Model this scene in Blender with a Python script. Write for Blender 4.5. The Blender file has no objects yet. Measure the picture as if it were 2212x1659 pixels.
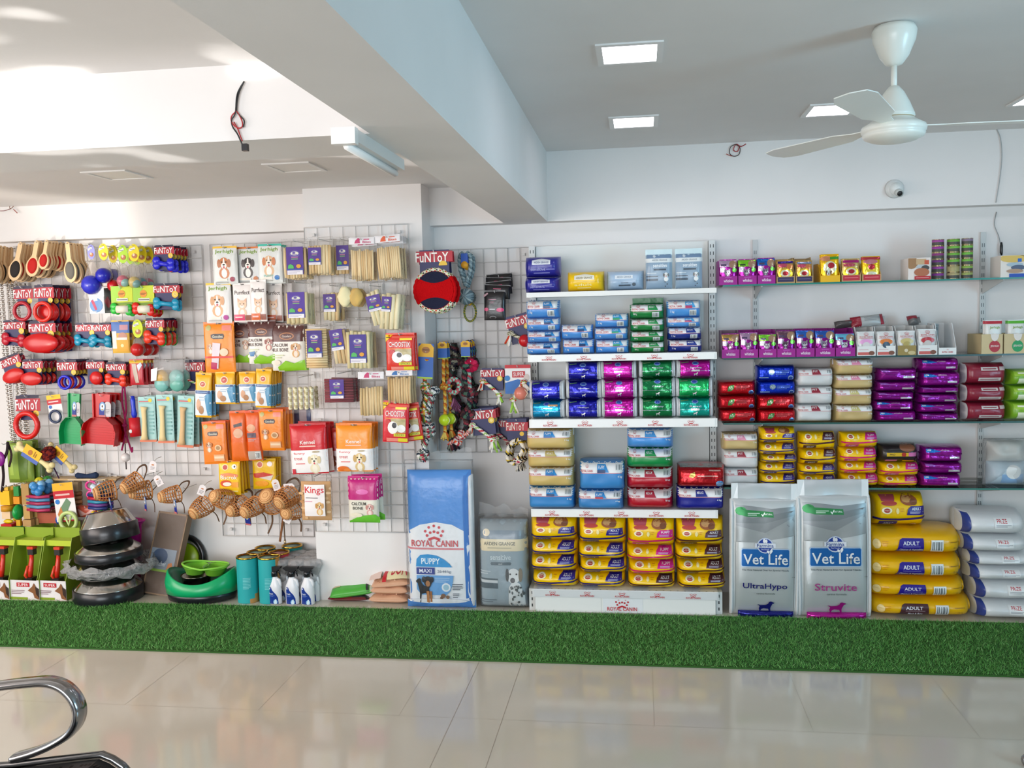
import bpy, bmesh, math, random
import numpy as np
from mathutils import Vector, Matrix, noise
R = random.Random(7)
PI = math.pi
SC = bpy.context.scene
COL = SC.collection

# ---------------------------------------------------------------- camera
FPX, YAW, PIT, ROL, EYE = 1975.44, 0.141175, -0.0724687, -0.0229712, 1.6
_fw = Vector((-math.sin(YAW)*math.cos(PIT), math.cos(YAW)*math.cos(PIT), math.sin(PIT)))
_ri = Vector((math.cos(YAW), math.sin(YAW), 0)); _up = _ri.cross(_fw)
_r2 = math.cos(ROL)*_ri + math.sin(ROL)*_up; _u2 = -math.sin(ROL)*_ri + math.cos(ROL)*_up
cam = bpy.data.cameras.new('camera'); cam.sensor_width = 36; cam.lens = 36*FPX/2212
cam.clip_start = 0.05; cam.clip_end = 100
camo = bpy.data.objects.new('camera', cam); COL.objects.link(camo)
camo.matrix_world = Matrix(((_r2.x, _u2.x, -_fw.x, 0), (_r2.y, _u2.y, -_fw.y, 0), (_r2.z, _u2.z, -_fw.z, EYE), (0, 0, 0, 1)))
SC.camera = camo

def ray(x, y): return _fw + _r2*((x-1106)/FPX) - _u2*((y-829.5)/FPX)
def at(x, y, Y):            # photo pixel -> (x, z) on the upright plane at depth Y
    d = ray(x, y); t = Y/d.y
    return d.x*t, EYE + d.z*t
def onz(x, y, Z):           # photo pixel -> (x, y) on the level plane at height Z
    d = ray(x, y); t = (Z-EYE)/d.z
    return d.x*t, d.y*t

# ---------------------------------------------------------------- light and exposure
SC.view_settings.view_transform = 'Standard'; SC.view_settings.look = 'None'
SC.view_settings.gamma = 1; SC.view_settings.use_curve_mapping = False
SC.view_settings.exposure = 0.0
SC.cycles.max_bounces = 8; SC.cycles.diffuse_bounces = 4; SC.cycles.glossy_bounces = 3
SC.cycles.transparent_max_bounces = 24; SC.cycles.transmission_bounces = 4
SC.cycles.sample_clamp_indirect = 4; SC.cycles.caustics_reflective = False; SC.cycles.caustics_refractive = False
W = bpy.data.worlds.new('daylight'); SC.world = W; W.use_nodes = True
W.node_tree.nodes['Background'].inputs[0].default_value = (0.75, 0.88, 1, 1)
W.node_tree.nodes['Background'].inputs[1].default_value = 1.2

def area(name, loc, tgt, sx, sy, power, col, spread=180):
    l = bpy.data.lights.new(name, 'AREA'); l.shape = 'RECTANGLE'; l.size = sx; l.size_y = sy; l.energy = power; l.color = col; l.spread = math.radians(spread)
    o = bpy.data.objects.new(name, l); COL.objects.link(o); o.location = loc
    o.rotation_euler = (Vector(tgt)-Vector(loc)).to_track_quat('-Z', 'Y').to_euler()
    return o
area('left_window_daylight', (-5.1, 1.7, 1.6), (-1.8, 4.9, 1.0), 3.4, 1.7, 66, (1.0, 0.86, 0.78), 130)
area('shopfront_daylight', (-1.9, -3.0, 1.5), (-1.5, 5, 1.1), 4.2, 1.7, 64, (0.96, 0.975, 1.0), 95)
area('side_window_daylight', (3.9, 1.0, 1.5), (-0.5, 3.9, 2.25), 1.5, 1.5, 46, (0.42, 0.78, 1.0), 110)
def glint(name, loc, tgt, power, size, blend, scale, lo, hi, col, stretch, seed, rad=0.02):   # added spot standing in for reflected sun, its patches cut by noise
    l = bpy.data.lights.new(name, 'SPOT'); l.energy = power; l.spot_size = size; l.spot_blend = blend; l.shadow_soft_size = rad; l.color = col
    l.use_nodes = True; nt = l.node_tree; em = nt.nodes['Emission']
    g = nt.nodes.new('ShaderNodeTexCoord'); mp = nt.nodes.new('ShaderNodeMapping'); mp.inputs['Scale'].default_value = stretch
    mp.inputs['Location'].default_value = (seed, seed*0.7, 0)
    n = nt.nodes.new('ShaderNodeTexNoise'); n.inputs['Scale'].default_value = scale; n.inputs['Detail'].default_value = 1.0
    m = nt.nodes.new('ShaderNodeMapRange'); m.inputs[1].default_value = lo; m.inputs[2].default_value = hi
    nt.links.new(g.outputs['Normal'], mp.inputs[0]); nt.links.new(mp.outputs[0], n.inputs[0]); nt.links.new(n.outputs[0], m.inputs[0]); nt.links.new(m.outputs[0], em.inputs['Strength'])
    o = bpy.data.objects.new(name, l); COL.objects.link(o); o.location = loc
    o.rotation_euler = (Vector(tgt)-Vector(loc)).to_track_quat('-Z', 'Y').to_euler()
glint('sun_glint_ceiling', (-4.6, -1.2, 0.3), (-2.5, 2.0, 2.34), 1500, 0.44, 0.3, 15, 0.565, 0.61, (1, 0.97, 0.93), (1, 2.4, 1), 4.3, .012)
glint('sun_glint_wall', (-4.7, 0.6, 0.9), (-3.9, 5.2, 2.0), 900, 0.42, 0.7, 2.5, 0.38, 0.62, (1, 0.93, 0.82), (1, 1, 1), 1.3)

# ---------------------------------------------------------------- colours and materials
_hx = {}
def C(h):
    if not isinstance(h, str): return h
    if h not in _hx:
        f = lambda s: (s/255/12.92 if s/255 <= 0.04045 else ((s/255+0.055)/1.055)**2.4)
        _hx[h] = (f(int(h[0:2], 16)), f(int(h[2:4], 16)), f(int(h[4:6], 16)), 1.0)
    return _hx[h]
MAT = {}
def mat(name, rough=0.5, metal=0.0, spec=0.5, col=None, bump=None, coat=0, emit=None, noisecol=None):
    m = bpy.data.materials.new(name); m.use_nodes = True; nt = m.node_tree; p = nt.nodes['Principled BSDF']
    p.inputs['Roughness'].default_value = rough; p.inputs['Metallic'].default_value = metal
    p.inputs['Specular IOR Level'].default_value = spec; p.inputs['Coat Weight'].default_value = coat; p.inputs['Coat Roughness'].default_value = 0.12
    if emit:
        p.inputs['Emission Color'].default_value = C(emit[0]); p.inputs['Emission Strength'].default_value = emit[1]
    if col: p.inputs['Base Color'].default_value = C(col)
    else:
        a = nt.nodes.new('ShaderNodeAttribute'); a.attribute_name = 'Col'; nt.links.new(a.outputs['Color'], p.inputs['Base Color'])
    tc = None
    if bump or noisecol: tc = nt.nodes.new('ShaderNodeTexCoord')
    if bump:
        n = nt.nodes.new('ShaderNodeTexNoise'); n.inputs['Scale'].default_value = bump[0]; n.inputs['Detail'].default_value = bump[2] if len(bump) > 2 else 2
        b = nt.nodes.new('ShaderNodeBump'); b.inputs['Strength'].default_value = bump[1]; b.inputs['Distance'].default_value = 0.01
        nt.links.new(tc.outputs['Object'], n.inputs[0]); nt.links.new(n.outputs[0], b.inputs['Height']); nt.links.new(b.outputs[0], p.inputs['Normal'])
    if noisecol:
        n = nt.nodes.new('ShaderNodeTexNoise'); n.inputs['Scale'].default_value = noisecol[0]; n.inputs['Detail'].default_value = 4
        r = nt.nodes.new('ShaderNodeValToRGB'); r.color_ramp.elements[0].color = C(noisecol[1]); r.color_ramp.elements[1].color = C(noisecol[2])
        r.color_ramp.elements[0].position = 0.3; r.color_ramp.elements[1].position = 0.7
        nt.links.new(tc.outputs['Object'], n.inputs[0]); nt.links.new(n.outputs[0], r.inputs[0]); nt.links.new(r.outputs[0], p.inputs['Base Color'])
    MAT[name] = m; return m
mat('paint', 0.75, spec=0.2, noisecol=(3, 'e6e3e1', 'eae7e5'), bump=(60, 0.03))
mat('tile', 0.09, spec=0.6, noisecol=(1.3, 'cbc3b3', 'd4ccbd'))
mat('joint', 0.5, col='a89d8c')
mat('matte', 0.7, spec=0.25)
mat('paper', 0.45, spec=0.4)
mat('plastic', 0.28, spec=0.5)
mat('bag', 0.30, spec=0.55, bump=(16, 0.35, 3))
mat('kraft', 0.42, spec=0.45, bump=(9, 0.30, 3))
mat('foil', 0.24, metal=0.55, bump=(22, 0.55, 3))
mat('silver', 0.34, metal=0.45, bump=(7, 0.30, 3))
mat('steel', 0.16, metal=1.0)
mat('metal', 0.35, metal=0.8)
mat('shelfwhite', 0.4, spec=0.4)
mat('wood', 0.5, spec=0.35, bump=(40, 0.1))
mat('cloth', 0.95, spec=0.1, bump=(120, 0.5))
mat('lamp', 0.5, col='ffffff', emit=('f6f4ff', 9.0))
def film(name, body, tint, crinkle, rough=0.12):
    m = bpy.data.materials.new(name); m.use_nodes = True; nt = m.node_tree; nt.nodes.clear()
    o = nt.nodes.new('ShaderNodeOutputMaterial'); t = nt.nodes.new('ShaderNodeBsdfTransparent'); t.inputs[0].default_value = (1, 1, 1, 1)
    g = nt.nodes.new('ShaderNodeBsdfGlossy'); g.inputs['Roughness'].default_value = rough; d = nt.nodes.new('ShaderNodeBsdfDiffuse'); d.inputs[0].default_value = C(tint)
    lw = nt.nodes.new('ShaderNodeLayerWeight'); lw.inputs[0].default_value = 0.13
    tc = nt.nodes.new('ShaderNodeTexCoord'); n = nt.nodes.new('ShaderNodeTexNoise'); n.inputs['Scale'].default_value = crinkle[0]; n.inputs['Detail'].default_value = 3
    b = nt.nodes.new('ShaderNodeBump'); b.inputs['Strength'].default_value = crinkle[1]; b.inputs['Distance'].default_value = 0.02
    L = nt.links.new; L(tc.outputs['Object'], n.inputs[0]); L(n.outputs[0], b.inputs['Height'])
    for x in (g, d, lw): L(b.outputs[0], x.inputs['Normal'])
    m1 = nt.nodes.new('ShaderNodeMixShader'); m1.inputs[0].default_value = body; L(t.outputs[0], m1.inputs[1]); tr = nt.nodes.new('ShaderNodeBsdfTranslucent'); tr.inputs[0].default_value = C(tint); m0 = nt.nodes.new('ShaderNodeMixShader'); m0.inputs[0].default_value = .45; L(d.outputs[0], m0.inputs[1]); L(tr.outputs[0], m0.inputs[2]); L(m0.outputs[0], m1.inputs[2])
    m2 = nt.nodes.new('ShaderNodeMixShader'); q = nt.nodes.new('ShaderNodeMath'); q.operation = 'MULTIPLY'; q.inputs[1].default_value = .55 if name != 'glass' else 1; L(lw.outputs['Fresnel'], q.inputs[0]); L(q.outputs[0], m2.inputs[0]); L(m1.outputs[0], m2.inputs[1]); L(g.outputs[0], m2.inputs[2]); L(m2.outputs[0], o.inputs[0])
    MAT[name] = m
film('film', 0.035, 'f4f4f4', (30, 0.55))
film('haze', 0.26, 'f2f3f4', (22, 1.0))
film('crumple', 0.55, 'f4f4f4', (45, 1.0))
film('glass', 0.06, '9fd0c4', (1, 0.0), 0.02)
film('netting', 0.22, 'efe6e0', (60, 0.5), 0.4)

# ---------------------------------------------------------------- lettering
_tx = {}
def glyphs(s):          # filled lettering scaled to a unit box, v running down; returns (points, triangles)
    if s not in _tx:
        cu = bpy.data.curves.new('lettering', 'FONT'); cu.body = s; cu.resolution_u = 2; cu.offset = 0.012
        o = bpy.data.objects.new('lettering', cu); COL.objects.link(o); bpy.context.view_layer.update()
        me = o.evaluated_get(bpy.context.evaluated_depsgraph_get()).to_mesh(); me.calc_loop_triangles()
        v = np.array([x.co[:2] for x in me.vertices]).reshape(-1, 2); t = [tuple(x.vertices) for x in me.loop_triangles]
        lo, hi = v.min(0), v.max(0); v = (v-lo)/np.maximum(hi-lo, 1e-6); v[:, 1] = 1-v[:, 1]
        bpy.data.objects.remove(o); bpy.data.curves.remove(cu); _tx[s] = (v, t)
    return _tx[s]

# ---------------------------------------------------------------- mesh builder
class MB:
    def __init__(s, *mats): s.v = []; s.f = []; s.c = []; s.m = []; s.s = []; s.mats = list(mats)
    def add(s, vs, fs, col, m=0, smooth=False):
        b = len(s.v); s.v.extend(tuple(x) for x in vs)
        multi = isinstance(col, list)
        for i, f in enumerate(fs):
            s.f.append(tuple(b+k for k in f)); s.c.append(C(col[i]) if multi else C(col)); s.m.append(m); s.s.append(smooth)
    def box(s, x0, x1, y0, y1, z0, z1, col, m=0):
        s.add([(x0, y0, z0), (x1, y0, z0), (x1, y1, z0), (x0, y1, z0), (x0, y0, z1), (x1, y0, z1), (x1, y1, z1), (x0, y1, z1)],
              [(0, 3, 2, 1), (4, 5, 6, 7), (0, 1, 5, 4), (1, 2, 6, 5), (2, 3, 7, 6), (3, 0, 4, 7)], col, m)
    def prism(s, poly, y0, y1, col, m=0, smooth=False):      # poly in (x, z), extruded along y
        n = len(poly); s.add([(x, y0, z) for x, z in poly]+[(x, y1, z) for x, z in poly],
              [tuple(range(n-1, -1, -1)), tuple(range(n, 2*n))]+[(i, (i+1) % n, n+(i+1) % n, n+i) for i in range(n)], col, m, smooth)
    def tube(s, pts, r, col, n=8, m=0, cap=True, flat=1.0, closed=False, colf=None, smooth=True):
        P = [Vector(p) for p in pts]; N = len(P); vs = []; rr = r if isinstance(r, (list, tuple)) else [r]*N
        a = None
        for i in range(N):
            d = (P[(i+1) % N]-P[i-1]) if closed else (P[min(i+1, N-1)]-P[max(i-1, 0)])
            d = d.normalized() if d.length > 1e-9 else Vector((0, 0, 1))
            if a is None: a = d.cross(Vector((0, 1, 0.01)));  a = a if a.length > 1e-3 else d.cross(Vector((1, 0, 0)))
            a = (a-d*a.dot(d)).normalized(); b = d.cross(a)
            for k in range(n):
                t = 2*PI*k/n; vs.append(P[i]+a*(rr[i]*math.cos(t))+b*(rr[i]*flat*math.sin(t)))
        fs = []; cs = []
        for i in range(N if closed else N-1):
            j = (i+1) % N
            for k in range(n):
                fs.append((i*n+k, i*n+(k+1) % n, j*n+(k+1) % n, j*n+k)); cs.append(colf(i, k) if colf else col)
        if cap and not closed:
            fs += [tuple(range(n-1, -1, -1)), tuple((N-1)*n+k for k in range(n))]; cs += [colf(0, 0), colf(N-2, 0)] if colf else [col, col]
        s.add(vs, fs, cs, m, smooth)
    def lathe(s, prof, col, n=24, o=(0, 0, 0), m=0, ax='z', sx=1, sy=1, smooth=True):    # prof [(r, z[, col])]
        vs = []; fs = []; cs = []; N = len(prof)
        for p in prof:
            for k in range(n):
                t = 2*PI*k/n; q = (p[0]*math.cos(t)*sx, p[0]*math.sin(t)*sy, p[1])
                if ax == 'y': q = (q[0], -q[2], q[1])
                if ax == 'x': q = (q[2], q[1], -q[0])
                vs.append((q[0]+o[0], q[1]+o[1], q[2]+o[2]))
        for i in range(N-1):
            for k in range(n):
                fs.append((i*n+k, i*n+(k+1) % n, (i+1)*n+(k+1) % n, (i+1)*n+k)); cs.append(prof[i][2] if len(prof[i]) > 2 else col)
        if prof[0][0] > 1e-6: fs.append(tuple(range(n-1, -1, -1))); cs.append(cs[0])
        if prof[-1][0] > 1e-6: fs.append(tuple((N-1)*n+k for k in range(n))); cs.append(cs[-1] if len(prof[-1]) < 3 else prof[-1][2])
        s.add(vs, fs, cs, m, smooth)
    def ball(s, o, r, col, n=14, m=0, sx=1, sy=1, sz=1, stud=0, fq=9):
        vs = []; fs = []; h = n//2
        for i in range(h+1):
            for k in range(n):
                a = PI*i/h; t = 2*PI*k/n; q = 1+(stud*math.sin(fq*t)*math.sin(fq*a) if stud else 0)
                vs.append((o[0]+r*sx*q*math.sin(a)*math.cos(t), o[1]+r*sy*q*math.sin(a)*math.sin(t), o[2]+r*sz*q*math.cos(a)))
        for i in range(h):
            for k in range(n): fs.append((i*n+k, (i+1)*n+k, (i+1)*n+(k+1) % n, i*n+(k+1) % n))
        s.add(vs, fs, col, m, True)
    def closed(s, f, g, col, nu=14, nv=14, m=0, back=None):   # a bag: front f(u,v) and back g(u,v) meeting along their rim
        e = lambda i, n: 0.5-0.5*math.cos(PI*i/n)
        vs = [f(e(i, nu), e(j, nv), 0) for j in range(nv+1) for i in range(nu+1)]; b = len(vs)
        vs += [g(e(i, nu), e(j, nv)) for j in range(nv+1) for i in range(nu+1)]
        fs = []; w = nu+1; cs = []
        for j in range(nv):
            for i in range(nu):
                q = (j*w+i, (j+1)*w+i, (j+1)*w+i+1, j*w+i+1); fs.append(q); cs.append(col)
                fs.append(tuple(b+k for k in reversed(q))); cs.append(back or col)
        rim = [i for i in range(w)]+[j*w+nu for j in range(1, nv+1)]+[nv*w+i for i in range(nu-1, -1, -1)]+[j*w for j in range(nv-1, 0, -1)]
        for i in range(len(rim)): fs.append((rim[i], rim[(i+1) % len(rim)], b+rim[(i+1) % len(rim)], b+rim[i])); cs.append(col)
        s.add(vs, fs, cs, m, True)
    def art(s, f, ops, asp, m=0, step=0.06, off0=0.0014):     # flat printed artwork laid on the surface f
        for k, (poly, tris, col) in enumerate(prints(ops, asp)):
            off = off0+0.00032*k; vs, ts = split(poly, tris, step, asp)
            s.add([f(min(max(u, 0), 1), min(max(v, 0), 1), off) for u, v in vs], [(a, c, b) if area2(vs, a, b, c) < 0 else (a, b, c) for a, b, c in ts], col, m, True)
    def obj(s, name, parent=None, loc=None, rot=None):
        me = bpy.data.meshes.new(name); me.from_pydata(s.v, [], s.f); me.update()
        for x in s.mats: me.materials.append(MAT[x])
        if len(s.f):
            me.polygons.foreach_set('material_index', s.m); me.polygons.foreach_set('use_smooth', s.s)
            at_ = me.color_attributes.new('Col', 'FLOAT_COLOR', 'CORNER'); n = np.array([len(f) for f in s.f])
            at_.data.foreach_set('color', np.repeat(np.array(s.c, dtype=np.float32), n, axis=0).ravel())
        o = bpy.data.objects.new(name, me); COL.objects.link(o)
        if parent: o.parent = parent
        if loc: o.location = loc
        if rot: o.rotation_euler = rot
        return o
def area2(v, a, b, c): return (v[b][0]-v[a][0])*(v[c][1]-v[a][1])-(v[c][0]-v[a][0])*(v[b][1]-v[a][1])
def split(poly, tris, step, asp):
    vs = [tuple(p) for p in poly]; out = []; st = [tuple(t) for t in tris]; mid = {}
    L = lambda a, b: math.hypot((vs[a][0]-vs[b][0]), (vs[a][1]-vs[b][1]))
    while st:
        t = st.pop(); e = [(L(t[i], t[(i+1) % 3]), i) for i in range(3)]; l, i = max(e)
        if l <= step*1.5: out.append(t); continue
        a, b, c = t[i], t[(i+1) % 3], t[(i+2) % 3]; k = (min(a, b), max(a, b))
        if k not in mid: mid[k] = len(vs); vs.append(((vs[a][0]+vs[b][0])/2, (vs[a][1]+vs[b][1])/2))
        st += [(a, mid[k], c), (mid[k], b, c)]
    return vs, out
def fan(p): return p, [(0, i, i+1) for i in range(1, len(p)-1)]
def ell(cu, cv, ru, rv, n=16): return [(cu+ru*math.cos(2*PI*i/n), cv+rv*math.sin(2*PI*i/n)) for i in range(n)]
def earclip(p):
    idx = list(range(len(p))); t = []
    A = sum(p[i-1][0]*p[i][1]-p[i][0]*p[i-1][1] for i in range(len(p)))
    if A < 0: idx.reverse()
    g = 0
    while len(idx) > 3 and g < 3000:
        g += 1
        for i in range(len(idx)):
            a, b, c = idx[i-1], idx[i], idx[(i+1) % len(idx)]
            if area2(p, a, b, c) <= 0: continue
            if any(area2(p, a, b, q) >= 0 and area2(p, b, c, q) >= 0 and area2(p, c, a, q) >= 0 for q in idx if q not in (a, b, c)): continue
            t.append((a, b, c)); idx.pop(i); break
        else: break
    if len(idx) == 3: t.append(tuple(idx))
    return p, t
DOG = [(0, .30), (.10, .28), (.20, .33), (.52, .30), (.66, .18), (.70, .05), (.80, 0), (.90, .05), (1, .10), (.99, .17), (.90, .20), (.87, .30), (.80, .48), (.78, .62), (.80, .80), (.78, .95), (.83, 1), (.73, 1), (.71, .85), (.66, .64), (.40, .60), (.28, .66), (.22, .80), (.22, .95), (.27, 1), (.16, 1), (.15, .82), (.12, .62), (.16, .42), (.10, .34)]
def prints(ops, asp):      # asp = width / height, to keep circles round
    out = []
    for o in ops:
        k = o[0]
        if k == 'r': out.append((*fan([(o[1], o[2]), (o[3], o[2]), (o[3], o[4]), (o[1], o[4])]), o[5]))
        elif k == 'e': out.append((*fan(ell(o[1], o[2], o[3], o[4])), o[5]))
        elif k == 'o': out.append((*fan(ell(o[1], o[2], o[3], o[3]*asp)), o[4]))
        elif k == 'p': out.append((*earclip(list(o[1])), o[2]))
        elif k == 't':
            v, t = glyphs(o[1]); out.append(([(o[2]+x*(o[4]-o[2]), o[3]+y*(o[5]-o[3])) for x, y in v], t, o[6]))
        elif k == 'l':       # lines of small print
            n = o[5]
            for i in range(n):
                v = o[2]+(o[4]-o[2])*(i+0.2)/n; e = o[3]-(o[3]-o[1])*(0.25 if i == n-1 and n > 1 else 0.05*(i % 2))
                out.append((*fan([(o[1], v), (e, v), (e, v+(o[4]-o[2])*0.45/n), (o[1], v+(o[4]-o[2])*0.45/n)]), o[6]))
        elif k == 'bar':
            out.append((*fan([(o[1], o[2]), (o[3], o[2]), (o[3], o[4]), (o[1], o[4])]), 'dfe3e4'))
            w = o[3]-o[1]; h = o[4]-o[2]
            for i in (1, 2.2, 4, 5.5, 6.3, 8): out.append((*fan([(o[1]+w*i/10, o[2]+h*.14), (o[1]+w*(i+.7)/10, o[2]+h*.14), (o[1]+w*(i+.7)/10, o[4]-h*.14), (o[1]+w*i/10, o[4]-h*.14)]), '70797c'))
        elif k == 'dogsil':
            out.append((*earclip([(o[1]+x*(o[3]-o[1]), o[2]+y*(o[4]-o[2])) for x, y in DOG]), o[5]))
        elif k == 'crown':
            cu, cv, s, c = o[1:5]; q = asp
            for i, (dx, dy) in enumerate(((-.46, -.10), (-.27, -.30), (0, -.38), (.27, -.30), (.46, -.10), (-.2, -.03), (0, -.08), (.2, -.03), (-.37, .12), (.37, .12))): out.append((*fan(ell(cu+dx*s, cv+dy*s*q, .075*s, .075*s*q, 8)), c))
            out.append((*earclip([(cu-.33*s, cv+.28*s*q), (cu, cv+.16*s*q), (cu+.33*s, cv+.28*s*q), (cu+.27*s, cv+.40*s*q), (cu, cv+.29*s*q), (cu-.27*s, cv+.40*s*q)]), c))
        elif k in ('face', 'cat'):      # head of a dog or a cat: cu, cv, size, fur, ear, muzzle
            cu, cv, s, fur, ear, muz = o[1:7]; q = asp
            E = lambda x, y, a, b, c, n=12: out.append((*fan(ell(cu+x*s, cv+y*s*q, a*s, b*s*q, n)), c))
            E(0, .78, .42, .45, fur); E(0, .80, .22, .36, muz)
            if k == 'face':
                E(0, 0, .40, .46, fur); E(-.40, .02, .15, .34, ear); E(.40, .02, .15, .34, ear); E(0, .20, .22, .24, muz); E(0, -.12, .07, .30, muz)
                E(0, .12, .10, .07, '221a18'); E(0, .32, .08, .09, 'c8505a')
            else:
                for sg in (-1, 1): out.append(([(cu+sg*.10*s, cv-.36*s*q), (cu+sg*.44*s, cv-.62*s*q), (cu+sg*.42*s, cv-.10*s*q)], [(0, 1, 2)], ear))
                E(0, 0, .44, .42, fur); E(0, .16, .18, .16, muz); E(0, .08, .06, .04, 'b0605c')
            E(-.17, -.08, .055, .06, '2a201c', 8); E(.17, -.08, .055, .06, '2a201c', 8)
    return out

# ---------------------------------------------------------------- naming
def tag(o, label, cat, group=None):
    o['label'] = label; o['category'] = cat
    if group: o['group'] = group
    return o
def thing(name, label, cat, loc=(0, 0, 0), group=None, rot=None):
    o = bpy.data.objects.new(name, None); COL.objects.link(o); o.location = loc; o.empty_display_size = 0.05
    if rot: o.rotation_euler = rot
    return tag(o, label, cat, group)
def struct(o, label=None):
    o['kind'] = 'structure'
    if label: o['label'] = label
    return o
KIDS = {}
def kids(o): return [c for c in bpy.data.objects if c.parent == o] if o.name not in KIDS else KIDS[o.name]
def freeze(o):
    k = [c for c in COL.objects if c.parent == o]; KIDS[o.name] = k
    for c in k: freeze(c)
def dup(o, parent=None):
    c = o.copy(); COL.objects.link(c)
    if parent: c.parent = parent
    for ch in KIDS.get(o.name, []): dup(ch, c)
    return c
ORD = ['second', 'third', 'fourth', 'fifth', 'sixth', 'seventh', 'eighth', 'ninth', 'tenth']
def top_ord(i, n): return '' if n == 1 else 'topmost ' if i == 0 else 'lowest ' if i == n-1 else ORD[i-1]+' from top '
def front_ord(i, n): return '' if n == 1 else 'foremost ' if i == 0 else 'rearmost ' if i == n-1 else ORD[i-1]+' from front '
# ================================================================ the room
WALL, SOF, PIER = 5.27, 5.165, 4.97
def slab(name, x0, x1, y0, y1, z0, z1, m='paint', lab=None):
    b = MB(m); b.box(x0, x1, y0, y1, z0, z1, 'ffffff'); return struct(b.obj(name), lab)
fl = MB('tile', 'joint'); fl.box(-5.3, 4.3, -3.3, 5.6, -0.1, 0, 'ffffff')
def line(x0, x1, y0, y1): fl.add([(x0, y0, .0004), (x1, y0, .0004), (x1, y1, .0004), (x0, y1, .0004)], [(0, 1, 2, 3)], 'ffffff', 1)
for x in (-4.59, -3.99, -3.39, -2.79, -2.188, -1.592, -.992): line(x-.0006, x+.0006, 3.5, 5.27)
for x in (-.768, -.568): line(x-.0013, x+.0013, -3.3, 5.27)
for x in (.032, .632, 1.232, 1.832, 2.432): line(x-.0005, x+.0005, 3.5, 5.27)
for y in (3.5, 2.9, 2.3, 1.7): line(-5.3, 4.3, y-.0005, y+.0005)
struct(fl.obj('floor'), 'glossy beige tiled floor')
slab('wall_back', -5.3, 4.3, WALL, 5.6, 0, 2.6)
slab('wall_right', 4.1, 4.3, -3.1, WALL, 0, 2.6)
wl = MB('paint'); wl.box(-5.5, -5.3, -3.3, -.4, 0, 2.6, 'ffffff'); wl.box(-5.5, -5.3, 3.6, 5.6, 0, 2.6, 'ffffff'); wl.box(-5.5, -5.3, -.4, 3.6, 2.5, 2.6, 'ffffff'); wl.box(-5.5, -5.3, -.4, 3.6, 0, .15, 'ffffff'); struct(wl.obj('wall_left'))
wf = MB('paint'); wf.box(-5.3, -4.0, -3.3, -3.1, 0, 2.6, 'ffffff'); wf.box(.8, 4.3, -3.3, -3.1, 0, 2.6, 'ffffff'); wf.box(-4.0, .8, -3.3, -3.1, 2.45, 2.6, 'ffffff'); struct(wf.obj('wall_front'))
cl = MB('paint'); cl.box(-.6, 4.3, -3.3, WALL, 2.52, 2.62, 'ffffff'); cl.box(-5.5, -.6, -3.3, WALL, 2.345, 2.45, 'ffffff'); struct(cl.obj('ceiling'))
slab('beam_main', -.755, -.51, -3.3, SOF+.02, 2.13, 2.54, lab='white ceiling beam running toward the back wall')
slab('beam_cross', -5.3, -.755, 2.56, 2.875, 2.13, 2.36, lab='white cross beam under the lower ceiling')
slab('beam_wall', -5.3, 4.1, SOF, WALL, 2.134, 2.54, lab='white beam boxed along the top of the wall')
slab('column_wall', -1.866, -1.187, PIER, WALL, 0, 2.36, lab='shallow white column projecting from the back wall')

# recessed square lamps, unlit frames, fan
def panel(x, y, z, lab, lit, cat='ceiling light', s=.094):
    t = thing('ceiling_light', lab, cat, (x, y, z), 'square ceiling lights')
    a = MB('shelfwhite'); fr = 'eceae8'
    for q in ((-s-.022, s+.022, -s-.022, -s), (-s-.022, s+.022, s, s+.022), (-s-.022, -s, -s, s), (s, s+.022, -s, s)): a.box(q[0], q[1], q[2]*1.12, q[3]*1.12, -.006, .001, fr)
    a.obj('frame', t)
    b = MB('lamp' if lit else 'shelfwhite'); b.box(-s, s, -s*1.12, s*1.12, -.003, .001, 'e8e4de'); b.obj('diffuser', t)
for x, y, l in ((-.027, 3.325, 'lit square ceiling light nearest the big beam, ahead of its pair'), (-.022, 4.485, 'lit square ceiling light near the big beam, closest to the wall'), (.878, 4.447, 'lit square ceiling light just behind the white ceiling fan'), (1.79, 4.44, 'lit square ceiling light farthest from the big beam')): panel(x, y, 2.52, l, True)
panel(-2.54, 4.25, 2.345, 'unlit square ceiling panel above the toy cards', False); panel(-1.635, 4.27, 2.345, 'unlit square ceiling panel above the chew bags', False)

t = thing('ceiling_fan', 'white ceiling fan with bell canopy and short rod', 'fan', (.829, 3.2, 2.52))
def lat(name, prof, par, mt='plastic', col='e9eae2', n=32, **k):
    b = MB(mt); b.lathe(prof, col, n, **k); return b.obj(name, par)
lat('canopy', [(0, -.002), (.062, -.004), (.070, -.02), (.066, -.05), (.045, -.10), (.026, -.125), (.012, -.13), (0, -.13)], t)
lat('rod', [(0, -.12), (.0095, -.12), (.0095, -.215), (0, -.215)], t)
lat('motor_cover', [(0, -.19), (.016, -.195), (.032, -.215), (.05, -.25), (.064, -.285), (.066, -.293), (.05, -.295), (0, -.295)], t)
mh = lat('motor', [(0, -.285), (.058, -.29), (.064, -.297, 'b9a98a'), (.062, -.300), (.07, -.305), (.086, -.316), (.098, -.322), (.102, -.332), (.1, -.342), (.094, -.345), (.098, -.35), (.092, -.36), (.07, -.370), (.04, -.376), (0, -.378)], t)
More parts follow.
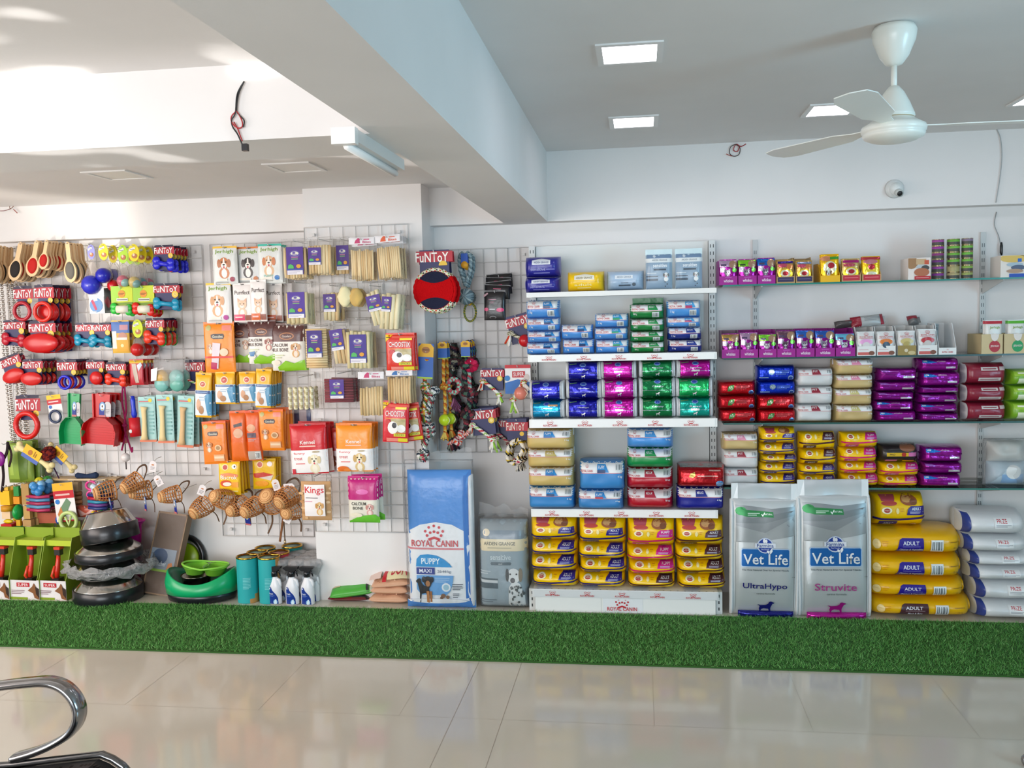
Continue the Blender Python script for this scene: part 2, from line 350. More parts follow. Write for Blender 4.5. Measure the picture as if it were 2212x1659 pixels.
for k, a in enumerate((4, 124, 244)):
    b = MB('plastic'); pl = [(.09, -.02), (.16, -.024), (.22, -.048), (.50, -.06), (.56, -.045), (.575, 0), (.56, .045), (.50, .06), (.22, .048), (.16, .024), (.09, .02)]
    ca, sa = math.cos(math.radians(a)), math.sin(math.radians(a)); n = len(pl)
    vs = [(x*ca-y*sa, x*sa+y*ca, -.322+y*.12+dz) for dz in (0, -.003) for x, y in pl]
    b.add(vs, [tuple(range(n)), tuple(range(2*n-1, n-1, -1))]+[(i, i+n, (i+1) % n+n, (i+1) % n) for i in range(n)], 'eceee8'); b.obj('blade', t)

t = thing('tube_light', 'white tube light batten fixed beside the big beam', 'tube light', (-.80, 2.74, 2.13))
b = MB('shelfwhite'); b.box(-.03, .03, -.26, .26, -.035, 0, 'dcdad6'); b.obj('batten', t)
b = MB('shelfwhite'); b.box(-.034, .034, -.285, -.255, -.045, 0, 'ecebe8'); b.obj('end_cap', t)
b = MB('shelfwhite'); b.tube([(0, -.25, -.045), (0, .25, -.045)], .012, 'f2f1ee'); b.obj('tube', t)

def wire(name, lab, strands, cat='wire'):
    t = thing(name, lab, cat, strands[0][1][0])
    for col, pts, r in strands:
        b = MB('plastic'); o = Vector(strands[0][1][0]); pp = []
        P = [Vector(p)-o for p in pts]
        for i in range(len(P)-1):       # Catmull-Rom
            p0, p1, p2, p3 = P[max(i-1, 0)], P[i], P[i+1], P[min(i+2, len(P)-1)]
            for k in range(6):
                u = k/6; pp.append(.5*((2*p1)+(p2-p0)*u+(2*p0-5*p1+4*p2-p3)*u*u+(3*p1-p0-3*p2+p3)*u**3))
        pp.append(P[-1]); b.tube(pp, r, col, 6); b.obj('strand', t)
    return t
def pw(Y, *p): return [(*((lambda a: (a[0], Y-(q[2] if len(q) > 2 else .008), a[1]))(at(q[0], q[1], Y))),) for q in p]
w = wire('loose_wire', 'black and red wires dangling from the cross beam', [
  ('16181a', pw(2.56, (530, 177), (515, 205), (511, 245), (503, 260), (505, 275), (515, 290), (522, 305), (528, 318)), .0022),
  ('16181a', pw(2.56, (530, 178), (518, 205), (514, 240), (520, 250), (530, 262), (528, 276)), .002),
  ('b02028', pw(2.56, (512, 240), (518, 248), (525, 262), (526, 274), (518, 278), (508, 272), (502, 262), (503, 252), (511, 243)), .002),
  ('a01c24', pw(2.56, (508, 265), (517, 282), (522, 296), (526, 306)), .002)])
b = MB('plastic'); q = at(533, 320, 2.55); b.box(-.008, .008, -.008, .008, -.01, .01, '17151a'); b.obj('connector', w, (q[0]-w.location.x, -.012, q[1]-w.location.z))
wire('coiled_wire', 'small coil of red and black wire on the wall beam', [
  ('3c3030', pw(SOF, (1590, 312, .012), (1578, 318), (1576, 332), (1585, 338), (1596, 334), (1598, 320), (1590, 313)), .0022),
  ('a8242c', pw(SOF, (1610, 313, .03), (1600, 317), (1590, 312), (1584, 324), (1592, 328), (1597, 318)), .0025),
  ('b04038', pw(SOF, (1568, 334, .02), (1578, 337), (1588, 338)), .002)])
wire('frayed_wire', 'frayed red and brown wire poking from the wall beam above brushes', [
  ('8a5a44', pw(SOF, (32, 432, 0), (27, 442, .02), (29, 452, .03), (34, 446, .02), (32, 434, .0)), .002),
  ('7a2c28', pw(SOF, (31, 452, .03), (22, 457, .05), (10, 459, .06), (4, 465, .06)), .002),
  ('a86058', pw(SOF, (34, 453, .02), (42, 461, .02)), .003)])
wire('thin_wire', 'short dark wire in the corner between column and beam', [('3a2c28', pw(SOF, (922, 401, 0), (921, 412, .02), (917, 424, .03), (914, 438, .03)), .002)])
w = wire('hanging_cable', 'grey cable running down the wall to a black plug', [('a9adae', pw(SOF, (2153, 280, .004), (2160, 300), (2163, 340), (2158, 390), (2150, 438)), .0026), ('8d9192', pw(WALL, (2152, 458, .004), (2147, 485), (2156, 510), (2160, 528)), .0022)])
q = at(2160, 540, WALL); b = MB('plastic'); b.tube([(0, 0, .04), (0, 0, .02), (0, 0, -.015), (.002, 0, -.035)], [.004, .008, .008, .003], '1b1d1f'); b.obj('plug', w, (q[0]-w.location.x, 5.25-w.location.y, q[1]-w.location.z))
q = at(1932, 408, SOF); t = thing('security_camera', 'white dome security camera on the wall beam', 'security camera', (q[0], SOF, q[1]))
b = MB('plastic'); b.lathe([(0, .03), (.03, .028), (.046, .015), (.05, 0), (0, 0)], 'dfe3e2', 24, ax='y'); b.obj('mount', t)
b = MB('plastic'); b.ball((0, -.035, -.005), .034, 'e4e8e6', 20); b.obj('dome', t)
b = MB('plastic'); b.lathe([(.0, .03), (.02, .03), (.02, .0), (0, 0)], 'c9cdc9', 16, ax='y'); b.lathe([(0, .031), (.014, .031, '26282a'), (.014, .028, '26282a'), (0, .028)], '26282a', 16, ax='y'); b.obj('lens', t, (.004, -.052, -.022), (math.radians(25), 0, 0.1))

# artificial grass runner
mw = MB('matte'); mw.box(-5.2, 4.0, 4.105, 4.815, 0.001, .008, '2f5a22'); mat_o = tag(mw.obj('grass_mat'), 'long green artificial grass mat lying along the display', 'mat')
n = 105000; rs = np.random.RandomState(3)
x = rs.uniform(-4.5, 2.9, n); y = rs.uniform(4.107, 4.813, n); a = rs.uniform(0, 2*PI, n); h = rs.uniform(.014, .026, n); l = rs.normal(0, .011, (n, 2))
wd = .0017
v = np.zeros((n, 3, 3)); v[:, 0] = np.c_[x-wd*np.cos(a), y-wd*np.sin(a), np.full(n, .006)]; v[:, 1] = np.c_[x+wd*np.cos(a), y+wd*np.sin(a), np.full(n, .006)]; v[:, 2] = np.c_[x+l[:, 0], y+l[:, 1], h]
me = bpy.data.meshes.new('pile'); me.vertices.add(3*n); me.vertices.foreach_set('co', v.ravel()); me.loops.add(3*n); me.loops.foreach_set('vertex_index', np.arange(3*n))
me.polygons.add(n); me.polygons.foreach_set('loop_start', np.arange(0, 3*n, 3)); me.update(calc_edges=True); me.validate()
ca = me.color_attributes.new('Col', 'FLOAT_COLOR', 'CORNER'); base = np.array([C('5c9a4a'), C('6caa58'), C('4c8840'), C('94c47c')])[rs.choice(4, n, p=[.4, .32, .2, .08])]
ca.data.foreach_set('color', np.repeat(base, 3, axis=0).astype(np.float32).ravel()); me.materials.append(MAT['matte'])
pile = bpy.data.objects.new('pile', me); COL.objects.link(pile); pile.parent = mat_o; pile['kind'] = 'stuff'

# wire grid panels
def gridpanel(lab, x0, x1, z0, z1, y, stepx=.075, stepz=.0765):
    t = thing('wire_grid_panel', lab, 'wire grid panel', ((x0+x1)/2, y, z0), 'wire grid panels'); w = (x1-x0)/2; h = z1-z0
    b = MB('shelfwhite'); c = 'd5d2d0'; nx = max(2, round((x1-x0)/stepx)); nz = max(2, round(h/stepz))
    for i in range(nx+1): xx = -w+2*w*i/nx; b.tube([(xx, 0, 0), (xx, 0, h)], .0024, c, 6)
    for j in range(nz+1): zz = h*j/nz; b.tube([(-w, -.004, zz), (w, -.004, zz)], .0024, c, 6)
    b.obj('wire_mesh', t)
    b = MB('shelfwhite'); b.tube([(-w, 0, 0), (w, 0, 0), (w, 0, h), (-w, 0, h)], .0038, c, 6, closed=True); b.obj('border', t)
    b = MB('shelfwhite')
    for sx in (-1, 1):
        for zz in (.04, h-.04): b.box(sx*(w-.05)-.008, sx*(w-.05)+.008, -.004, .0195, zz-.008, zz+.008, c)
    b.obj('bracket', t)
GL, GP, GR = 5.25, 4.95, 5.25
gridpanel('white wire grid behind brushes and toy cards', -3.92, -2.62, .675, 2.08, GL)
gridpanel('white wire grid behind treat pouches, beside the column', -2.565, -1.98, .30, 2.08, GL)
gridpanel('white wire grid hung on the column behind chew bags', -1.856, -1.262, .405, 2.126, GP)
gridpanel('white wire grid behind rope toys beside the white gondola', -1.183, -.612, .815, 2.0, GR)
# ================================================================ bags and packets
def pil(w, h, d, p=6, q=3, r=2.2, wr=.004, seed=0, pinch=0):
    sd = seed*7.13
    def core(u, v):
        a, b = 2*u-1, 1-2*v
        t = max(0, (1-abs(a)**p)*(1-abs(b)**q))**(1/r)
        n = noise.noise(Vector((u*3+sd, v*2.6, sd))) if wr else 0
        x = a*w/2*(1-pinch*(1-abs(b))*abs(a)); z = (b+1)*h/2
        return x, z, t, n
    def f(u, v, off):
        x, z, t, n = core(u, v); a = 2*u-1; c = 1-2*v; return (x+off*a**9, -d/2*t-wr*n*t-off, z)
    def g(u, v):
        x, z, t, n = core(u, v); return (x, d/2*t, z)
    return f, g
def bag(name, w, h, d, base, ops, m='bag', parent=None, back=None, nu=20, nv=16, step=.05, **k):
    f, g = pil(w, h, d, **k); b = MB(m); b.closed(f, g, base, nu, nv, back=back); b.art(f, ops, w/h, step=step, off0=.0014+.010*max(0, w-.2)); return b.obj(name, parent)
RED = 'c02a33'; WHT = 'e9ebec'
def a_rc(col, tagc, word, sub=None, kg='1 kg', top='e9ebec'):         # small bag lying down, white upper half
    o = [('r', 0, 0, 1, .48, top), ('r', 0, .47, 1, .50, 'd88a90'), ('crown', .26, .15, .11, RED), ('t', 'ROYAL CANIN', .09, .29, .44, .43, RED),
         ('p', [(.54, .08), (.76, .08), (.84, .44), (.54, .44)], tagc), ('t', word, .57, .15, .73, .27, WHT), ('bar', .66, .58, .86, .92), ('t', kg, .12, .62, .22, .78, WHT)]
    if sub: o += [('r', .54, .32, .74, .47, sub)]
    return o
def a_rc4(tagc, word, sub=None, kg='4 kg', dark='00000000', top='e9ebec'):
    o = [('r', 0, 0, 1, .36, top), ('r', 0, .355, 1, .38, 'd88a90'), ('crown', .18, .13, .07, RED), ('t', 'ROYAL CANIN', .05, .24, .30, .33, RED),
         ('p', [(.40, .07), (.58, .07), (.65, .34), (.40, .34)], tagc), ('t', word, .425, .11, .56, .21, WHT), ('bar', .79, .05, .94, .28), ('t', kg, .84, .44, .93, .54, WHT)]
    if sub: o += [('r', .40, .25, .57, .35, sub)]
    return o
def a_vet(word, kind, lite):
    o = [('r', 0, 0, .055, 1, WHT), ('r', .93, 0, 1, 1, 'dfe3e6'), ('e', .5, .17, .10, .10, '7f9fd8'), ('e', .5, .17, .07, .06, '3a5ab8'), ('t', word, .34, .36, .68, .46, 'dfe6f4'),
         ('r', .055, .585, .93, .60, 'aab4c4'), ('p', [(.08, .12), (.30, .08), (.31, .12), (.09, .16)], '7fae7a'), ('dogsil', .44, .68, .58, .88, 'e8e9ee'), ('l', .1, .87, .36, .93, 1, lite)]
    if kind: o += [('r', .38, .52, .62, .62, 'e4e7ea')]
    return o
YEL = 'f2c500'
def a_ped(lab, stripe, word, topc=None, v0=0.0):        # lying bag, flagged variety label
    V = lambda y: v0+(1-v0)*y
    o = []
    if topc: o += [('p', [(.12, .02), (.42, .02), (.38, v0*.6), (.14, v0*.6)], 'b04a58'), ('e', .28, v0*.80, .15, v0*.24, 'b8443e'), ('e', .66, v0*.50, .16, v0*.50, '9a5a36'), ('e', .62, v0*.42, .09, v0*.3, 'c89a62'), ('e', .74, v0*.66, .07, v0*.3, '7a4a30')]
    o += [('e', .23, V(.22), .095, .5*.30*(1-v0), 'f6efcc'), ('e', .23, V(.22), .06, .5*.2*(1-v0), 'b03428'), ('t', 'Pedigree', .18, V(.19), .28, V(.25), 'f0d8c8'), ('e', .43, V(.24), .03, .13*(1-v0), 'f0e2a0'), ('l', .49, V(.10), .55, V(.3), 2, 'd79a1e'),
          ('p', [(.60, V(.42)), (.62, V(.16)), (.68, V(.02)), (.94, V(.02)), (.95, V(.42))], lab), ('t', word, .70, V(.08), .88, V(.20), 'eef0f4'), ('l', .66, V(.25), .92, V(.36), 2, 'b9bcd6'),
          ('p', [(.02, V(.56)), (.45, V(.58)), (.98, V(.48)), (.98, V(.58)), (.45, V(.68)), (.02, V(.66))], stripe), ('r', .10, V(.72), .44, V(1), lab), ('t', word, .18, V(.78), .37, V(.90), 'e6e8ee'), ('e', .77, V(.95), .07, .13*(1-v0), 'f3dc9a'), ('e', .77, V(.96), .05, .10*(1-v0), 'a8402c')]
    return o
ITEM = {  # base colour, artwork, finish
 'puppy': ('4a90d8', a_rc('', '2a86c8', 'PUPPY', '23406e'), 'bag'), 'junior': ('4a90d8', a_rc('', '2a9ad0', 'PUPPY', '2f9a70'), 'bag'), 'mini': ('4f97dc', a_rc('', '4aa0d8', 'MEDIUM', 'b8406a'), 'bag'),
 'green': ('12803a', a_rc('', '1c8a48', 'ADULT', None, '800 g'), 'bag'), 'navy': ('122a82', a_rc('', '20378c', 'MAXI', None, '1 kg'), 'bag'),
 'gold4': ('cbb06a', a_rc4('2a86c8', 'PUPPY', '2f6fae', '3 kg'), 'kraft'), 'gold4b': ('cbb06a', a_rc4('b5a45e', 'ADULT', None, '3 kg'), 'kraft'), 'blue4': ('3a86c6', a_rc4('2a86c8', 'PUPPY', '23406e'), 'kraft'), 'blue4m': ('3a82c0', a_rc4('2a86c8', 'PUPPY', 'a83048'), 'kraft'),
 'sky4': ('4a94dc', a_rc4('2a86c8', 'PUPPY', None), 'bag'), 'green4': ('128a46', a_rc4('128a46', 'ADULT', None), 'bag'), 'red4': ('b01228', a_rc4('a8243c', 'MEDIUM', None), 'bag'), 'navy4': ('121c88', a_rc4('1a2a86', 'MAXI', None), 'kraft'),
 'gold4c': ('c9b077', a_rc4('d88aa8', 'FIT', None, '2 kg'), 'kraft'), 'fit': ('d3d4d4', a_rc4('8e2234', 'FIT', None, '2 kg', top='dedfdf'), 'kraft'), 'gold4d': ('c6ad76', a_rc4('c8bf80', 'FIT', None, '2 kg'), 'kraft'),
 'v_navy': ('1a1c9c', a_vet('UltraHypo', 0, '6a70c8'), 'foil'), 'v_teal': ('0a86b4', a_vet('UltraHypo', 0, '7ac8e0')+[('r', .55, .2, .85, .3, 'd8a878')], 'foil'), 'v_mag': ('b80f96', a_vet('Struvite', 1, 'e070c8'), 'foil'), 'v_green': ('0f7a44', a_vet('Obesity', 0, '70b890'), 'foil'),
 'v_lime': ('14a85a', a_vet('Gastro', 0, '80d8a0'), 'foil'), 'v_sea': ('0aa090', a_vet('Renal', 1, '80d8d0'), 'foil'),
 'nd_red': ('c01020', [('p', [(.24, .72), (.26, .40), (.34, .26), (.42, .28), (.41, .52), (.34, .70)], '4f8a4a'), ('t', 'ND', .28, .38, .38, .58, 'cfe0c4'), ('l', .46, .30, .84, .60, 3, 'd86a70'), ('e', .87, .80, .07, .17, '7f9fd0'), ('e', .87, .80, .05, .10, '3a5aa8'), ('l', .06, .86, .28, .96, 1, 'c88a7a')], 'foil'),
 'nd_blue': ('0a34c0', [('e', .38, .40, .08, .20, '7a9ab0'), ('t', 'ND', .33, .30, .44, .50, 'dfe8f0'), ('l', .48, .30, .84, .60, 3, '6f92e0'), ('e', .87, .80, .07, .17, '9fb4e0'), ('e', .87, .80, .05, .10, '3a5aa8'), ('l', .06, .70, .30, .86, 1, '8fb0e0')], 'foil'),
 'nd_red4': ('b0141e', [('r', 0, 0, 1, .05, '8a8a88'), ('r', 0, .5, 1, .53, '8e1a20'), ('p', [(.24, .46), (.27, .30), (.36, .22), (.38, .38), (.33, .48)], 'c8b060'), ('t', 'ND', .27, .30, .35, .42, '7a6a20'), ('l', .42, .36, .84, .46, 1, 'e8b0a8'), ('l', .66, .10, .90, .22, 1, 'd8a8a0'), ('e', .88, .76, .08, .14, '6f9fd8'), ('t', 'Farmina', .82, .72, .94, .80, 'e8f0ff')], 'foil'),
 'ped_b': (YEL, a_ped('221c84', '241a70', 'ADULT'), 'bag'), 'ped_p': (YEL, a_ped('cf1a8c', 'd01a6c', 'PUPPY'), 'bag'), 'ped_n': (YEL, a_ped('4a2430', '4a2024', 'ADULT'), 'bag'),
 'ped_bT': (YEL, a_ped('221c84', '241a70', 'ADULT', 1, .30), 'bag'), 'ped_pT': (YEL, a_ped('cf1a8c', 'd01a6c', 'PUPPY', 1, .33), 'bag'), 'ped_nT': (YEL, a_ped('4a2430', '4a2024', 'ADULT', 1, .33), 'bag'),
 'ped_k': ('262322', [('r', .18, .42, .96, .62, 'd8b020'), ('t', 'PRO', .26, .47, .40, .57, '3a2c10'), ('e', .62, .52, .06, .12, 'b03428'), ('r', .74, .40, .98, .62, 'd070a8'), ('e', .72, .16, .2, .2, '8a5a40'), ('r', .16, .8, .46, 1, 'c868a0'), ('r', .6, .84, .9, 1, YEL)], 'bag'),
 'whis': ('9a1494', [('p', [(.06, .12), (.18, .10), (.42, .28), (.22, .36), (.06, .34)], '2a7ad0'), ('r', .08, .14, .17, .26, 'c8e0f4'), ('t', 'whiskas', .40, .14, .62, .26, 'e0b8e0'), ('r', .64, .62, .88, .76, 'd8ccd8'), ('p', [(0, .42), (.6, .52), (1, .40), (1, .48), (.6, .60), (0, .5)], '82107c')], 'foil'),
 'whis2': ('92128e', [('l', .1, .2, .5, .34, 1, 'b85cc0'), ('r', .62, .60, .90, .78, 'd4ccd4'), ('p', [(0, .36), (.5, .50), (1, .30), (1, .38), (.5, .58), (0, .44)], '7a0f74'), ('p', [(.05, .12), (.2, .12), (.34, .3), (.08, .3)], 'b070d0')], 'foil'),
 'maroon': ('8a2036', [('r', .36, .18, .76, .34, 'cfcac8'), ('r', .80, .16, .94, .34, 'c8b4b4'), ('l', .40, .22, .72, .32, 1, '8a3040'), ('l', .36, .42, .74, .54, 2, 'b06070'), ('r', .30, .68, .84, .84, 'cfcac8'), ('l', .34, .72, .78, .80, 1, '8a4450'), ('r', 0, 0, .05, 1, 'd8d6d6')], 'bag'),
 'lime': ('7ab02a', [('r', .1, .1, .9, .4, '9cc840'), ('l', .2, .14, .7, .34, 1, 'eef4d8'), ('r', .2, .55, .6, .9, 'e4ecd0')], 'bag'),
 'arden_navy': ('2a2a92', [('r', .22, .20, .74, .42, 'dfe3ea'), ('p', [(.22, .2), (.48, .12), (.74, .2)], 'dfe3ea'), ('t', 'ARDEN GRANGE', .27, .26, .69, .36, '4a5a88'), ('t', 'sensitive', .18, .58, .60, .72, '9a9cd8'), ('l', .62, .62, .86, .70, 1, '8a8cd0'), ('l', .26, .78, .72, .88, 1, '8a8cd0'), ('e', .05, .5, .02, .3, '3a3aa4')], 'bag'),
 'arden_yel': ('f2c60a', [('r', .22, .22, .76, .44, 'e8e6d8'), ('p', [(.22, .22), (.5, .14), (.76, .22)], 'e8e6d8'), ('t', 'ARDEN GRANGE', .27, .28, .71, .39, '8a7a40'), ('l', 0, .50, 1, .56, 1, 'd8ae08'), ('t', 'adult', .22, .62, .70, .74, 'f6eca8'), ('l', .30, .80, .66, .88, 1, 'f6eca8')], 'bag'),
 'arden_sky': ('9cb4cc', [('r', 0, 0, 1, .5, 'a8c0d8'), ('r', .24, .24, .72, .42, 'dfe5ea'), ('t', 'ARDEN GRANGE', .29, .28, .67, .38, '7a90a4'), ('r', .34, .72, .66, .80, '4e5c6a'), ('l', .4, .60, .6, .68, 1, '6a7886'), ('e', .75, .72, .05, .09, '5a6672')], 'bag'),
 'prize': ('dfe1e2', [('r', .02, 0, .10, 1, '2f4490'), ('r', .0, 0, .02, 1, 'cfd2d4'), ('r', .46, .18, .74, .62, 'eceeee'), ('t', 'PRIZE', .50, .22, .66, .38, 'c03040'), ('l', .48, .44, .72, .56, 2, '9a9ea4')], 'bag'),
 'ped15': ('f0b90c', [('e', .08, .50, .035, .20, 'f0d490'), ('l', .13, .34, .19, .60, 3, 'dc9c10'), ('p', [(.27, .92), (.31, .30), (.34, .24), (.56, .24), (.57, .92)], '2a1c8c'), ('t', 'ADULT', .345, .36, .515, .52, 'eceef4'), ('l', .34, .57, .53, .60, 1, 'b0b0d8'), ('t', 'Chicken & Vegetables', .31, .66, .56, .78, 'e4e6f0'), ('bar', .64, .30, .77, .80), ('l', .84, .36, .94, .44, 1, 'a87c10'), ('t', '15 kg', .87, .60, .92, .68, '8a6410')], 'bag'),
 'ped15n': ('f0b90c', [('e', .10, .50, .035, .20, 'f0d490'), ('l', .14, .34, .19, .60, 3, 'dc9c10'), ('p', [(.26, .92), (.30, .30), (.33, .24), (.55, .24), (.56, .92)], '4a2a30'), ('t', 'ADULT', .335, .36, .50, .52, 'eceef4'), ('l', .33, .57, .52, .60, 1, 'b0a0a4'), ('t', 'Meat & Rice', .355, .66, .495, .78, 'e4e6f0'), ('bar', .62, .28, .745, .80), ('l', .80, .36, .90, .44, 1, 'a87c10'), ('t', '10 kg', .83, .60, .88, .68, '8a6410')], 'bag'),
}
SHAPE = {'foil': dict(p=14, q=5, r=2.4, wr=.006), 'bag': dict(p=8, q=3, r=2.2, wr=.006), 'kraft': dict(p=12, q=5, r=2.6, wr=.008)}
SEED = [0]
def stack(desc, where, px0, px1, Y, zb, ys, keys, d=.2, group=None, jx=.004, gus=None, name='pet_food_bag', cat='pet food bag'):
    """bags lying one on another; ys = photo rows of the joints from the top down; desc may be one text or one per bag"""
    n = len(keys); xm = (px0+px1)/2; z = [at(xm, y, Y)[1] for y in ys]; s = zb-z[-1]; z = [q+s for q in z]; lim = [q for q in ((1.704, 1.357, .999, .510) if px1 < 1600 and zb < 1.7 else (1.736, 1.35, 1.004, .657)) if q > zb+.05]
    if lim and z[0] > min(lim)-.003: q = (min(lim)-.003-zb)/(z[0]-zb); z = [zb+(k-zb)*q for k in z]
    x0 = at(px0, ys[-1], Y)[0]; x1 = at(px1, ys[-1], Y)[0]; w = x1-x0
    for i, k in enumerate(keys):
        SEED[0] += 1; base, ops, m = ITEM[k]; h = z[i]-z[i+1]
        sh = dict(SHAPE[m]); sh['seed'] = SEED[0]
        if k in ('ped15', 'ped15n', 'prize'): sh.update(p=10, q=2.6, r=2.1)
        o = bag(name, w, h-.0016, d, base, ops, m, **sh)
        o.location = ((x0+x1)/2+R.uniform(-jx, jx), Y+d/2+R.uniform(-.3, 1)*jx, z[i+1]+.0012); o.rotation_euler = (0, 0, R.uniform(-.035, .035))
        if gus:
            for sx in (-1, 1):
                b = MB('bag'); f, g = pil(.024, h*.98, d*.9, 2, 5, 2, .002, SEED[0]); b.closed(f, g, gus, 4, 8); b.obj('side_gusset', o, (sx*w*.497, .004, 0))
        dsc = desc if isinstance(desc, str) else desc[i]
        tag(o, dsc+', '+top_ord(i, n)+where.replace('in the ', 'in '), cat, group or 'stacked pet food bags')

# ================================================================ the white gondola
SH = 4.90; GX0, GX1 = -.607, .393; ZS = [1.731, 1.396, 1.046, .555]
g = thing('gondola_shelf_unit', 'white metal gondola with four shelves and a base tray', 'shelf unit', ((GX0+GX1)/2, 5.25, 0)); gx, gy = g.location.x, g.location.y
b = MB('shelfwhite'); b.box(GX0+.02-gx, GX1-.02-gx, 5.225-gy, 5.245-gy, .06, 2.0, 'dfe1de'); b.obj('back_panel', g)
for sx in (-1, 1):
    b = MB('shelfwhite'); x = (GX1-GX0)/2*sx; b.box(x-.017, x+.017, 5.19-gy, 5.25-gy, 0, 2.0, 'd9dcda')
    b.box(x-.017, x+.017, 4.87-gy, 5.19-gy, 0, .12, 'd5d8d6')
    for k in range(46):
        for s2 in (-.008, .008): b.add([(x+s2-.0022, 5.1895-gy, .16+k*.04), (x+s2+.0022, 5.1895-gy, .16+k*.04), (x+s2+.0022, 5.1895-gy, .178+k*.04), (x+s2-.0022, 5.1895-gy, .178+k*.04)], [(0, 1, 2, 3)], '3f4446')
    for k in range(3): b.add([(x-.004, 4.8695-gy, .02+k*.035), (x+.003, 4.8695-gy, .02+k*.035), (x+.003, 4.8695-gy, .036+k*.035), (x-.004, 4.8695-gy, .036+k*.035)], [(0, 1, 2, 3)], '3f4446')
    b.obj('upright', g)
LOGO = [('crown', .5, .30, .42, RED), ('t', 'ROYAL CANIN', .02, .62, .98, .95, RED)]
def logo(b, x, z, w, h, y):
    def f(u, v, off): return (x+(u-.5)*w, y-off, z+(.5-v)*h)
    b.art(f, LOGO, w/h, step=.5)
for i, zs in enumerate(ZS):
    b = MB('shelfwhite'); fr = SH-gy; th = (.026, .038, .046, .044)[i]
    b.box(GX0+.004-gx, GX1-.004-gx, fr+.004, 5.19-gy, zs-.022, zs, 'e4e5e2'); b.box(GX0-gx, GX1-gx, fr, fr+.004, zs-th, zs, 'e8e9e6')
    o = b.obj('shelf', g)
    if i:
        b = MB('shelfwhite'); b.box(GX0+.012-gx, GX1-.012-gx, fr-.003, fr, zs-th+.002, zs-.003, 'f0f1ef')
        for k in range(5): logo(b, GX0-gx+.115+k*.187, zs-th/2-.001, .078, th*.72, fr-.0032)
        b.obj('price_strip', o)
b = MB('shelfwhite'); fr = 4.84-gy
b.box(GX0+.008-gx, GX1-.008-gx, fr+.005, 5.22-gy, .098, .126, 'e2e2dc'); b.box(GX0+.004-gx, GX1-.004-gx, fr, fr+.006, .084, .128, 'dadddd')
for k in range(26): b.add([(GX0-gx+.03+k*.0375+q[0], fr+.012+q[1], .1264) for q in ((0, 0), (.008, 0), (.008, .006), (0, .006))], [(0, 1, 2, 3)], '77756c')
o = b.obj('base_tray', g)
b = MB('shelfwhite'); b.box(GX0+.012-gx, GX1-.012-gx, fr-.003, fr, .086, .124, 'd3d7d8')
for k in range(5): logo(b, GX0-gx+.115+k*.187, .105, .078, .03, fr-.0032)
b.obj('price_strip', o)
b = MB('shelfwhite'); b.box(GX0+.02-gx, GX1-.02-gx, fr+.006, fr+.012, .002, .085, 'e6e8e5'); b.box(.375-.5, .375-.5+.002, fr+.0055, fr+.0062, .003, .083, 'b9bcba'); o = b.obj('kick_panel', g)
b = MB('shelfwhite'); b.box(-.115, .098, fr+.0045, fr+.0058, .004, .082, 'e2e6e8'); logo(b, -.012, .044, .165, .062, fr+.0043); b.obj('logo_panel', o)

# top shelf
Y = SH+.012
stack('navy blue pet food bag', 'in the pair on the top gondola shelf', 1134, 1210, Y, ZS[0], (552, 597, 631), ['arden_navy']*2, .22, 'navy bags', .006)
stack('single yellow pet food bag', 'on the top gondola shelf', 1226, 1306, Y, ZS[0], (585, 629), ['arden_yel'], .2)
stack('single pale blue-grey pet food bag', 'beside the yellow bag, top gondola shelf', 1311, 1391, Y, ZS[0], (584, 627), ['arden_sky'], .2)
def upright(lab, px0, py0, px1, py1, Y, zb, base, ops, m='bag', d=.07, name='pet_food_bag', cat='pet food bag', group=None, top=None, tilt=0, **k):
    """a bag standing up: body and a flat sealed top"""
    x0, zt = at(px0, py0, Y); x1, _ = at(px1, py1, Y); h = zt-at((px0+px1)/2, py1, Y)[1]; w = x1-x0; SEED[0] += 1
    t = thing(name, lab, cat, ((x0+x1)/2, Y+d/2, zb+.0015), group, rot=(tilt, 0, 0)); hs = h*(top[1] if top else .1)
    kk = dict(p=5, q=3.2, r=1.9, wr=.004, seed=SEED[0]); kk.update(k); bag('bag_body', w, h-hs*.9, d, base, ops, m, t, **kk)
    b = MB(m); b.box(-w/2, w/2, -.003, .003, h-hs*1.15, h, top[0] if top else base); b.obj('top_seal', t)
    return t
SENS = [('r', .04, .0, .96, .12, '6f8aa8'), ('o', .33, .06, .055, 'cfd8de'), ('r', 0, .12, 1, .24, 'dfe5e6'), ('t', 'ARDEN GRANGE', .24, .15, .80, .20, '7a858c'), ('r', .04, .24, .96, 1, '8ba3b8'), ('t', 'sensitive', .28, .28, .80, .38, 'eef2f4'), ('r', .30, .42, .76, .47, '3f4e5c'), ('r', .04, .62, .46, .65, '4a5866'), ('r', .04, .70, .46, .76, '4a5866'), ('l', .06, .52, .40, .58, 1, 'c4d0d8'),
        ('face', .76, .60, .20, 'eef0ee', '5a5450', 'f4f4f2'), ('o', .72, .80, .02, '4a4644'), ('o', .80, .86, .022, '4a4644'), ('o', .73, .92, .02, '4a4644')]
upright('standing blue-grey sensitive pouch next to the pale box-like bag, top shelf', 1394, 536, 1453, 622, SH+.03, ZS[0], 'b4c8d4', SENS, top=('c4dbe0', .14), group='sensitive pouches')
upright('standing blue-grey sensitive pouch at the glass shelf end, top shelf', 1458, 535, 1518, 621, SH+.035, ZS[0], 'b4c8d4', SENS, top=('c4dbe0', .14), group='sensitive pouches')
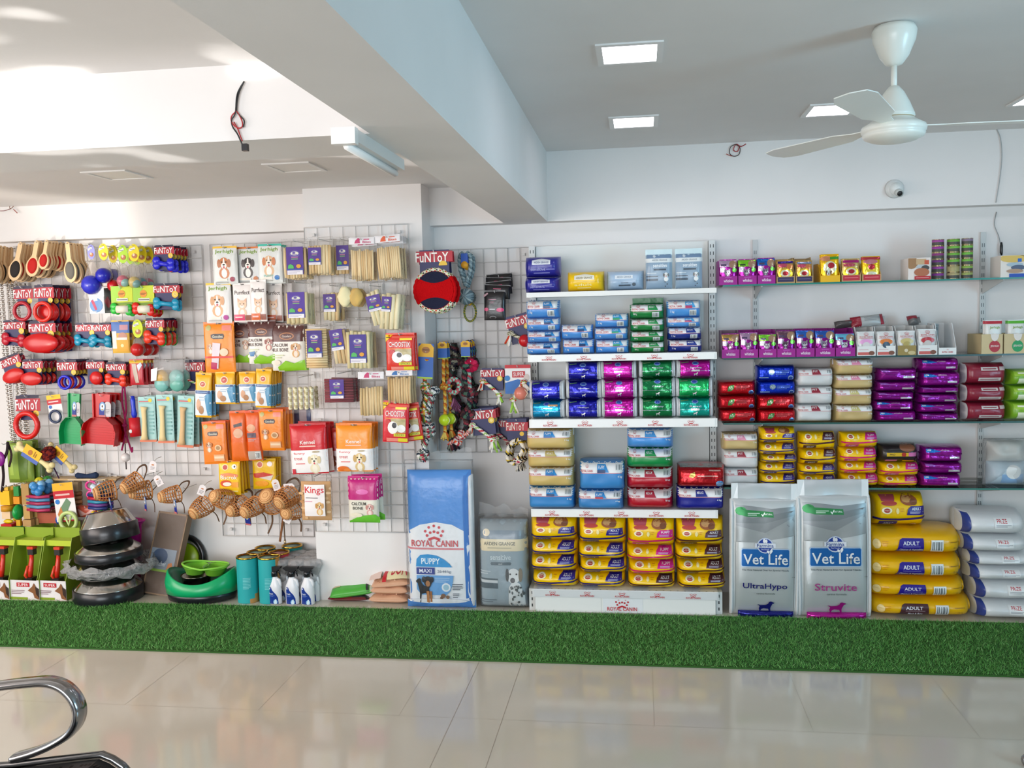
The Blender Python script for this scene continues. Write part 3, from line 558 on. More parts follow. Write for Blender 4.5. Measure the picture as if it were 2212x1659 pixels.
# second shelf
S2 = 'stack, second shelf'
stack('blue puppy food bag', 'in the four-bag blue '+S2, 1137, 1210, Y, ZS[1], (649.7, 689, 717, 742, 768), ['puppy']*4, .16, 'small blue bags')
stack('blue puppy food bag', 'in the two-bag blue '+S2, 1213, 1282, Y, ZS[1], (701, 733, 765), ['puppy']*2, .16, 'small blue bags')
stack('blue puppy food bag', 'in the three-bag blue '+S2, 1285, 1358, Y, ZS[1], (679, 710, 736, 766), ['junior']*3, .16, 'small blue bags')
stack('green and white pet food bag', 'in the green '+S2, 1361, 1435, Y, ZS[1], (659, 691, 718, 741, 765), ['green']*4, .16, 'small green bags')
stack(['pale blue and white bag']*2+['navy and white bag']*2, 'in the mixed blue '+S2, 1442, 1516, Y, ZS[1], (647, 684, 706, 733, 760), ['mini', 'mini', 'navy', 'navy'], .16, 'mixed blue bags')
upright('tall green bag standing behind the green stack, second shelf', 1366, 650, 1434, 764, 5.12, ZS[1], '157a40', [('e', .5, .30, .6, .16, 'cfd8d0')], d=.08)
upright('tall navy bag standing behind the mixed blue stack, second shelf', 1443, 652, 1512, 760, 5.12, ZS[1], '20206e', [('e', .5, .45, .6, .2, 'd8dadc')], d=.08)
# third shelf
S3 = 'stack, third shelf'; G3 = 'foil veterinary food bags'
stack(['navy foil bag', 'turquoise foil bag'], 'in the two-bag foil '+S3, 1146, 1214, Y, ZS[2], (823, 866, 905), ['v_navy', 'v_teal'], .2, G3, gus='dfe3e6')
stack('navy foil bag', 'in the three-bag navy '+S3, 1225, 1295, Y, ZS[2], (780, 822, 863, 905), ['v_navy']*3, .2, G3, gus='d9dde0')
stack('magenta foil bag', 'in the all-magenta '+S3, 1304, 1374, Y, ZS[2], (780, 820, 862, 905), ['v_mag']*3, .2, G3, gus='d9dde0')
stack('dark green foil bag', 'in the all-green '+S3, 1384, 1456, Y, ZS[2], (779, 817, 861, 904), ['v_green']*3, .2, G3, gus='d9dde0')
stack(['magenta foil bag', 'emerald foil bag', 'sea green foil bag'], 'in the three-colour '+S3, 1466, 1539, Y, ZS[2], (777, 817, 860, 904), ['v_mag', 'v_lime', 'v_sea'], .2, G3, gus='d9dde0')
# fourth shelf
S4 = 'stack, lowest gondola shelf'; Y4 = 4.865
stack(['gold pet food bag']*3+['blue puppy food bag'], 'in the gold and blue '+S4, 1139, 1239, Y4, ZS[3], (927, 969, 1009, 1051, 1099), ['gold4', 'gold4b', 'gold4', 'blue4'], .28, 'large lying bags')
stack(['plump blue puppy food bag', 'flatter blue puppy food bag'], 'in the all-blue '+S4, 1249, 1348, Y4-.01, ZS[3], (1002, 1064, 1106), ['blue4', 'blue4m'], .28, 'large lying bags', .008)
stack(['sky blue puppy food bag', 'green and white bag', 'red and white bag', 'red and white bag'], 'in the striped '+S4, 1356, 1457, Y4, ZS[3], (925, 966, 1010, 1055, 1099), ['sky4', 'green4', 'red4', 'red4'], .28, 'large lying bags')
stack(['shiny red pet food bag', 'navy and white bag'], 'in the red and navy '+S4, 1464, 1567, Y4, ZS[3], (1005, 1052, 1100), ['nd_red4', 'navy4'], .28, 'large lying bags', .006)
# base tray
ZB = .127; YB = 4.85; SB = 'gondola base column'; GB = 'yellow dog food bags on the base tray'
stack('yellow adult bag with blue label', 'in the first yellow '+SB, 1147, 1247, YB, ZB, (1112, 1166, 1199, 1235, 1270), ['ped_bT', 'ped_b', 'ped_b', 'ped_b'], .3, GB, .006)
stack('yellow adult bag with blue label', 'in the second yellow '+SB, 1249, 1351, YB, ZB, (1116, 1174, 1208, 1240, 1272), ['ped_bT', 'ped_b', 'ped_b', 'ped_b'], .3, GB, .006)
stack(['yellow puppy bag with pink label']*3+['yellow adult bag with brown label'], 'in the pink-labelled '+SB, 1355, 1458, YB, ZB, (1116, 1180, 1212, 1244, 1275), ['ped_pT', 'ped_p', 'ped_p', 'ped_n'], .3, GB, .006)
stack('yellow adult bag with brown label', 'in the brown-labelled '+SB, 1463, 1567, YB, ZB, (1115, 1178, 1211, 1244, 1278), ['ped_nT', 'ped_n', 'ped_n', 'ped_n'], .3, GB, .006)
# ================================================================ glass shelves
YG = 4.95; ZG = [1.746, 1.360, 1.014, .668]
SX = (.633, 1.825)
for x, l in zip(SX, ('near the gondola', 'far from the gondola')):
    t = thing('shelf_standard', 'grey slotted wall upright carrying glass shelves, '+l, 'wall upright', (x, WALL, .45)); b = MB('shelfwhite'); b.box(-.013, .013, -.016, 0, 0, 1.55, 'c9cccb')
    for k in range(37):
        for s in (-.005, .005): b.add([(s-.002, -.0164, .03+k*.04), (s+.002, -.0164, .03+k*.04), (s+.002, -.0164, .05+k*.04), (s-.002, -.0164, .05+k*.04)], [(0, 1, 2, 3)], '6a7072')
    b.obj('channel', t)
for i, (z, l) in enumerate(zip(ZG, ('topmost glass wall shelf with trays and cans', 'second glass wall shelf from top, holding trays of pouches', 'third glass wall shelf from top, holding stacked bags', 'lowest glass wall shelf above the big bags'))):
    t = thing('glass_shelf', l, 'glass shelf', (1.35, WALL, z), 'glass wall shelves')
    b = MB('glass', 'plastic'); x0, x1 = .43-1.35, 2.5-1.35; b.box(x0, x1, YG-WALL, -.02, -.009, 0, 'ffffff')
    b.box(x0, x1, YG-WALL-.0006, YG-WALL, -.009, -.0002, ('1f7d72', '24484a', '2c5a54', '3c7a70')[i], 1); b.obj('glass_pane', t)
    for x in SX:
        b = MB('shelfwhite'); b.prism([(-.018, -.009), (-.30, -.009), (-.30, -.016), (-.018, -.075)], -.002, .002, 'c6cac9'); o = b.obj('bracket', t, (x-1.35, 0, 0), (0, 0, PI/2))
        o.rotation_euler = (0, 0, PI/2)

def tray(lab, px0, px1, py1, Y, zb, col, h=.13, lip=.045, word=None, wc='e8d8ea', d=.20, side=None, name='display_tray', back=None, strip=None):
    """open-fronted shelf-ready box"""
    x0 = at(px0, py1, Y)[0]; x1 = at(px1, py1, Y)[0]; w = x1-x0-.002; t = thing(name, lab, 'display box', ((x0+x1)/2, Y, zb), 'display boxes on the glass shelves')
    b = MB('paper'); th = .0025; s = side or col
    b.box(-w/2, w/2, 0, d, 0, th, s); b.box(-w/2, w/2, d-th, d, th, h, back or s)
    for sx in (-1, 1):
        xa = sx*w/2; pr = [(0, th), (d, th), (d, h), (d*.35, h), (0, lip)]
        b.add([(xa, y, z) for y, z in pr]+[(xa-sx*th, y, z) for y, z in pr], [tuple(range(5)), tuple(range(9, 4, -1))]+[(i, i+5, (i+1) % 5+5, (i+1) % 5) for i in range(5)], s)
    b.obj('tray_body', t)
    b = MB('paper'); b.box(-w/2, w/2, -.001, th, 0, lip, col)
    ops = []
    if word: ops += [('l', .32, .12, .68, .26, 1, 'c060c0' if word == 'whiskas' else 'c8a8a0'), ('t', word, .24, .36, .76, .72, wc)]
    if strip: ops = strip
    b.art(lambda u, v, off: (-w/2+u*w, -.001-off, lip*(1-v)), ops, w/lip, step=.5); b.obj('front_lip', t)
    return t, w, (x0+x1)/2
def wetpouch(lab, x, Y, zb, w, h, base, ops, m='foil', d=.022, group='pouches in display boxes'):
    SEED[0] += 1; t = thing('food_pouch', lab, 'pouch', (x, Y, zb), group)
    bag('pouch_body', w, h, d, base, ops, m, t, p=4, q=3, r=1.7, wr=.002, seed=SEED[0], nu=8, nv=10)
    b = MB(m); b.box(-w/2, w/2, -.001, .001, h-.008, h+.004, base); b.obj('top_seal', t); return t
def a_whis(topc, cat='b8aeb4', kit=False):
    return [('r', 0, 0, 1, .28, topc), ('e', .78, .18, .24, .16, 'b08a70'), ('r', .08, .16, .40, .24, '5a4a6a' if topc != '7ac82a' else '3c5a2a'), ('r', .04, .30, .34, .50, 'd8cce0'), ('o', .86, .42, .13, '7ad04a'), ('cat', .45, .52, .40, cat, '9a9098', 'e4dfe2'), ('e', .66, .88, .2, .16, 'e0dce0')]
def a_pgold(bandc): return [('r', .05, .03, .95, .13, bandc), ('e', .36, .22, .3, .09, 'c8506a'), ('e', .76, .28, .20, .12, 'd8804a'), ('e', .5, .60, .42, .24, 'f4c820'), ('e', .5, .58, .30, .17, 'f6efc8'), ('e', .5, .58, .17, .10, 'b8303c')]
G1 = 'on the topmost glass shelf'
x_ = [(1553.5, 1593.5, 613.6, 559), (1594.5, 1635, 612.4, 558), (1636, 1675.5, 611, 555)]
for (a, b_, y, ty), (nm, tc, ct) in zip(x_, (('lilac-topped', 'b89ab8', '9a929a'), ('green-topped', '7ac82a', '8a8290'), ('blue-topped', '1a62b8', '7a7888'))):
    _, w, x = tray(f'purple display box of {nm} cat food pouches {G1}', a, b_, y, YG, ZG[0], '9a1288', word='whiskas'); h = at(a, ty, YG)[1]-at(a, y, YG)[1]
    for k in range(3): wetpouch(f'purple {nm} cat food pouch, {front_ord(k, 3)}in its box {G1}', x, YG+.018+k*.026, ZG[0]+.003, w*.93, h-.006-k*.002, 'a01490', a_whis(tc, ct))
for a, b_, y, ty, nm, bc in ((1677, 1717.5, 609.5, 560, 'blue-banded', '30207a'), (1719, 1757, 608.3, 561, 'silver-banded', '8a94b0')):
    _, w, x = tray(f'brown display box of {nm} dog food pouches {G1}', a, b_, y, YG, ZG[0], 'b09060', .135, .035, side='b29468', strip=[('r', .06, .1, .94, .8, '2f2a50'), ('l', .15, .3, .85, .6, 1, '55507a')]); h = at(a, ty, YG)[1]-at(a, y, YG)[1]
    for k in range(2): wetpouch(f'gold {nm} dog food pouch, {front_ord(k, 2)}in its box {G1}', x, YG+.018+k*.028, ZG[0]+.003, w*.92, h-.004, 'c09a50', a_pgold(bc))
for a, b_, y, ty, nm, bs, lp, ops in (
  (1772, 1815, 606.5, 547, 'bright yellow', 'f0b814', 'eab414', [('e', .3, .14, .3, .1, 'd8906a'), ('p', [(.5, .08), (.96, .06), (.98, .16), (.5, .18)], '4aa03a'), ('e', .5, .48, .36, .24, 'f4ecc4'), ('e', .56, .40, .19, .11, 'b8303c'), ('face', .42, .66, .34, 'e8e0d4', '7a5a40', 'f2eee8')]),
  (1818, 1860, 604.8, 556, 'pink-headed', 'c8a868', 'b82838', [('r', .06, .04, .94, .16, 'b02a78'), ('e', .4, .26, .34, .08, 'c05060'), ('e', .5, .62, .44, .26, 'f4c820'), ('e', .5, .56, .30, .16, 'f6efc8'), ('e', .52, .56, .18, .10, 'b8303c')]),
  (1862, 1904, 603.5, 551, 'red-headed', 'eec018', 'b82838', [('r', 0, 0, 1, .12, 'c0404c'), ('e', .45, .20, .4, .10, 'd0808a'), ('e', .5, .62, .42, .26, 'f8d848'), ('e', .5, .42, .20, .12, 'b8303c'), ('e', .5, .72, .3, .1, 'f0ecd0')])):
    _, w, x = tray(f'brown display box of {nm} dog food pouches {G1}' if nm != 'bright yellow' else f'yellow display box of dog food pouches {G1}', a, b_, y, YG, ZG[0], lp if nm == 'bright yellow' else 'c0a070', .10, .034, side='c8a870' if nm != 'bright yellow' else 'e8b010', strip=[] if nm == 'bright yellow' else [('r', .06, .08, .94, .86, lp), ('l', .14, .3, .86, .62, 1, 'd86a74')]); h = at(a, ty, YG)[1]-at(a, y, YG)[1]
    for k in range(2): wetpouch(f'{nm} dog food pouch, {front_ord(k, 2)}in its box {G1}', x, YG+.018+k*.028, ZG[0]+.003, w*.93, h-.004, bs, ops)
def carton(lab, px0, py0, px1, py1, Y, zb, col, ops, d=.14, side=None):
    x0, zt = at(px0, py0, Y); x1 = at(px1, py1, Y)[0]; h = zt-at(px0, py1, Y)[1]; w = x1-x0; t = thing('food_carton', lab, 'carton', ((x0+x1)/2, Y, zb), 'food cartons on the glass shelves')
    b = MB('paper'); b.box(-w/2, w/2, 0, d, 0, h, side or col); b.add([(-w/2, -.0003, 0), (w/2, -.0003, 0), (w/2, -.0003, h), (-w/2, -.0003, h)], [(0, 1, 2, 3)], col)
    b.art(lambda u, v, off: (-w/2+u*w, -.0003-off, h*(1-v)), ops, w/h, step=.3); b.obj('carton_body', t)
    b = MB('paper'); b.box(-w/2, w/2, 0, d*.5, h, h+.0015, side or col); b.obj('lid_flap', t); return t
carton('white and brown food carton with red band beside the cans', 1962, 554, 2010, 600.5, YG, ZG[0], 'e6dcd6', [('e', .14, .2, .3, .3, 'a07850'), ('r', .35, .04, .8, .3, 'c8a880'), ('r', .72, .10, .92, .30, 'c8583a'), ('e', .62, .40, .28, .10, 'b8c0c4'), ('e', .76, .46, .18, .12, '4a4644'), ('e', .6, .66, .34, .2, 'b06a48'), ('r', .28, .84, 1, 1, 'b8242c'), ('l', .34, .89, .92, .96, 1, 'e4a0a0')])
carton('white and gold food carton with blue band at the shelf end', 2162, 548, 2222, 594.5, YG, ZG[0], 'e4dcd4', [('e', .5, .12, .6, .2, 'd8b860'), ('r', .6, .14, .74, .30, '2a66c0'), ('e', .5, .42, .3, .10, 'a8bcc8'), ('e', .62, .56, .26, .12, '54607a'), ('e', .5, .72, .3, .1, 'b09078'), ('r', .30, .84, 1, 1, '2a50b0')])
for ci, (a, b_, yb, yt, cols, lab) in enumerate(((2020, 2047, 600, 512.5, ['a04a98', '9a3a9a', '8a3a7a', '7a3a86', '9a4aa0', '8a3a96'], 'purple-banded food can'), (2053, 2081.5, 598.6, 511, ['6ab040', '78b84a', '70b044', '74b848', 'a8a070', 'b0a478'], 'green-banded food can'), (2084.5, 2110, 597.4, 509, ['8a7a90', '78b84a', '70b848', '74b44a', '8ab050', '9aa860'], 'green and beige food can'))):
    x0 = at(a, yb, YG)[0]; x1 = at(b_, yb, YG)[0]; r = (x1-x0)/2; hh = (at(a, yt, YG)[1]-at(a, yb, YG)[1])/6
    for k in range(6):
        t = thing('food_can', f'{lab}, {top_ord(5-k, 6)}in the {("first", "middle", "last")[ci]} column of cans', 'can', ((x0+x1)/2, YG+.03+r, ZG[0]+k*hh), 'cans stacked on the top glass shelf')
        c = cols[5-k]; b = MB('paper'); b.lathe([(r*.97, .002, '6c675c'), (r*.97, hh*.08, '4a4a44' if c != 'a8a070' else c), (r*.97, hh*.55, c), (r*.97, hh-.003, c)], c, 24); b.obj('can_label', t)
        b = MB('steel'); b.lathe([(r*.95, 0), (r, .0005), (r, .003), (r*.97, .004)], 'c9b98a', 24); b.lathe([(r*.97, hh-.004), (r, hh-.003), (r, hh-.0004), (r*.92, hh-.0004), (r*.9, hh-.002), (0, hh-.002)], 'c8bc9a', 24); b.obj('can_rim', t)
# second glass shelf
G2 = 'on the second glass shelf'
xs = [(1559, 1598), (1598.7, 1638), (1639, 1678), (1678.6, 1719), (1719.7, 1760), (1761, 1804), (1805, 1847.5)]
P2 = [('amber-topped', 'a88848', '6a4a60', 719), ('lilac', 'a888a8', '8a7e8a', 716), ('green-topped', '7ac83a', 'b0a8b0', 720), ('brown-topped', '6a4a5a', '6a5464', 713), ('blue-topped', '2a62b8', '9a92a0', 712), ('dark blue-topped', '2a5ab0', '8a8094', 713), ('sky-topped', '6ab8d8', 'b8b4bc', 720)]
for i, ((a, b_), (nm, tc, ct, ty)) in enumerate(zip(xs, P2)):
    y = 772-.006*(a-1559)*1.0; _, w, x = tray(f'purple display box of {nm} cat food pouches {G2}', a, b_, y, YG, ZG[1], '9a1288', .145, .045, word='whiskas', d=.19, side='8a6a80' if i in (0, 3) else None); h = at(a, ty, YG)[1]-at(a, y, YG)[1]
    for k in range(2): wetpouch(f'purple {nm} cat food pouch, {front_ord(k, 2)}in its box {G2}', x, YG+.016+k*.028, ZG[1]+.003, w*.93, h-.008, '86107e', a_whis(tc, ct))
def a_rcp(mid, pic): return [('crown', .5, .09, .26, RED), ('t', 'ROYAL CANIN', .12, .17, .88, .23, RED), ('r', .08, .26, .92, .275, 'c86a70'), ('e', .5, .42, .38, .13, mid), ('e', .5, .56, .22, .14, pic)]
for (a, b_, nm, mid, pic, ty) in ((1851, 1892, 'pink', 'e0a0d0', 'd8d4d4', 717), (1894, 1935, 'orange', 'd87a30', '3a4a60', 717), (1939, 1979.5, 'gold', 'c8b878', 'b0a060', 716), (1983, 2025, 'red', 'b83038', 'c8c0bc', 713)):
    y = 770.5-.006*(a-1851); _, w, x = tray(f'white display box of {nm} cat food pouches {G2}', a, b_, y, YG, ZG[1], 'e4e4e2' if nm != 'gold' else '9a8448', .15, .05, d=.19, side='dcdcda', strip=[('r', .04, .62, .80, .92, 'c8605a'), ('e', .78, .72, .16, .22, '7a4a38'), ('l', .1, .3, .6, .44, 1, 'd0b0b0')] if nm != 'gold' else [('o', .45, .5, .10, 'd8ccb0'), ('e', .75, .75, .2, .2, 'c8b888')]); h = at(a, ty, YG)[1]-at(a, y, YG)[1]
    for k in range(2): wetpouch(f'white and {nm} cat food pouch, {front_ord(k, 2)}in its box {G2}', x, YG+.016+k*.028, ZG[1]+.003, w*.93, h-.01, 'd8d9d8', a_rcp(mid, pic), 'bag')
_, w, x = tray(f'half-empty white display box {G2}', 2027, 2066, 769, YG, ZG[1], 'e6e7e6', .16, .035, d=.19, side='d6d9da', strip=[('t', 'ROYAL CANIN', .2, .5, .8, .75, RED), ('crown', .5, .25, .1, RED)])
wetpouch('lone grey pouch leaning in the half-empty white box', x-.03, YG+.12, ZG[1]+.003, w*.52, .15, '8a9498', [('r', .1, .1, .8, .2, '3a4a50'), ('e', .3, .7, .2, .1, '2a4a70')], 'bag')
def flop(lab, pts, Y, z, base, ops, d=.05):     # a pouch lying on the boxes
    (a, b_), (c, e) = pts; x0, z0 = at(a, b_, Y); x1, z1 = at(c, e, Y); w = x1-x0; h = z0-z1; t = thing('food_pouch', lab, 'pouch', ((x0+x1)/2, Y+d/2, z), 'loose pouches on boxes', rot=(-.5, -.10, 0)); SEED[0] += 1
    bag('pouch_body', w, h, d, base, ops, 'bag', t, p=3, q=2.5, r=1.7, wr=.006, seed=SEED[0]); b = MB('bag'); b.box(w/2-.006, w/2+.012, -.002, .002, h*.2, h*.8, base); b.obj('side_seal', t)
flop('grey and red pouch lying on top of the white boxes', [(1843, 692), (1912, 716)], 5.02, ZG[1]+.152, 'a8acac', [('r', 0, 0, .3, 1, '8a2030'), ('l', .4, .3, .9, .7, 3, '8a8e90'), ('r', .9, 0, 1, 1, '9a3040')])
flop('dark pouch lying on the last purple box', [(1806, 704), (1850, 719)], 5.04, ZG[1]+.148, '4a4444', [('r', .5, 0, .8, .4, '8a2a34')])
flop('small red and grey pouch poking up behind the gold box', [(1966, 692), (1988, 714)], 5.09, ZG[1]+.152, '6a6a6a', [('r', 0, 0, .9, .5, '8a2434')])
for a, b_, nm, tc, kc in ((2119, 2166, 'red-topped', 'b83040', 'b02a38'), (2168, 2216, 'green-topped', '5ab03a', '2a9a5a')):
    _, w, x = tray(f'tan display box of {nm} dog treat pouches {G2}', a, b_, 766, YG, ZG[1], 'cdb98c', .10, .10, d=.20, side='c4b084', strip=[('e', .62, .62, .26, .3, kc), ('t', 'JERHIGH', .42, .55, .82, .68, 'e8d8d0'), ('e', .62, 0, .2, .36, 'e4ddd6')]); h = at(a, 694, YG)[1]-at(a, 766, YG)[1]
    for k in range(2): wetpouch(f'white {nm} dog treat pouch, {front_ord(k, 2)}in its tan box', x+.012, YG+.02+k*.03, ZG[1]+.003, w*.78, h-.006, 'dfe0dc', [('r', 0, 0, 1, .09, tc), ('t', 'Jerhigh', .25, .16, .85, .26, '8aa83a'), ('face', .55, .46, .36, 'f0e8e0', 'c8784a', 'f6f2ee')], 'bag')
# third glass shelf
G = 'stack, third glass shelf'; gg = 'bags on the third glass shelf'; Y = YG+.006
stack('shiny red pet food bag', 'in the all-red foil '+G, 1554, 1634.5, Y, ZG[2], (824, 855, 885, 914), ['nd_red']*3, .2, gg)
stack(['shiny blue pet food bag']*2+['shiny red pet food bag']*2, 'in the blue and red '+G, 1637, 1719.5, Y, ZG[2], (791, 825, 855, 886, 914), ['nd_blue']*2+['nd_red']*2, .2, gg)
stack('plain white pet food bag', 'in the white '+G, 1722, 1800, Y, ZG[2], (797.5, 837, 876, 914), ['fit']*3, .2, gg)
stack('gold pet food bag', 'in the gold '+G, 1804.5, 1887, Y, ZG[2], (777.6, 811, 842, 877, 913), ['gold4c', 'gold4c', 'gold4d', 'gold4d'], .2, gg)
stack('crumpled purple cat food bag', 'in the five-bag purple '+G, 1894, 1979, Y, ZG[2], (797, 826, 848, 868, 890, 913), ['whis2', 'whis2', 'whis2', 'whis', 'whis'], .2, gg, .009)
stack('glossy purple cat food bag', 'in the six-bag purple '+G, 1988, 2074, Y, ZG[2], (777, 806, 838, 853, 874, 895, 913), ['whis', 'whis', 'whis2', 'whis2', 'whis', 'whis2'], .2, gg, .009)
stack('maroon pet food bag', 'in the maroon '+G, 2088, 2177, Y, ZG[2], (788, 834, 873, 913), ['maroon']*3, .2, gg)
stack('bright green cat food bag', 'in the green '+G, 2184, 2256, Y, ZG[2], (802, 837, 872, 913), ['lime']*3, .2, gg)
# lowest glass shelf
G = 'stack, lowest glass shelf'; gg = 'bags on the lowest glass shelf'
stack(['gold pet food bag']+['plain white pet food bag']*2, 'in the gold and white '+G, 1562, 1639, Y, ZG[3], (939, 974.5, 1014, 1053), ['gold4c', 'fit', 'fit'], .2, gg)
stack('yellow bag with blue label', 'in the five-bag yellow '+G, 1646, 1723, Y, ZG[3], (926, 960, 985, 1003, 1027, 1053), ['ped_bT', 'ped_b', 'ped_b', 'ped_b', 'ped_b'], .2, gg, .007)
stack(['yellow bag with brown label']*2+['yellow bag with blue label']*2, 'in the brown-topped '+G, 1731, 1810, Y, ZG[3], (936, 973, 1006, 1029, 1053), ['ped_n', 'ped_n', 'ped_b', 'ped_b'], .2, gg, .007)
stack('yellow bag with pink label', 'in the four-bag pink '+G, 1818, 1898, Y, ZG[3], (936, 969, 1000, 1026, 1053), ['ped_p']*4, .2, gg, .007)
stack(['black and yellow bag']+['yellow bag with pink label']*2, 'in the black-topped '+G, 1904, 1988, Y, ZG[3], (962, 1002, 1031, 1054), ['ped_k', 'ped_p', 'ped_p'], .2, gg, .007)
stack('purple cat food bag', 'in the three-bag purple '+G, 1996, 2083, Y, ZG[3], (966, 1000, 1026, 1054), ['whis', 'whis2', 'whis'], .2, gg, .008)
SEED[0] += 1; x0, zt = at(2136, 946, 5.0); x1, zb = at(2232, 1046, 5.0)
t = thing('wrapped_bundle', 'clear plastic wrapped bundle at the end of the lowest glass shelf', 'wrapped bundle', ((x0+x1)/2, 5.08, ZG[3]))
bag('wrapper', x1-x0, zt-zb, .16, 'd8dcdc', [], 'haze', t, p=3, q=3, r=1.8, wr=.03, seed=SEED[0]); bag('contents', (x1-x0)*.86, (zt-zb)*.5, .13, 'b8ccd8', [('r', .3, .5, .9, .9, '8ab0d8'), ('e', .6, .4, .2, .3, 'e8eae8')], 'bag', t, p=3, q=3, r=1.8, wr=.02, seed=3)
o = bag('contents', (x1-x0)*.84, (zt-zb)*.45, .12, 'c8c8c2', [], 'bag', t, p=3, q=3, r=1.8, wr=.02, seed=9); o.location = (0, 0, (zt-zb)*.5)

# ================================================================ big bags on the floor by the glass shelves
def vetlife(lab, px0, py0, px1, py1, word, wc, foot, tilt, skew):
    Yb = 4.832; x0, zt = at(px0, py0, Yb); x1, _ = at(px1, py1, Yb); zb = at((px0+px1)/2, py1-4, Yb)[1]; h = zt-zb; w = x1-x0-.024; d = .105; SEED[0] += 1
    t = thing('pet_food_bag', lab, 'pet food bag', ((x0+x1)/2, Yb+d/2, .0), 'tall silver veterinary food bags', rot=(0, skew, 0)); hb = h*.89
    ops = [('r', 0, 0, .06, 1, 'd6dbdc'), ('r', .945, 0, 1, 1, 'd6dbdc'), ('p', [(.06, .05), (.30, .06), (.60, .08), (.945, .06), (.945, .20), (.6, .30), (.3, .33), (.06, .30)], '8b9092'), ('p', [(.06, .22), (.5, .28), (.945, .14), (.945, .30), (.4, .36), (.06, .36)], '9fa4a5'), ('p', [(.06, .1), (.3, .16), (.945, .09), (.945, .13), (.5, .2), (.06, .2)], '7d8385'),
      ('e', .14, .10, .085, .035, '2f8048'), ('p', [(.08, .085), (.62, .105), (.63, .15), (.22, .145), (.08, .125)], '2f8048'), ('l', .24, .112, .42, .140, 2, 'cfe4d4'), ('p', [(.44, .125), (.455, .122), (.465, .133), (.49, .108), (.50, .112), (.466, .145)], 'f0f4f0'), ('t', 'NATURAL', .49, .117, .61, .131, 'e4efe6'),
      ('p', [(.135, .425), (.15, .41), (.85, .41), (.87, .425), (.87, .555), (.85, .57), (.15, .57), (.135, .555)], 'b8cfe8'), ('p', [(.148, .428), (.16, .417), (.845, .417), (.857, .428), (.857, .55), (.845, .562), (.16, .562), (.148, .55)], '1a66b0'),
      ('e', .5, .385, .125, .066, 'c8d4e8'), ('e', .5, .385, .108, .057, '22409a'), ('r', .345, .365, .655, .403, 'dfe5ee'), ('t', 'Farmina', .375, .370, .625, .400, '2a4a94'), ('e', .485, .345, .02, .018, 'f0f2f6'), ('e', .515, .348, .018, .015, 'f0f2f6'), ('t', 'Pet Foods', .44, .410, .56, .422, 'c8d4ee'),
      ('t', 'Vet Life', .17, .455, .84, .545, 'f2f6fa'), ('p', [(.555, .455), (.52, .43), (.54, .425), (.565, .435)], 'f2f6fa'), ('p', [(.565, .455), (.575, .42), (.60, .405), (.61, .43), (.59, .45)], 'f2f6fa'), ('t', 'The First Natural Diet for Special Needs', .15, .585, .855, .603, '5a6670'),
      ('t', '12 kg', .90, .645, .94, .655, '50565a'), ('t', word, .5-.037*len(word), .705, .5+.037*len(word), .765, wc), ('t', 'canine formula', .37, .785, .65, .800, '7a8286'), ('dogsil', .38, .86, .64, .965, foot)]
    bag('bag_body', w, hb, d, 'ccd1d2', ops, 'silver', t, nu=18, nv=22, step=.07, p=7, q=3.6, r=2.0, wr=.006, seed=SEED[0])
    b = MB('silver', 'bag'); n = 10
    vs = [((-w/2+w*i/n), -.006-.006*math.sin(i*.9), hb*.93) for i in range(n+1)]+[((-w/2+w*i/n)*1.0, -.004+.006*math.sin(i*1.3), h) for i in range(n+1)]
    vs += [(x, y+.012, z) for x, y, z in vs]; m = n+1
    fs = [(i, i+1, m+i+1, m+i) for i in range(n)]+[(2*m+i+1, 2*m+i, 3*m+i, 3*m+i+1) for i in range(n)]+[(m+i, m+i+1, 3*m+i+1, 3*m+i) for i in range(n)]+[(0, m, 3*m, 2*m), (n, 2*m+n, 3*m+n, m+n)]
    b.add(vs, fs, 'cfd6d8', 0, True)
    for s in (0, n-1): b.add([(x, y-.001, z) for x, y, z in (vs[s], vs[s+1], vs[m+s+1], vs[m+s])], [(0, 1, 2, 3)], 'e6eaeb', 1)
    b.obj('top_flap', t)
    for sx in (-1, 1):
        b = MB('bag'); f, g = pil(.02, hb*.99, d*.95, 2, 9, 2, .004, SEED[0]); b.closed(f, g, 'd9dedf', 4, 12); b.obj('side_gusset', t, (sx*w*.495, .004, 0))
    b = MB('foil'); f, g = pil(w*.84, .034, .05, 6, 2, 2, .012, SEED[0]+3); b.closed(f, g, foot, 12, 4); b.obj('folded_foot', t, (.005, -d*.40, 0))
    return t
vetlife('tall silver veterinary bag with navy lettering, beside the gondola', 1574, 1050, 1729, 1340, 'UltraHypo', '28287c', '1c2078', -.03, .008)
vetlife('tall silver veterinary bag with pink lettering, beside the yellow sacks', 1724, 1045, 1888, 1347, 'Struvite', 'c0509a', 'b01a8c', -.03, -.012)
YP = 4.86
def sack(lab, px0, px1, ya, yb, key, z0, z1, d=.40, dx=0, name='pet_food_bag', group='large yellow dog food sacks', Y=YP):
    x0 = at(px0, yb, Y)[0]; x1 = at(px1, yb, Y)[0]; SEED[0] += 1; base, ops, m = ITEM[key]; t = thing(name, lab, 'pet food bag', ((x0+x1)/2, Y+d/2, z0), group)
    bag('sack_body', x1-x0, z1-z0, d, base, ops, m, t, nu=18, nv=12, step=.06, p=10, q=2.8, r=2.1, wr=.012, seed=SEED[0])
    b = MB(m); w = x1-x0; h = z1-z0; b.closed(*pil(.03, h*.72, d*.7, 2, 3, 2, .004, SEED[0]), base, 4, 6); b.obj('end_fold', t, (w*.497, .02, h*.14)); return t
zz = [at(1990, y, YP)[1] for y in (1325, 1283, 1241, 1190, 1138)]; s = -zz[0]; zz = [z+s for z in zz]
sack('large yellow sack with brown label, lowest in its stack', 1882, 2108, 0, 1325, 'ped15n', zz[0], zz[1])
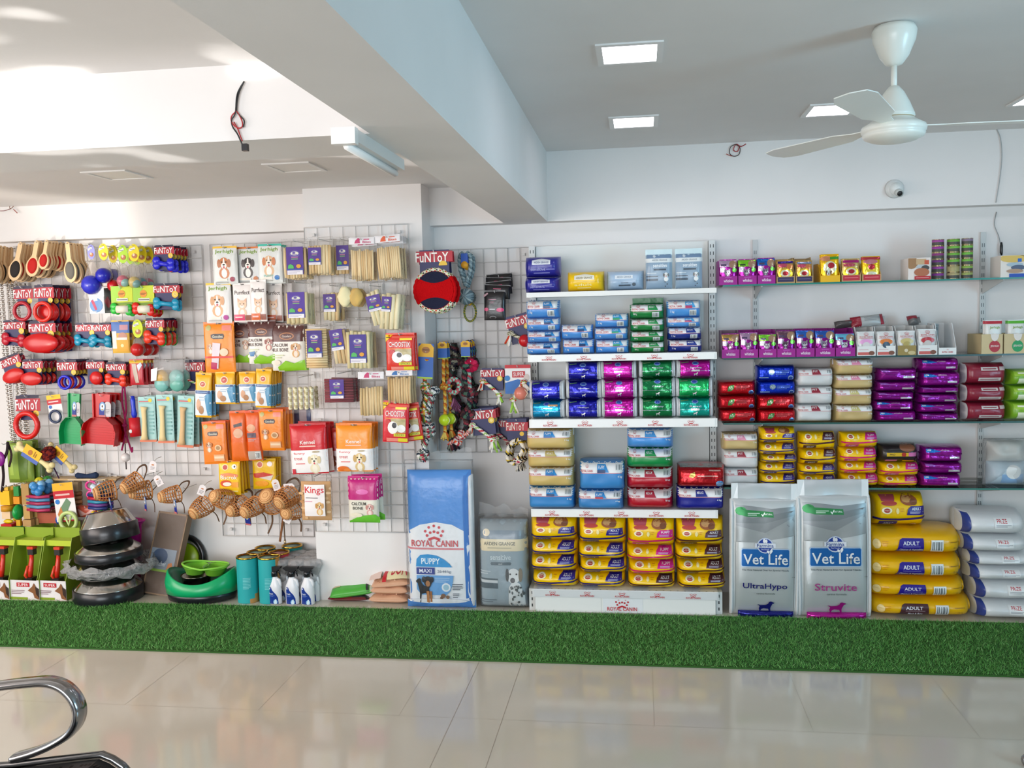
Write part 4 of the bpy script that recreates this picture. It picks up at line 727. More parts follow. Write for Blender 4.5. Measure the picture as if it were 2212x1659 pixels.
sack('large yellow sack with blue label, second from bottom', 1880, 2094, 0, 1283, 'ped15', zz[1], zz[2])
sack('large yellow sack with blue label, third from bottom', 1880, 2086, 0, 1241, 'ped15', zz[2], zz[3])
sack('large yellow sack with blue label, directly under the small bag', 1880, 2086, 0, 1190, 'ped15', zz[3], zz[4])
stack('small yellow adult bag', 'lying on top of the large yellow sacks', 1891, 2005, 4.96, zz[4], (1072, 1141), ['ped_bT'], .26)
yw = [1335, 1294, 1251, 1219, 1190, 1153, 1104]; zw = [at(2170, y, YP)[1] for y in yw]; s = -zw[0]; zw = [z+s for z in zw]
for i, (a, l) in enumerate(((2118, 'lowest'), (2116, 'second from bottom'), (2104, 'third from bottom'), (2103, 'third from top'), (2090, 'second from top'), (2086, 'topmost'))):
    sack(f'white sack with blue edge stripe, {l} in the white stack', a, a+136, 0, yw[i], 'prize', zw[i], zw[i+1], .34, group='white sacks at the shelf end', Y=4.85)
# ================================================================ bags in clear plastic beside the column
x0, zt = at(874, 1018, 4.85); x1, _ = at(1020, 1317, 4.85); w = x1-x0; h = zt; YB2 = 4.848
t = thing('pet_food_bag', 'tall blue and white puppy food bag inside a clear plastic cover', 'pet food bag', ((x0+x1)/2, YB2+.055, .001), rot=(0, 0, 0))
U = lambda X: (X-150)/650; V_ = lambda Y: (Y-260)/1345
ops = [('e', .46, .62, .66, .25, 'e6ebef'), ('r', 0, .52, 1, .96, 'e6ebef'), ('p', [(.90, .0), (1, 0), (1, 1), (.90, 1), (.89, .4)], '3c78c4'), ('crown', .43, .450, .30, 'c8404a'), ('t', 'ROYAL CANIN', .07, .50, .80, .548, 'c4404a'), ('r', 0, .556, .885, .569, 'd08088'),
  ('p', [(.13, .695), (.14, .64), (.20, .610), (.32, .603), (.46, .612), (.58, .64), (.66, .67), (.70, .695)], '1f8fcf'), ('t', 'PUPPY', .215, .632, .51, .676, 'eaf4fa'), ('r', .135, .70, .425, .750, '2d3f8c'), ('t', 'MAXI', .18, .71, .375, .738, 'e8ecf4'), ('t', '26-44 kg', .47, .716, .68, .742, '7a869a'),
  ('p', [(.135, .756), (.72, .756), (.70, .82), (.66, .87), (.60, .90), (.20, .90), (.135, .86)], '6aa4dc'), ('l', .42, .77, .66, .81, 3, '9cc0e4'), ('o', .60, .842, .07, 'dfeaf2'), ('o', .60, .842, .045, '9cc4d8'), ('l', .70, .815, .86, .865, 4, '4a5260'), ('l', .70, .885, .80, .925, 3, '5a6270'),
  ('o', .55, .905, .036, '8a6a54'), ('o', .62, .915, .028, '8a6a54'), ('o', .525, .92, .025, '7a5a48'), ('r', 0, .945, 1, 1, '3f82cc'), ('e', .46, .945, .46, .018, 'e6ebef'),
  ('dogsil', .37, .775, .13, .958, '2c2c30'), ('e', .315, .80, .065, .038, '2c2c30'), ('e', .315, .815, .035, .022, 'a8764e'), ('e', .25, .785, .03, .022, '2c2c30'), ('e', .38, .785, .03, .022, '2c2c30'), ('r', .29, .87, .335, .955, 'b07a50'), ('r', .345, .87, .375, .952, 'a06c46')]
bag('bag_body', w, h, .085, '4488d2', ops, 'bag', t, nu=20, nv=26, step=.06, p=7, q=6, r=2.1, wr=.007, seed=5)
b = MB('bag'); b.closed(*pil(.03, h*.97, .095, 2, 9, 2, .004, 4), 'dfe4e8', 4, 12); b.obj('side_gusset', t, (w*.50, .0, 0))
b = MB('film'); b.closed(*pil(w*1.09, h*1.075, .118, 9, 9, 2.6, .006, 8), 'ffffff', 16, 22); b.obj('plastic_cover', t)
b = MB('haze'); n = 12; vs = []
for j in range(3):
    for i in range(n+1): vs.append((-w*.53+w*1.06*i/n, -.01+.02*math.sin(i*1.7+j), h*1.06+(.0, .03, .045+.03*(i/n)**2+.008*math.sin(i*1.3))[j]))
b.add(vs, [(j*(n+1)+i, j*(n+1)+i+1, (j+1)*(n+1)+i+1, (j+1)*(n+1)+i) for j in range(2) for i in range(n)], 'ffffff', 0, True); b.obj('cover_top', t)

x0, zt = at(1030, 1128, 4.85); x1, _ = at(1142, 1318, 4.85); w = x1-x0; h = zt
t = thing('pet_food_bag', 'grey-blue sensitive dog food bag in clear plastic beside the gondola', 'pet food bag', ((x0+x1)/2-.003, YB2+.09, .001))
ops = [('r', 0, 0, 1, .10, '8d979c'), ('r', .0, .10, 1, .20, '7d8c98'), ('o', .17, .125, .075, 'd8cdb4'), ('r', 0, .195, 1, .33, 'dcd0b0'), ('t', 'ARDEN GRANGE', .12, .225, .78, .265, '5f635e'), ('l', .2, .285, .7, .305, 1, 'a8a48e'), ('r', 0, .33, 1, 1, '93a3ac'), ('t', 'sensitive', .25, .37, .68, .43, 'c8d4d8'), ('p', [(.25, .47), (.27, .455), (.67, .455), (.69, .47), (.67, .49), (.27, .49)], '5e6c74'), ('t', 'adult', .42, .465, .50, .482, 'c8d0d4'),
  ('l', .03, .55, .25, .60, 2, 'b8c4ca'), ('r', 0, .64, .40, .66, '5a676e'), ('r', 0, .66, .40, .69, 'c0c8cc'), ('r', 0, .695, .40, .755, '55626a'), ('l', .04, .88, .36, .93, 2, '6a7880'),
  ('p', [(.60, 1), (.63, .74), (.72, .66), (.86, .70), (.94, .84), (.95, 1)], 'd5dadb'), ('e', .73, .61, .14, .085, 'd8dcdc'), ('e', .60, .60, .035, .075, '4d4f50'), ('e', .87, .60, .04, .08, '8a7f70'), ('e', .71, .66, .05, .03, '35363a'), ('o', .66, .59, .018, '2c2c2e'), ('o', .79, .59, .018, '2c2c2e')]+[('e', .64+.29*R.random(), .72+.26*R.random(), .012+.012*R.random(), .010+.012*R.random(), '5a5f60') for _ in range(26)]
bag('bag_body', w*.96, h, .16, '98a6ae', ops, 'bag', t, nu=18, nv=20, step=.05, p=6, q=5, r=2.1, wr=.008, seed=15)
b = MB('film'); b.closed(*pil(w*1.02, h*1.05, .19, 8, 8, 2.6, .008, 18), 'ffffff', 14, 18); b.obj('plastic_cover', t)
b = MB('haze'); vs = []
for j in range(3):
    for i in range(n+1): vs.append((-w*.5+w*1.02*i/n, -.01+.03*math.sin(i*1.9+j), h*1.03+(.0, .035, .075-.035*(i/n)+.012*math.sin(i*1.3))[j]))
b.add(vs, [(j*(n+1)+i, j*(n+1)+i+1, (j+1)*(n+1)+i+1, (j+1)*(n+1)+i) for j in range(2) for i in range(n)], 'ffffff', 0, True); b.obj('cover_top', t)

# ================================================================ waiting bench
def cr(P, k=8):
    P = [Vector(p) for p in P]; o = []
    for i in range(len(P)-1):
        p0, p1, p2, p3 = P[max(i-1, 0)], P[i], P[i+1], P[min(i+2, len(P)-1)]
        for j in range(k): u = j/k; o.append(.5*((2*p1)+(p2-p0)*u+(2*p0-5*p1+4*p2-p3)*u*u+(3*p1-p0-3*p2+p3)*u**3))
    return o+[P[-1]]
YC = 2.2; ben = thing('waiting_bench', 'chrome armed bench with black perforated metal seat in the near corner', 'bench', (*[at(20, 1640, YC)[0], YC], 0)); bx = ben.location.x
def arm(y):
    P = cr([(at(px, py, YC)[0]-bx, y, at(px, py, YC)[1]) for px, py in ((-150, 1505), (-60, 1492), (0, 1481), (60, 1474), (105, 1472), (140, 1484), (165, 1512), (172, 1545), (158, 1578), (125, 1602), (80, 1622), (32, 1636))]); vs = []; fs = []; n = len(P)
    prof = [(-.026, .0), (-.022, .008), (0, .0105), (.022, .008), (.026, 0), (.022, -.008), (0, -.0105), (-.022, -.008)]
    for i, p in enumerate(P):
        d = (P[min(i+1, n-1)]-P[max(i-1, 0)]).normalized(); nn = Vector((-d.z, 0, d.x))
        for a, c in prof: vs.append(p+Vector((0, a, 0))+nn*c)
    for i in range(n-1):
        for k in range(8): fs.append((i*8+k, i*8+(k+1) % 8, (i+1)*8+(k+1) % 8, (i+1)*8+k))
    fs += [tuple(range(7, -1, -1)), tuple((n-1)*8+k for k in range(8))]
    b = MB('steel'); b.add(vs, fs, '9a9a9c', 0, True); b.obj('armrest', ben)
arm(0); arm(-.62)
sp = [(at(px, py, YC)[0]-bx, at(px, py, YC)[1]) for px, py in ((-170, 1690), (-90, 1664), (-20, 1654), (40, 1650), (120, 1640), (200, 1631), (228, 1628), (250, 1637), (272, 1652), (286, 1668))]
b = MB('metal'); n = len(sp); vs = []; fs = []
for y in (-.03, -.59):
    for q in (0, -.004): vs += [(x, y, z+q) for x, z in sp]
for i in range(n-1): fs += [(i, i+1, 2*n+i+1, 2*n+i), (n+i, 3*n+i, 3*n+i+1, n+i+1), (i, n+i, n+i+1, i+1)]
b.add(vs, fs, '2b2c2e'); 
for i in range(1, n-1):           # rows of perforations
    for k in range(14):
        for u in (.2, .5, .8):
            x = sp[i][0]*(1-u)+sp[i+1][0]*u; z = sp[i][1]*(1-u)+sp[i+1][1]*u+.0006; y = -.06-k*.036
            b.add([(x-.004, y-.006, z), (x+.004, y-.006, z), (x+.004, y+.006, z), (x-.004, y+.006, z)], [(0, 1, 2, 3)], '0c0c0d')
b.obj('seat', ben)
for yy in (-.015, -.605): b = MB('steel'); b.tube([(x, yy, z+.004) for x, z in sp], .011, '77787a', 10); b.obj('seat_frame', ben)
zz_ = sp[3][1]; b = MB('steel'); b.box(-.02, .05, -1.6, .06, zz_-.075, zz_-.016, '55565a'); b.obj('beam', ben)
for y in (-.12, -1.4):
    b = MB('steel'); b.tube([(.015, y, zz_-.05), (.015, y, .05)], .02, '808286', 10); b.tube([(-.22, y, .02), (0, y, .055), (.03, y, .055), (.25, y, .02)], .016, '808286', 10); b.obj('leg', ben)
q = onz(2207, 1648, 0); t = thing('bench_foot', 'rounded chrome foot at the edge of the tiled floor', 'bench foot', (q[0]+.012, q[1]-.02, 0)); b = MB('steel'); b.ball((0, 0, .02), .022, 'a8a8aa', 16); b.obj('foot_cap', t); b = MB('steel'); b.tube([(0, 0, .03), (.2, -.05, .07)], .014, '88898c', 10); b.obj('foot_bar', t)

# ================================================================ things on the floor by the left wall
YF = 4.86
for i, (px0, px1, y1, yy, l) in enumerate(((-40, 27, 1303, 4.86, 'foremost row, cut by the frame edge'), (19, 92, 1303, 4.86, 'foremost row, middle of three'), (77, 150, 1303, 4.86, 'foremost row, beside the steel bowls'), (30, 92, 1250, 5.03, 'back row, behind the middle box'), (88, 150, 1250, 5.03, 'back row, behind the box by the bowls'))):
    x0 = at(px0, y1, yy)[0]; x1 = at(px1, y1, yy)[0]; w = x1-x0-.022; hh = .355; t = thing('brush_box', 'green open box holding red grooming tool, '+l, 'product box', ((x0+x1)/2, yy, 0), 'green grooming tool boxes', rot=(0, 0, -.06))
    b = MB('paper'); gcol = '8aa42c'; d = .15; th = .003
    b.box(-w/2, w/2, 0, d, 0, th, gcol); b.box(-w/2, w/2, d-th, d, 0, hh+.045, gcol); b.box(-w/2, w/2, d*.5, d, hh-.02, hh-.017, 'b4c24a')
    for sx in (-1, 1):
        xa = sx*w/2; pr = [(0, 0), (d, 0), (d, hh), (d*.5, hh), (.006, .13), (0, .12)]; k = len(pr)
        b.add([(xa, y, z) for y, z in pr]+[(xa-sx*th, y, z) for y, z in pr], [tuple(range(k)), tuple(range(2*k-1, k-1, -1))]+[(j, j+k, (j+1) % k+k, (j+1) % k) for j in range(k)], gcol)
    b.box(-w/2, w/2, d*.48, d*.5, hh-.05, hh-.017, 'b9cc3a'); b.obj('box_shell', t)
    b = MB('paper'); b.box(-w/2, w/2, -.002, .001, 0, .115, 'e6e2e2')
    b.art(lambda u, v, off: (-w/2+u*w, -.002-off, .115*(1-v)), [('r', 0, .88, .6, 1, '8aa42c'), ('r', .24, .12, .68, .34, 'c02030'), ('t', 'SUPER', .28, .16, .64, .30, 'f0dcdc'), ('l', .06, .50, .50, .74, 3, '8a6a70'), ('p', [(.62, .52), (.78, .30), (.84, .12), (.90, .30), (1, .5), (1, .98), (.84, .9), (.80, .66)], '8a5a38'), ('p', [(.88, .3), (1, .42), (1, .9), (.9, .7)], '3a2a24')], w/.115, step=.4); b.obj('front_panel', t)
    b = MB('plastic'); b.tube([(0, .05, .12), (0, .055, .16), (.004, .065, .22), (0, .075, .255)], [.013, .017, .013, .012], 'd8301e', 10); b.tube([(-.004, .045, .10), (-.018, .03, .135), (-.006, .045, .19)], .008, 'e04428', 8)
    b.obj('tool_handle', t); b = MB('plastic'); b.box(-.018, .018, .062, .095, .25, .285, '33302f'); b.box(-.02, .02, .06, .10, .285, .30, 'd8402a'); b.obj('tool_head', t); b = MB('plastic'); b.box(-.026, .026, .03, .08, .06, .12, '2a2728'); b.obj('tool_grip', t)
def bowl(lab, px, py_base, rpx, hpx, Yc, z, tilt=(0, 0, 0), name='steel_bowl', rub='1d1e22'):
    x = at(px, py_base, Yc)[0]; s = at(px+10, py_base, Yc)[0]-x; r = rpx*s/10; h = hpx*s/10; t = thing(name, lab, 'pet bowl', (x, Yc, z), 'steel pet bowls', rot=tilt)
    b = MB('plastic'); b.lathe([(r*.985, 0), (r, .004), (r*.99, h*.50), (r*.97, h*.52), (r*.93, h*.52)], rub, 40); b.obj('rubber_base', t)
    b = MB('steel'); b.lathe([(r*.955, h*.51), (r*.94, h*.54), (r*.68, h*.97), (r*.64, h), (r*.58, h*.98), (r*.56, h*.90), (r*.48, h*.5), (0, h*.45)], 'c8c4be', 40); b.obj('steel_cup', t); return t
bowl('large steel bowl with black rubber base, lowest in the bowl stack', 237, 1306, 67, 50, 4.92, .001)
zb1 = .135
bowl('black rimmed steel bowl wrapped in crumpled plastic, second from bottom', 236, 1262, 62, 30, 4.93, zb1+.012, (0, .0, 0))
b = None; t = thing('plastic_wrap', 'crumpled clear plastic wrap around the middle bowls', 'plastic wrap', (at(241, 1240, 4.93)[0], 4.93, zb1+.025)); b = MB('crumple'); vs = []; n = 40
for j in range(6):
    for i in range(n): a = 2*PI*i/n; q = .196+.012*j*(1-j/6)*2+.014*math.sin(i*2.3+j)+.012*math.sin(i*5.1+j*2); vs.append((q*math.cos(a)*1.12, q*math.sin(a)*1.0, j*.014+.010*math.sin(i*1.9+j*1.3)))
b.add(vs, [(j*n+i, j*n+(i+1) % n, (j+1)*n+(i+1) % n, (j+1)*n+i) for j in range(5) for i in range(n)], 'ffffff', 0, True); b.obj('wrap', t)
bowl('black rimmed steel bowl, second from top of the stack', 238, 1232, 64, 34, 4.93, zb1+.108, (0, -.03, .0))
bowl('tilted shiny steel bowl on top of the bowl stack', 243, 1218, 55, 58, 4.93, zb1+.215, (-.06, -.16, 0))
x, z = at(238, 1178, 5.10); t = thing('magenta_bowl', 'magenta plastic tray behind the steel bowls', 'pet bowl', (x, 5.185, 0)); b = MB('plastic'); z0 = .0
b.lathe([(.10, 0), (.115, .005), (.14, .38), (.155, .40), (.15, .41), (.135, .40), (.10, .02), (0, .015)], 'b80f78', 40, sx=1.15, sy=.42); b.obj('bowl_body', t); b = MB('plastic'); b.tube([(.178*math.cos(a), .065*math.sin(a), .405) for a in [2*PI*i/40 for i in range(40)]], .007, 'c41a86', 8, closed=True); b.obj('rim', t)
# cardboard scratcher leaning on the wall
x0, zt = at(312, 1108, 5.1); x1, _ = at(386, 1108, 5.1); t = thing('scratcher_box', 'brown cardboard scratcher in shiny film leaning on the wall', 'scratcher', ((at(300, 1272, 4.98)[0]+at(370, 1272, 4.98)[0])/2, 4.99, 0.002), rot=(-.30, .10, -.10))
w = .20; h = .49; b = MB('paper'); b.box(-w/2, w/2, 0, .05, 0, h, '7a6047'); b.box(-w/2, -w/2+.009, -.004, 0, 0, h, '8a6e52'); b.box(w/2-.009, w/2, -.004, 0, 0, h, '8a6e52'); b.box(-w/2, w/2, -.004, 0, h-.012, h, '8a6e52'); b.box(-w/2, w/2, -.004, 0, 0, .009, '8a6e52'); b.obj('box_frame', t)
b = MB('paper'); b.add([(-w/2+.009, -.0006, .009), (w/2-.009, -.0006, .009), (w/2-.009, -.0006, h-.012), (-w/2+.009, -.0006, h-.012)], [(0, 1, 2, 3)], '5a4636'); b.art(lambda u, v, off: (-w/2+.009+u*(w-.018), -.0008-off, .009+(h-.021)*(1-v)), [('r', 0, .44, .92, .70, '7f8c9a'), ('e', .35, .54, .28, .10, '2a4466'), ('t', 'scratcher', .10, .60, .62, .66, 'd0d8e0'), ('p', [(.66, .70), (.70, .62), (.82, .60), (.92, .70)], 'c8783a'), ('r', .08, .70, .92, .73, '8ab43a')], w/h, step=.3); b.obj('insert', t)
b = MB('film'); b.closed(lambda u, v, o: (-w/2+.006+u*(w-.012), -.006-.004*noise.noise(Vector((u*6, v*12, 2))), h*(1-v)), lambda u, v: (-w/2+.006+u*(w-.012), -.0045, h*(1-v)), 'ffffff', 12, 24); b.obj('film', t)
# green feeder
x = at(435, 1283, 4.93)[0]; t = thing('pet_feeder', 'glossy green oval feeder holding a light green double bowl', 'pet feeder', (x-.005, 4.96, 0), rot=(0, 0, .12)); A = .215
b = MB('plastic'); b.lathe([(.8, 0), (.92, .012), (.95, .05), (.90, .055)], '1c1e22', 48, sx=A, sy=.16); b.obj('base', t); b = MB('plastic'); vs = []; n = 48; pr = [(.80, .045), (.97, .05), (1.0, .075), (.93, .115), (.89, .118), (.84, .10), (.72, .05), (0, .045)]
for r, z in pr:
    for k in range(n): a = 2*PI*k/n; c = math.cos(a); vs.append((A*r*c, .16*r*math.sin(a), z*(1+(.55*max(0, abs(c))**2 if z > .06 else 0))))
b.add(vs, [(i*n+k, i*n+(k+1) % n, (i+1)*n+(k+1) % n, (i+1)*n+k) for i in range(len(pr)-1) for k in range(n)], ['12a868' if i < 4 else '0d6e4c' for i in range(len(pr)-1) for k in range(n)], 0, True); b.obj('basin', t)
b = MB('steel'); b.lathe([(.07, .05), (.085, .14), (.09, .145), (.08, .14), (.06, .07), (0, .065)], '8a8478', 28); b.obj('inner_cup', t, (-.03, -.01, 0))
t2 = thing('double_bowl', 'light green plastic double bowl sitting on the green feeder', 'pet bowl', (x+.025, 4.945, .149), rot=(0, .06, .1)); b = MB('plastic')
for sx in (-1, 1): b.lathe([(.30, 0), (.36, .004), (.46, .045), (.50, .048), (.47, .044), (.34, .012), (0, .01)], '7cc23a', 28, o=(sx*.058, 0, 0), sx=.145, sy=.17)
b.obj('bowl_body', t2); b = MB('plastic'); b.tube([(.135*math.cos(a)*(1-.10*abs(math.sin(a))**4), .088*math.sin(a), .047+.012*abs(math.cos(a))) for a in [2*PI*i/40 for i in range(40)]], .006, '88cc44', 8, closed=True); b.obj('rim', t2)
t = thing('toy_disc', 'lime and black ring toy standing behind the scratcher', 'toy', (at(392, 1230, 5.2)[0], 5.225, .001), rot=(-.12, 0, 0)); b = MB('plastic'); b.lathe([(.0, .012), (.09, .012), (.10, 0), (0, -.004)], 'a8c81e', 32, o=(0, 0, .155), ax='y'); b.obj('disc', t); b = MB('plastic'); b.tube([(.125*math.cos(a), 0, .155+.135*math.sin(a)) for a in [2*PI*i/40 for i in range(40)]], .018, '17181a', 10, closed=True); b.obj('rim', t)
# cardboard tubes
for px, py, pb, yy, col, l in ((534, 1198, 1295, 4.90, '2ba7aa', 'teal cardboard tube nearest the green feeder, front row'), (581, 1199, 1298, 4.90, '2ba7aa', 'teal and kraft tube behind the spray bottles, front row'), (556, 1183, 0, 5.0, '1f8f90', 'teal cardboard tube in the middle row'), (603, 1184, 0, 5.0, 'b0303a', 'single red cardboard tube'), (574, 1172, 0, 5.1, '1f8f90', 'teal cardboard tube in the back row by the feeder'), (632, 1172, 0, 5.16, '1c8482', 'teal cardboard tube in the back corner by the column')):
    x = at(px, 1295, yy)[0]; r = .062 if yy < 4.95 else .060; hh = .26; t = thing('cardboard_tube', l, 'tube', (x, yy+r*.4, .001), 'cardboard tubes', rot=(0, 0, R.uniform(0, .4)))
    b = MB('paper', 'joint'); n = 40; vs = [(r*math.cos(2*PI*k/n), r*math.sin(2*PI*k/n), z) for z in [hh*j/10 for j in range(11)] for k in range(n)]; fs = []; cs = []
    for j in range(10):
        for k in range(n):
            a = (k+.5)/n*2*PI; fs.append((j*n+k, j*n+(k+1) % n, (j+1)*n+(k+1) % n, (j+1)*n+k)); cs.append('c08a4e' if (j+.5)/10 < .24-.24*math.cos(a-PI*1.08-.6) - .08 or (l.startswith('teal and kraft') and abs(a-5.75) < .32) else col)
    b.add(vs, fs, cs, 0, True)
    b.art(lambda u, v, off: ((r+off)*math.cos(PI*1.5-1.1+2.2*u), (r+off)*math.sin(PI*1.5-1.1+2.2*u), hh*(1-v)), [('l', .38, .42, .70, .68, 8, '7accce' if col[0] != 'b' else 'd88088')], .5, step=.1); b.obj('tube_body', t)
    b = MB('steel', 'paper'); b.lathe([(r*.99, hh-.006), (r*1.03, hh-.004), (r*1.03, hh+.004), (r*.97, hh+.005), (r*.94, hh-.004)], 'd0a040', 40); b.lathe([(r*.945, hh-.004), (0, hh-.003)], '7fa8a0' if col[0] != 'b' else 'c08078', 40, m=1); b.obj('lid', t)
# spray bottles
def bottle(wrapped):
    t = thing('spray_bottle', 'x', 'spray bottle'); b = MB('plastic'); bc = 'e2e4e8'
    prof = [(.036, 0), (.040, .004), (.040, .085), (.037, .105), (.026, .130), (.019, .148), (.016, .155), (.016, .160)]; b.lathe(prof, bc, 28, sx=1.0, sy=.62)
    b.tube([(.012, 0, .145), (.030, 0, .135), (.034, 0, .115), (.036, 0, .10)], [.010, .009, .008, .006], bc, 8)
    f = lambda u, v, off: ((-.032+.060*u), -.62*math.sqrt(max(1e-6, (.0402+off)**2-(-.032+.060*u)**2)), .100*(1-v)+.004)
    b.art(f, [('p', [(.04, 1), (.04, .14), (.12, .02), (.30, .05), (.44, .22), (.80, .45), (.96, .66), (1, 1)], '17378c'), ('o', .16, .12, .07, 'e8ecf2'), ('t', 'Freado', .12, .36, .52, .46, 'dfe6f2'), ('l', .12, .50, .66, .58, 2, '6f8ac8'), ('e', .72, .88, .2, .14, '8fc4e8'), ('p', [(.58, .92), (.70, .74), (.80, .70), (.86, .98), (.64, 1)], 'd8ecf6')], .6, step=.08, off0=.0005); b.obj('bottle_body', t)
    b = MB('plastic'); hc = '1b1c20'
    b.lathe([(.0185, .158), (.0185, .185), (.014, .19)], hc, 20); b.prism([(-.048, .205), (-.030, .192), (.016, .188), (.040, .206), (.042, .216), (-.030, .217), (-.044, .212)], -.012, .012, hc); b.tube([(.018, 0, .196), (.030, 0, .182), (.036, 0, .160)], [.007, .005, .003], hc, 8); b.obj('trigger_head', t)
    if wrapped: b = MB('crumple'); b.lathe([(.028, .10), (.034, .15), (.050, .19), (.062, .215), (.050, .238), (.02, .243), (0, .240)], 'ffffff', 18, sy=.75); b.obj('wrap', t)
    freeze(t); return t
bt = [bottle(False), bottle(True)]; first = [True, True]; xs0 = [at(px, 1312, 4.90)[0] for px in (598, 635, 668)]
for row in range(5):
    for c in range(3):
        wv = 1 if row else 0; o = bt[wv] if first[wv] else dup(bt[wv]); first[wv] = False
        yy = 4.885+row*.064; o.location = (xs0[c]+row*.012+(R.uniform(-.004, .004) if row else 0), yy, .001); o.rotation_euler = (0, 0, R.uniform(-.2, .2) if row else -.05)
        tag(o, ('white spray bottle with blue label, ' if not row else 'plastic-wrapped white spray bottle, ')+('front row, ' if not row else ['second', 'third', 'fourth', 'rearmost'][row-1]+' row, ')+('beside the teal tubes', 'middle column', 'on the treat bag side')[c], 'spray bottle', 'spray bottles in rows')
# low bags beside the bottles
def flat(lab, px0, px1, pyb, Y, z, hz, d, base, ops, m='bag', rot=(0, 0, 0), name='treat_bag'):
    x0 = at(px0, pyb, Y)[0]; x1 = at(px1, pyb, Y)[0]; SEED[0] += 1; w = x1-x0
    t = thing(name, lab, 'treat bag', ((x0+x1)/2, Y+d/2, z+hz/2), 'treat bags lying on the floor', rot=rot)
    # lying flat: printed side up
    f, g = pil(w, d, hz, 5, 4, 1.8, .01, SEED[0]); F = lambda u, v, off: (lambda q: (q[0], q[2]-d/2, -q[1]))(f(u, v, off)); Gg = lambda u, v: (lambda q: (q[0], q[2]-d/2, -q[1]))(g(u, v))
    b = MB(m); b.closed(F, Gg, base, 18, 12); b.art(F, ops, w/d, step=.07, off0=.0012); b.obj('bag_body', t); b = MB(m); b.box(w/2-.004, w/2+.022, -d*.42, d*.42, -.003, .003, base); b.obj('end_seal', t); return t
flat('dark red flat treat bag under the green one', 706, 792, 1288, 4.93, .001, .035, .17, '6e2028', [('r', .6, 0, 1, 1, '3a3234'), ('l', .1, .2, .5, .8, 4, '9a4a50')], rot=(0, 0, .05))
flat('green and clear treat bag lying beside the spray bottles', 708, 800, 1280, 4.92, .038, .06, .18, '4aa63a', [('p', [(0, .0), (.40, 0), (.22, .72), (0, .7)], 'c0b490'), ('t', 'S', .26, .40, .34, .64, 'f0d828'), ('e', .62, .34, .14, .16, 'e4e4dc'), ('e', .66, .3, .08, .1, 'e0702a'), ('p', [(.80, .04), (.86, .04), (.90, 1), (.84, 1)], '2c3430'), ('r', .92, 0, 1, 1, 'c8d8c8')]+[('o', .04+.26*R.random(), .04+.5*R.random(), .014, R.choice(['d8cca0', 'a89468', 'e4dab4'])) for _ in range(40)], rot=(.22, -.12, .12))
def biscuit(lab, px0, px1, pyb, z, hz, ops, **k): return flat(lab, px0, px1, pyb, 4.905, z, hz, .18, 'd8a888', ops+[('o', .05+.9*R.random(), .05+.9*R.random(), .016, R.choice(['e4b898', 'c08a68', 'ecc8ac'])) for _ in range(70)]+k.pop('over', []), **k)
biscuit('clear bag of pink biscuits, lowest of three', 796, 880, 1294, .001, .05, [], over=[('r', .35, 0, .78, .5, 'e8d030'), ('p', [(.7, .1), (.9, .0), (.98, .5), (.8, .6)], 'c02a2a')])
biscuit('clear bag of pink biscuits, middle of three', 800, 880, 1284, .052, .048, [], over=[('r', .35, 0, .78, .5, 'e8d030'), ('p', [(.7, .1), (.9, .0), (.98, .5), (.8, .6)], 'c02a2a')])
biscuit('clear bag of pink biscuits with red lettering, topmost of three', 800, 882, 1272, .102, .05, [], over=[('r', .42, 0, 1, .96, 'e6d8a8'), ('p', [(.30, 1), (.40, .0), (.47, .0), (.40, 1)], 'c0202a'), ('t', 'BON', .52, .18, .92, .82, 'b8182a'), ('r', .02, .1, .26, .9, 'dcc0b4')], rot=(.18, -.08, .05))
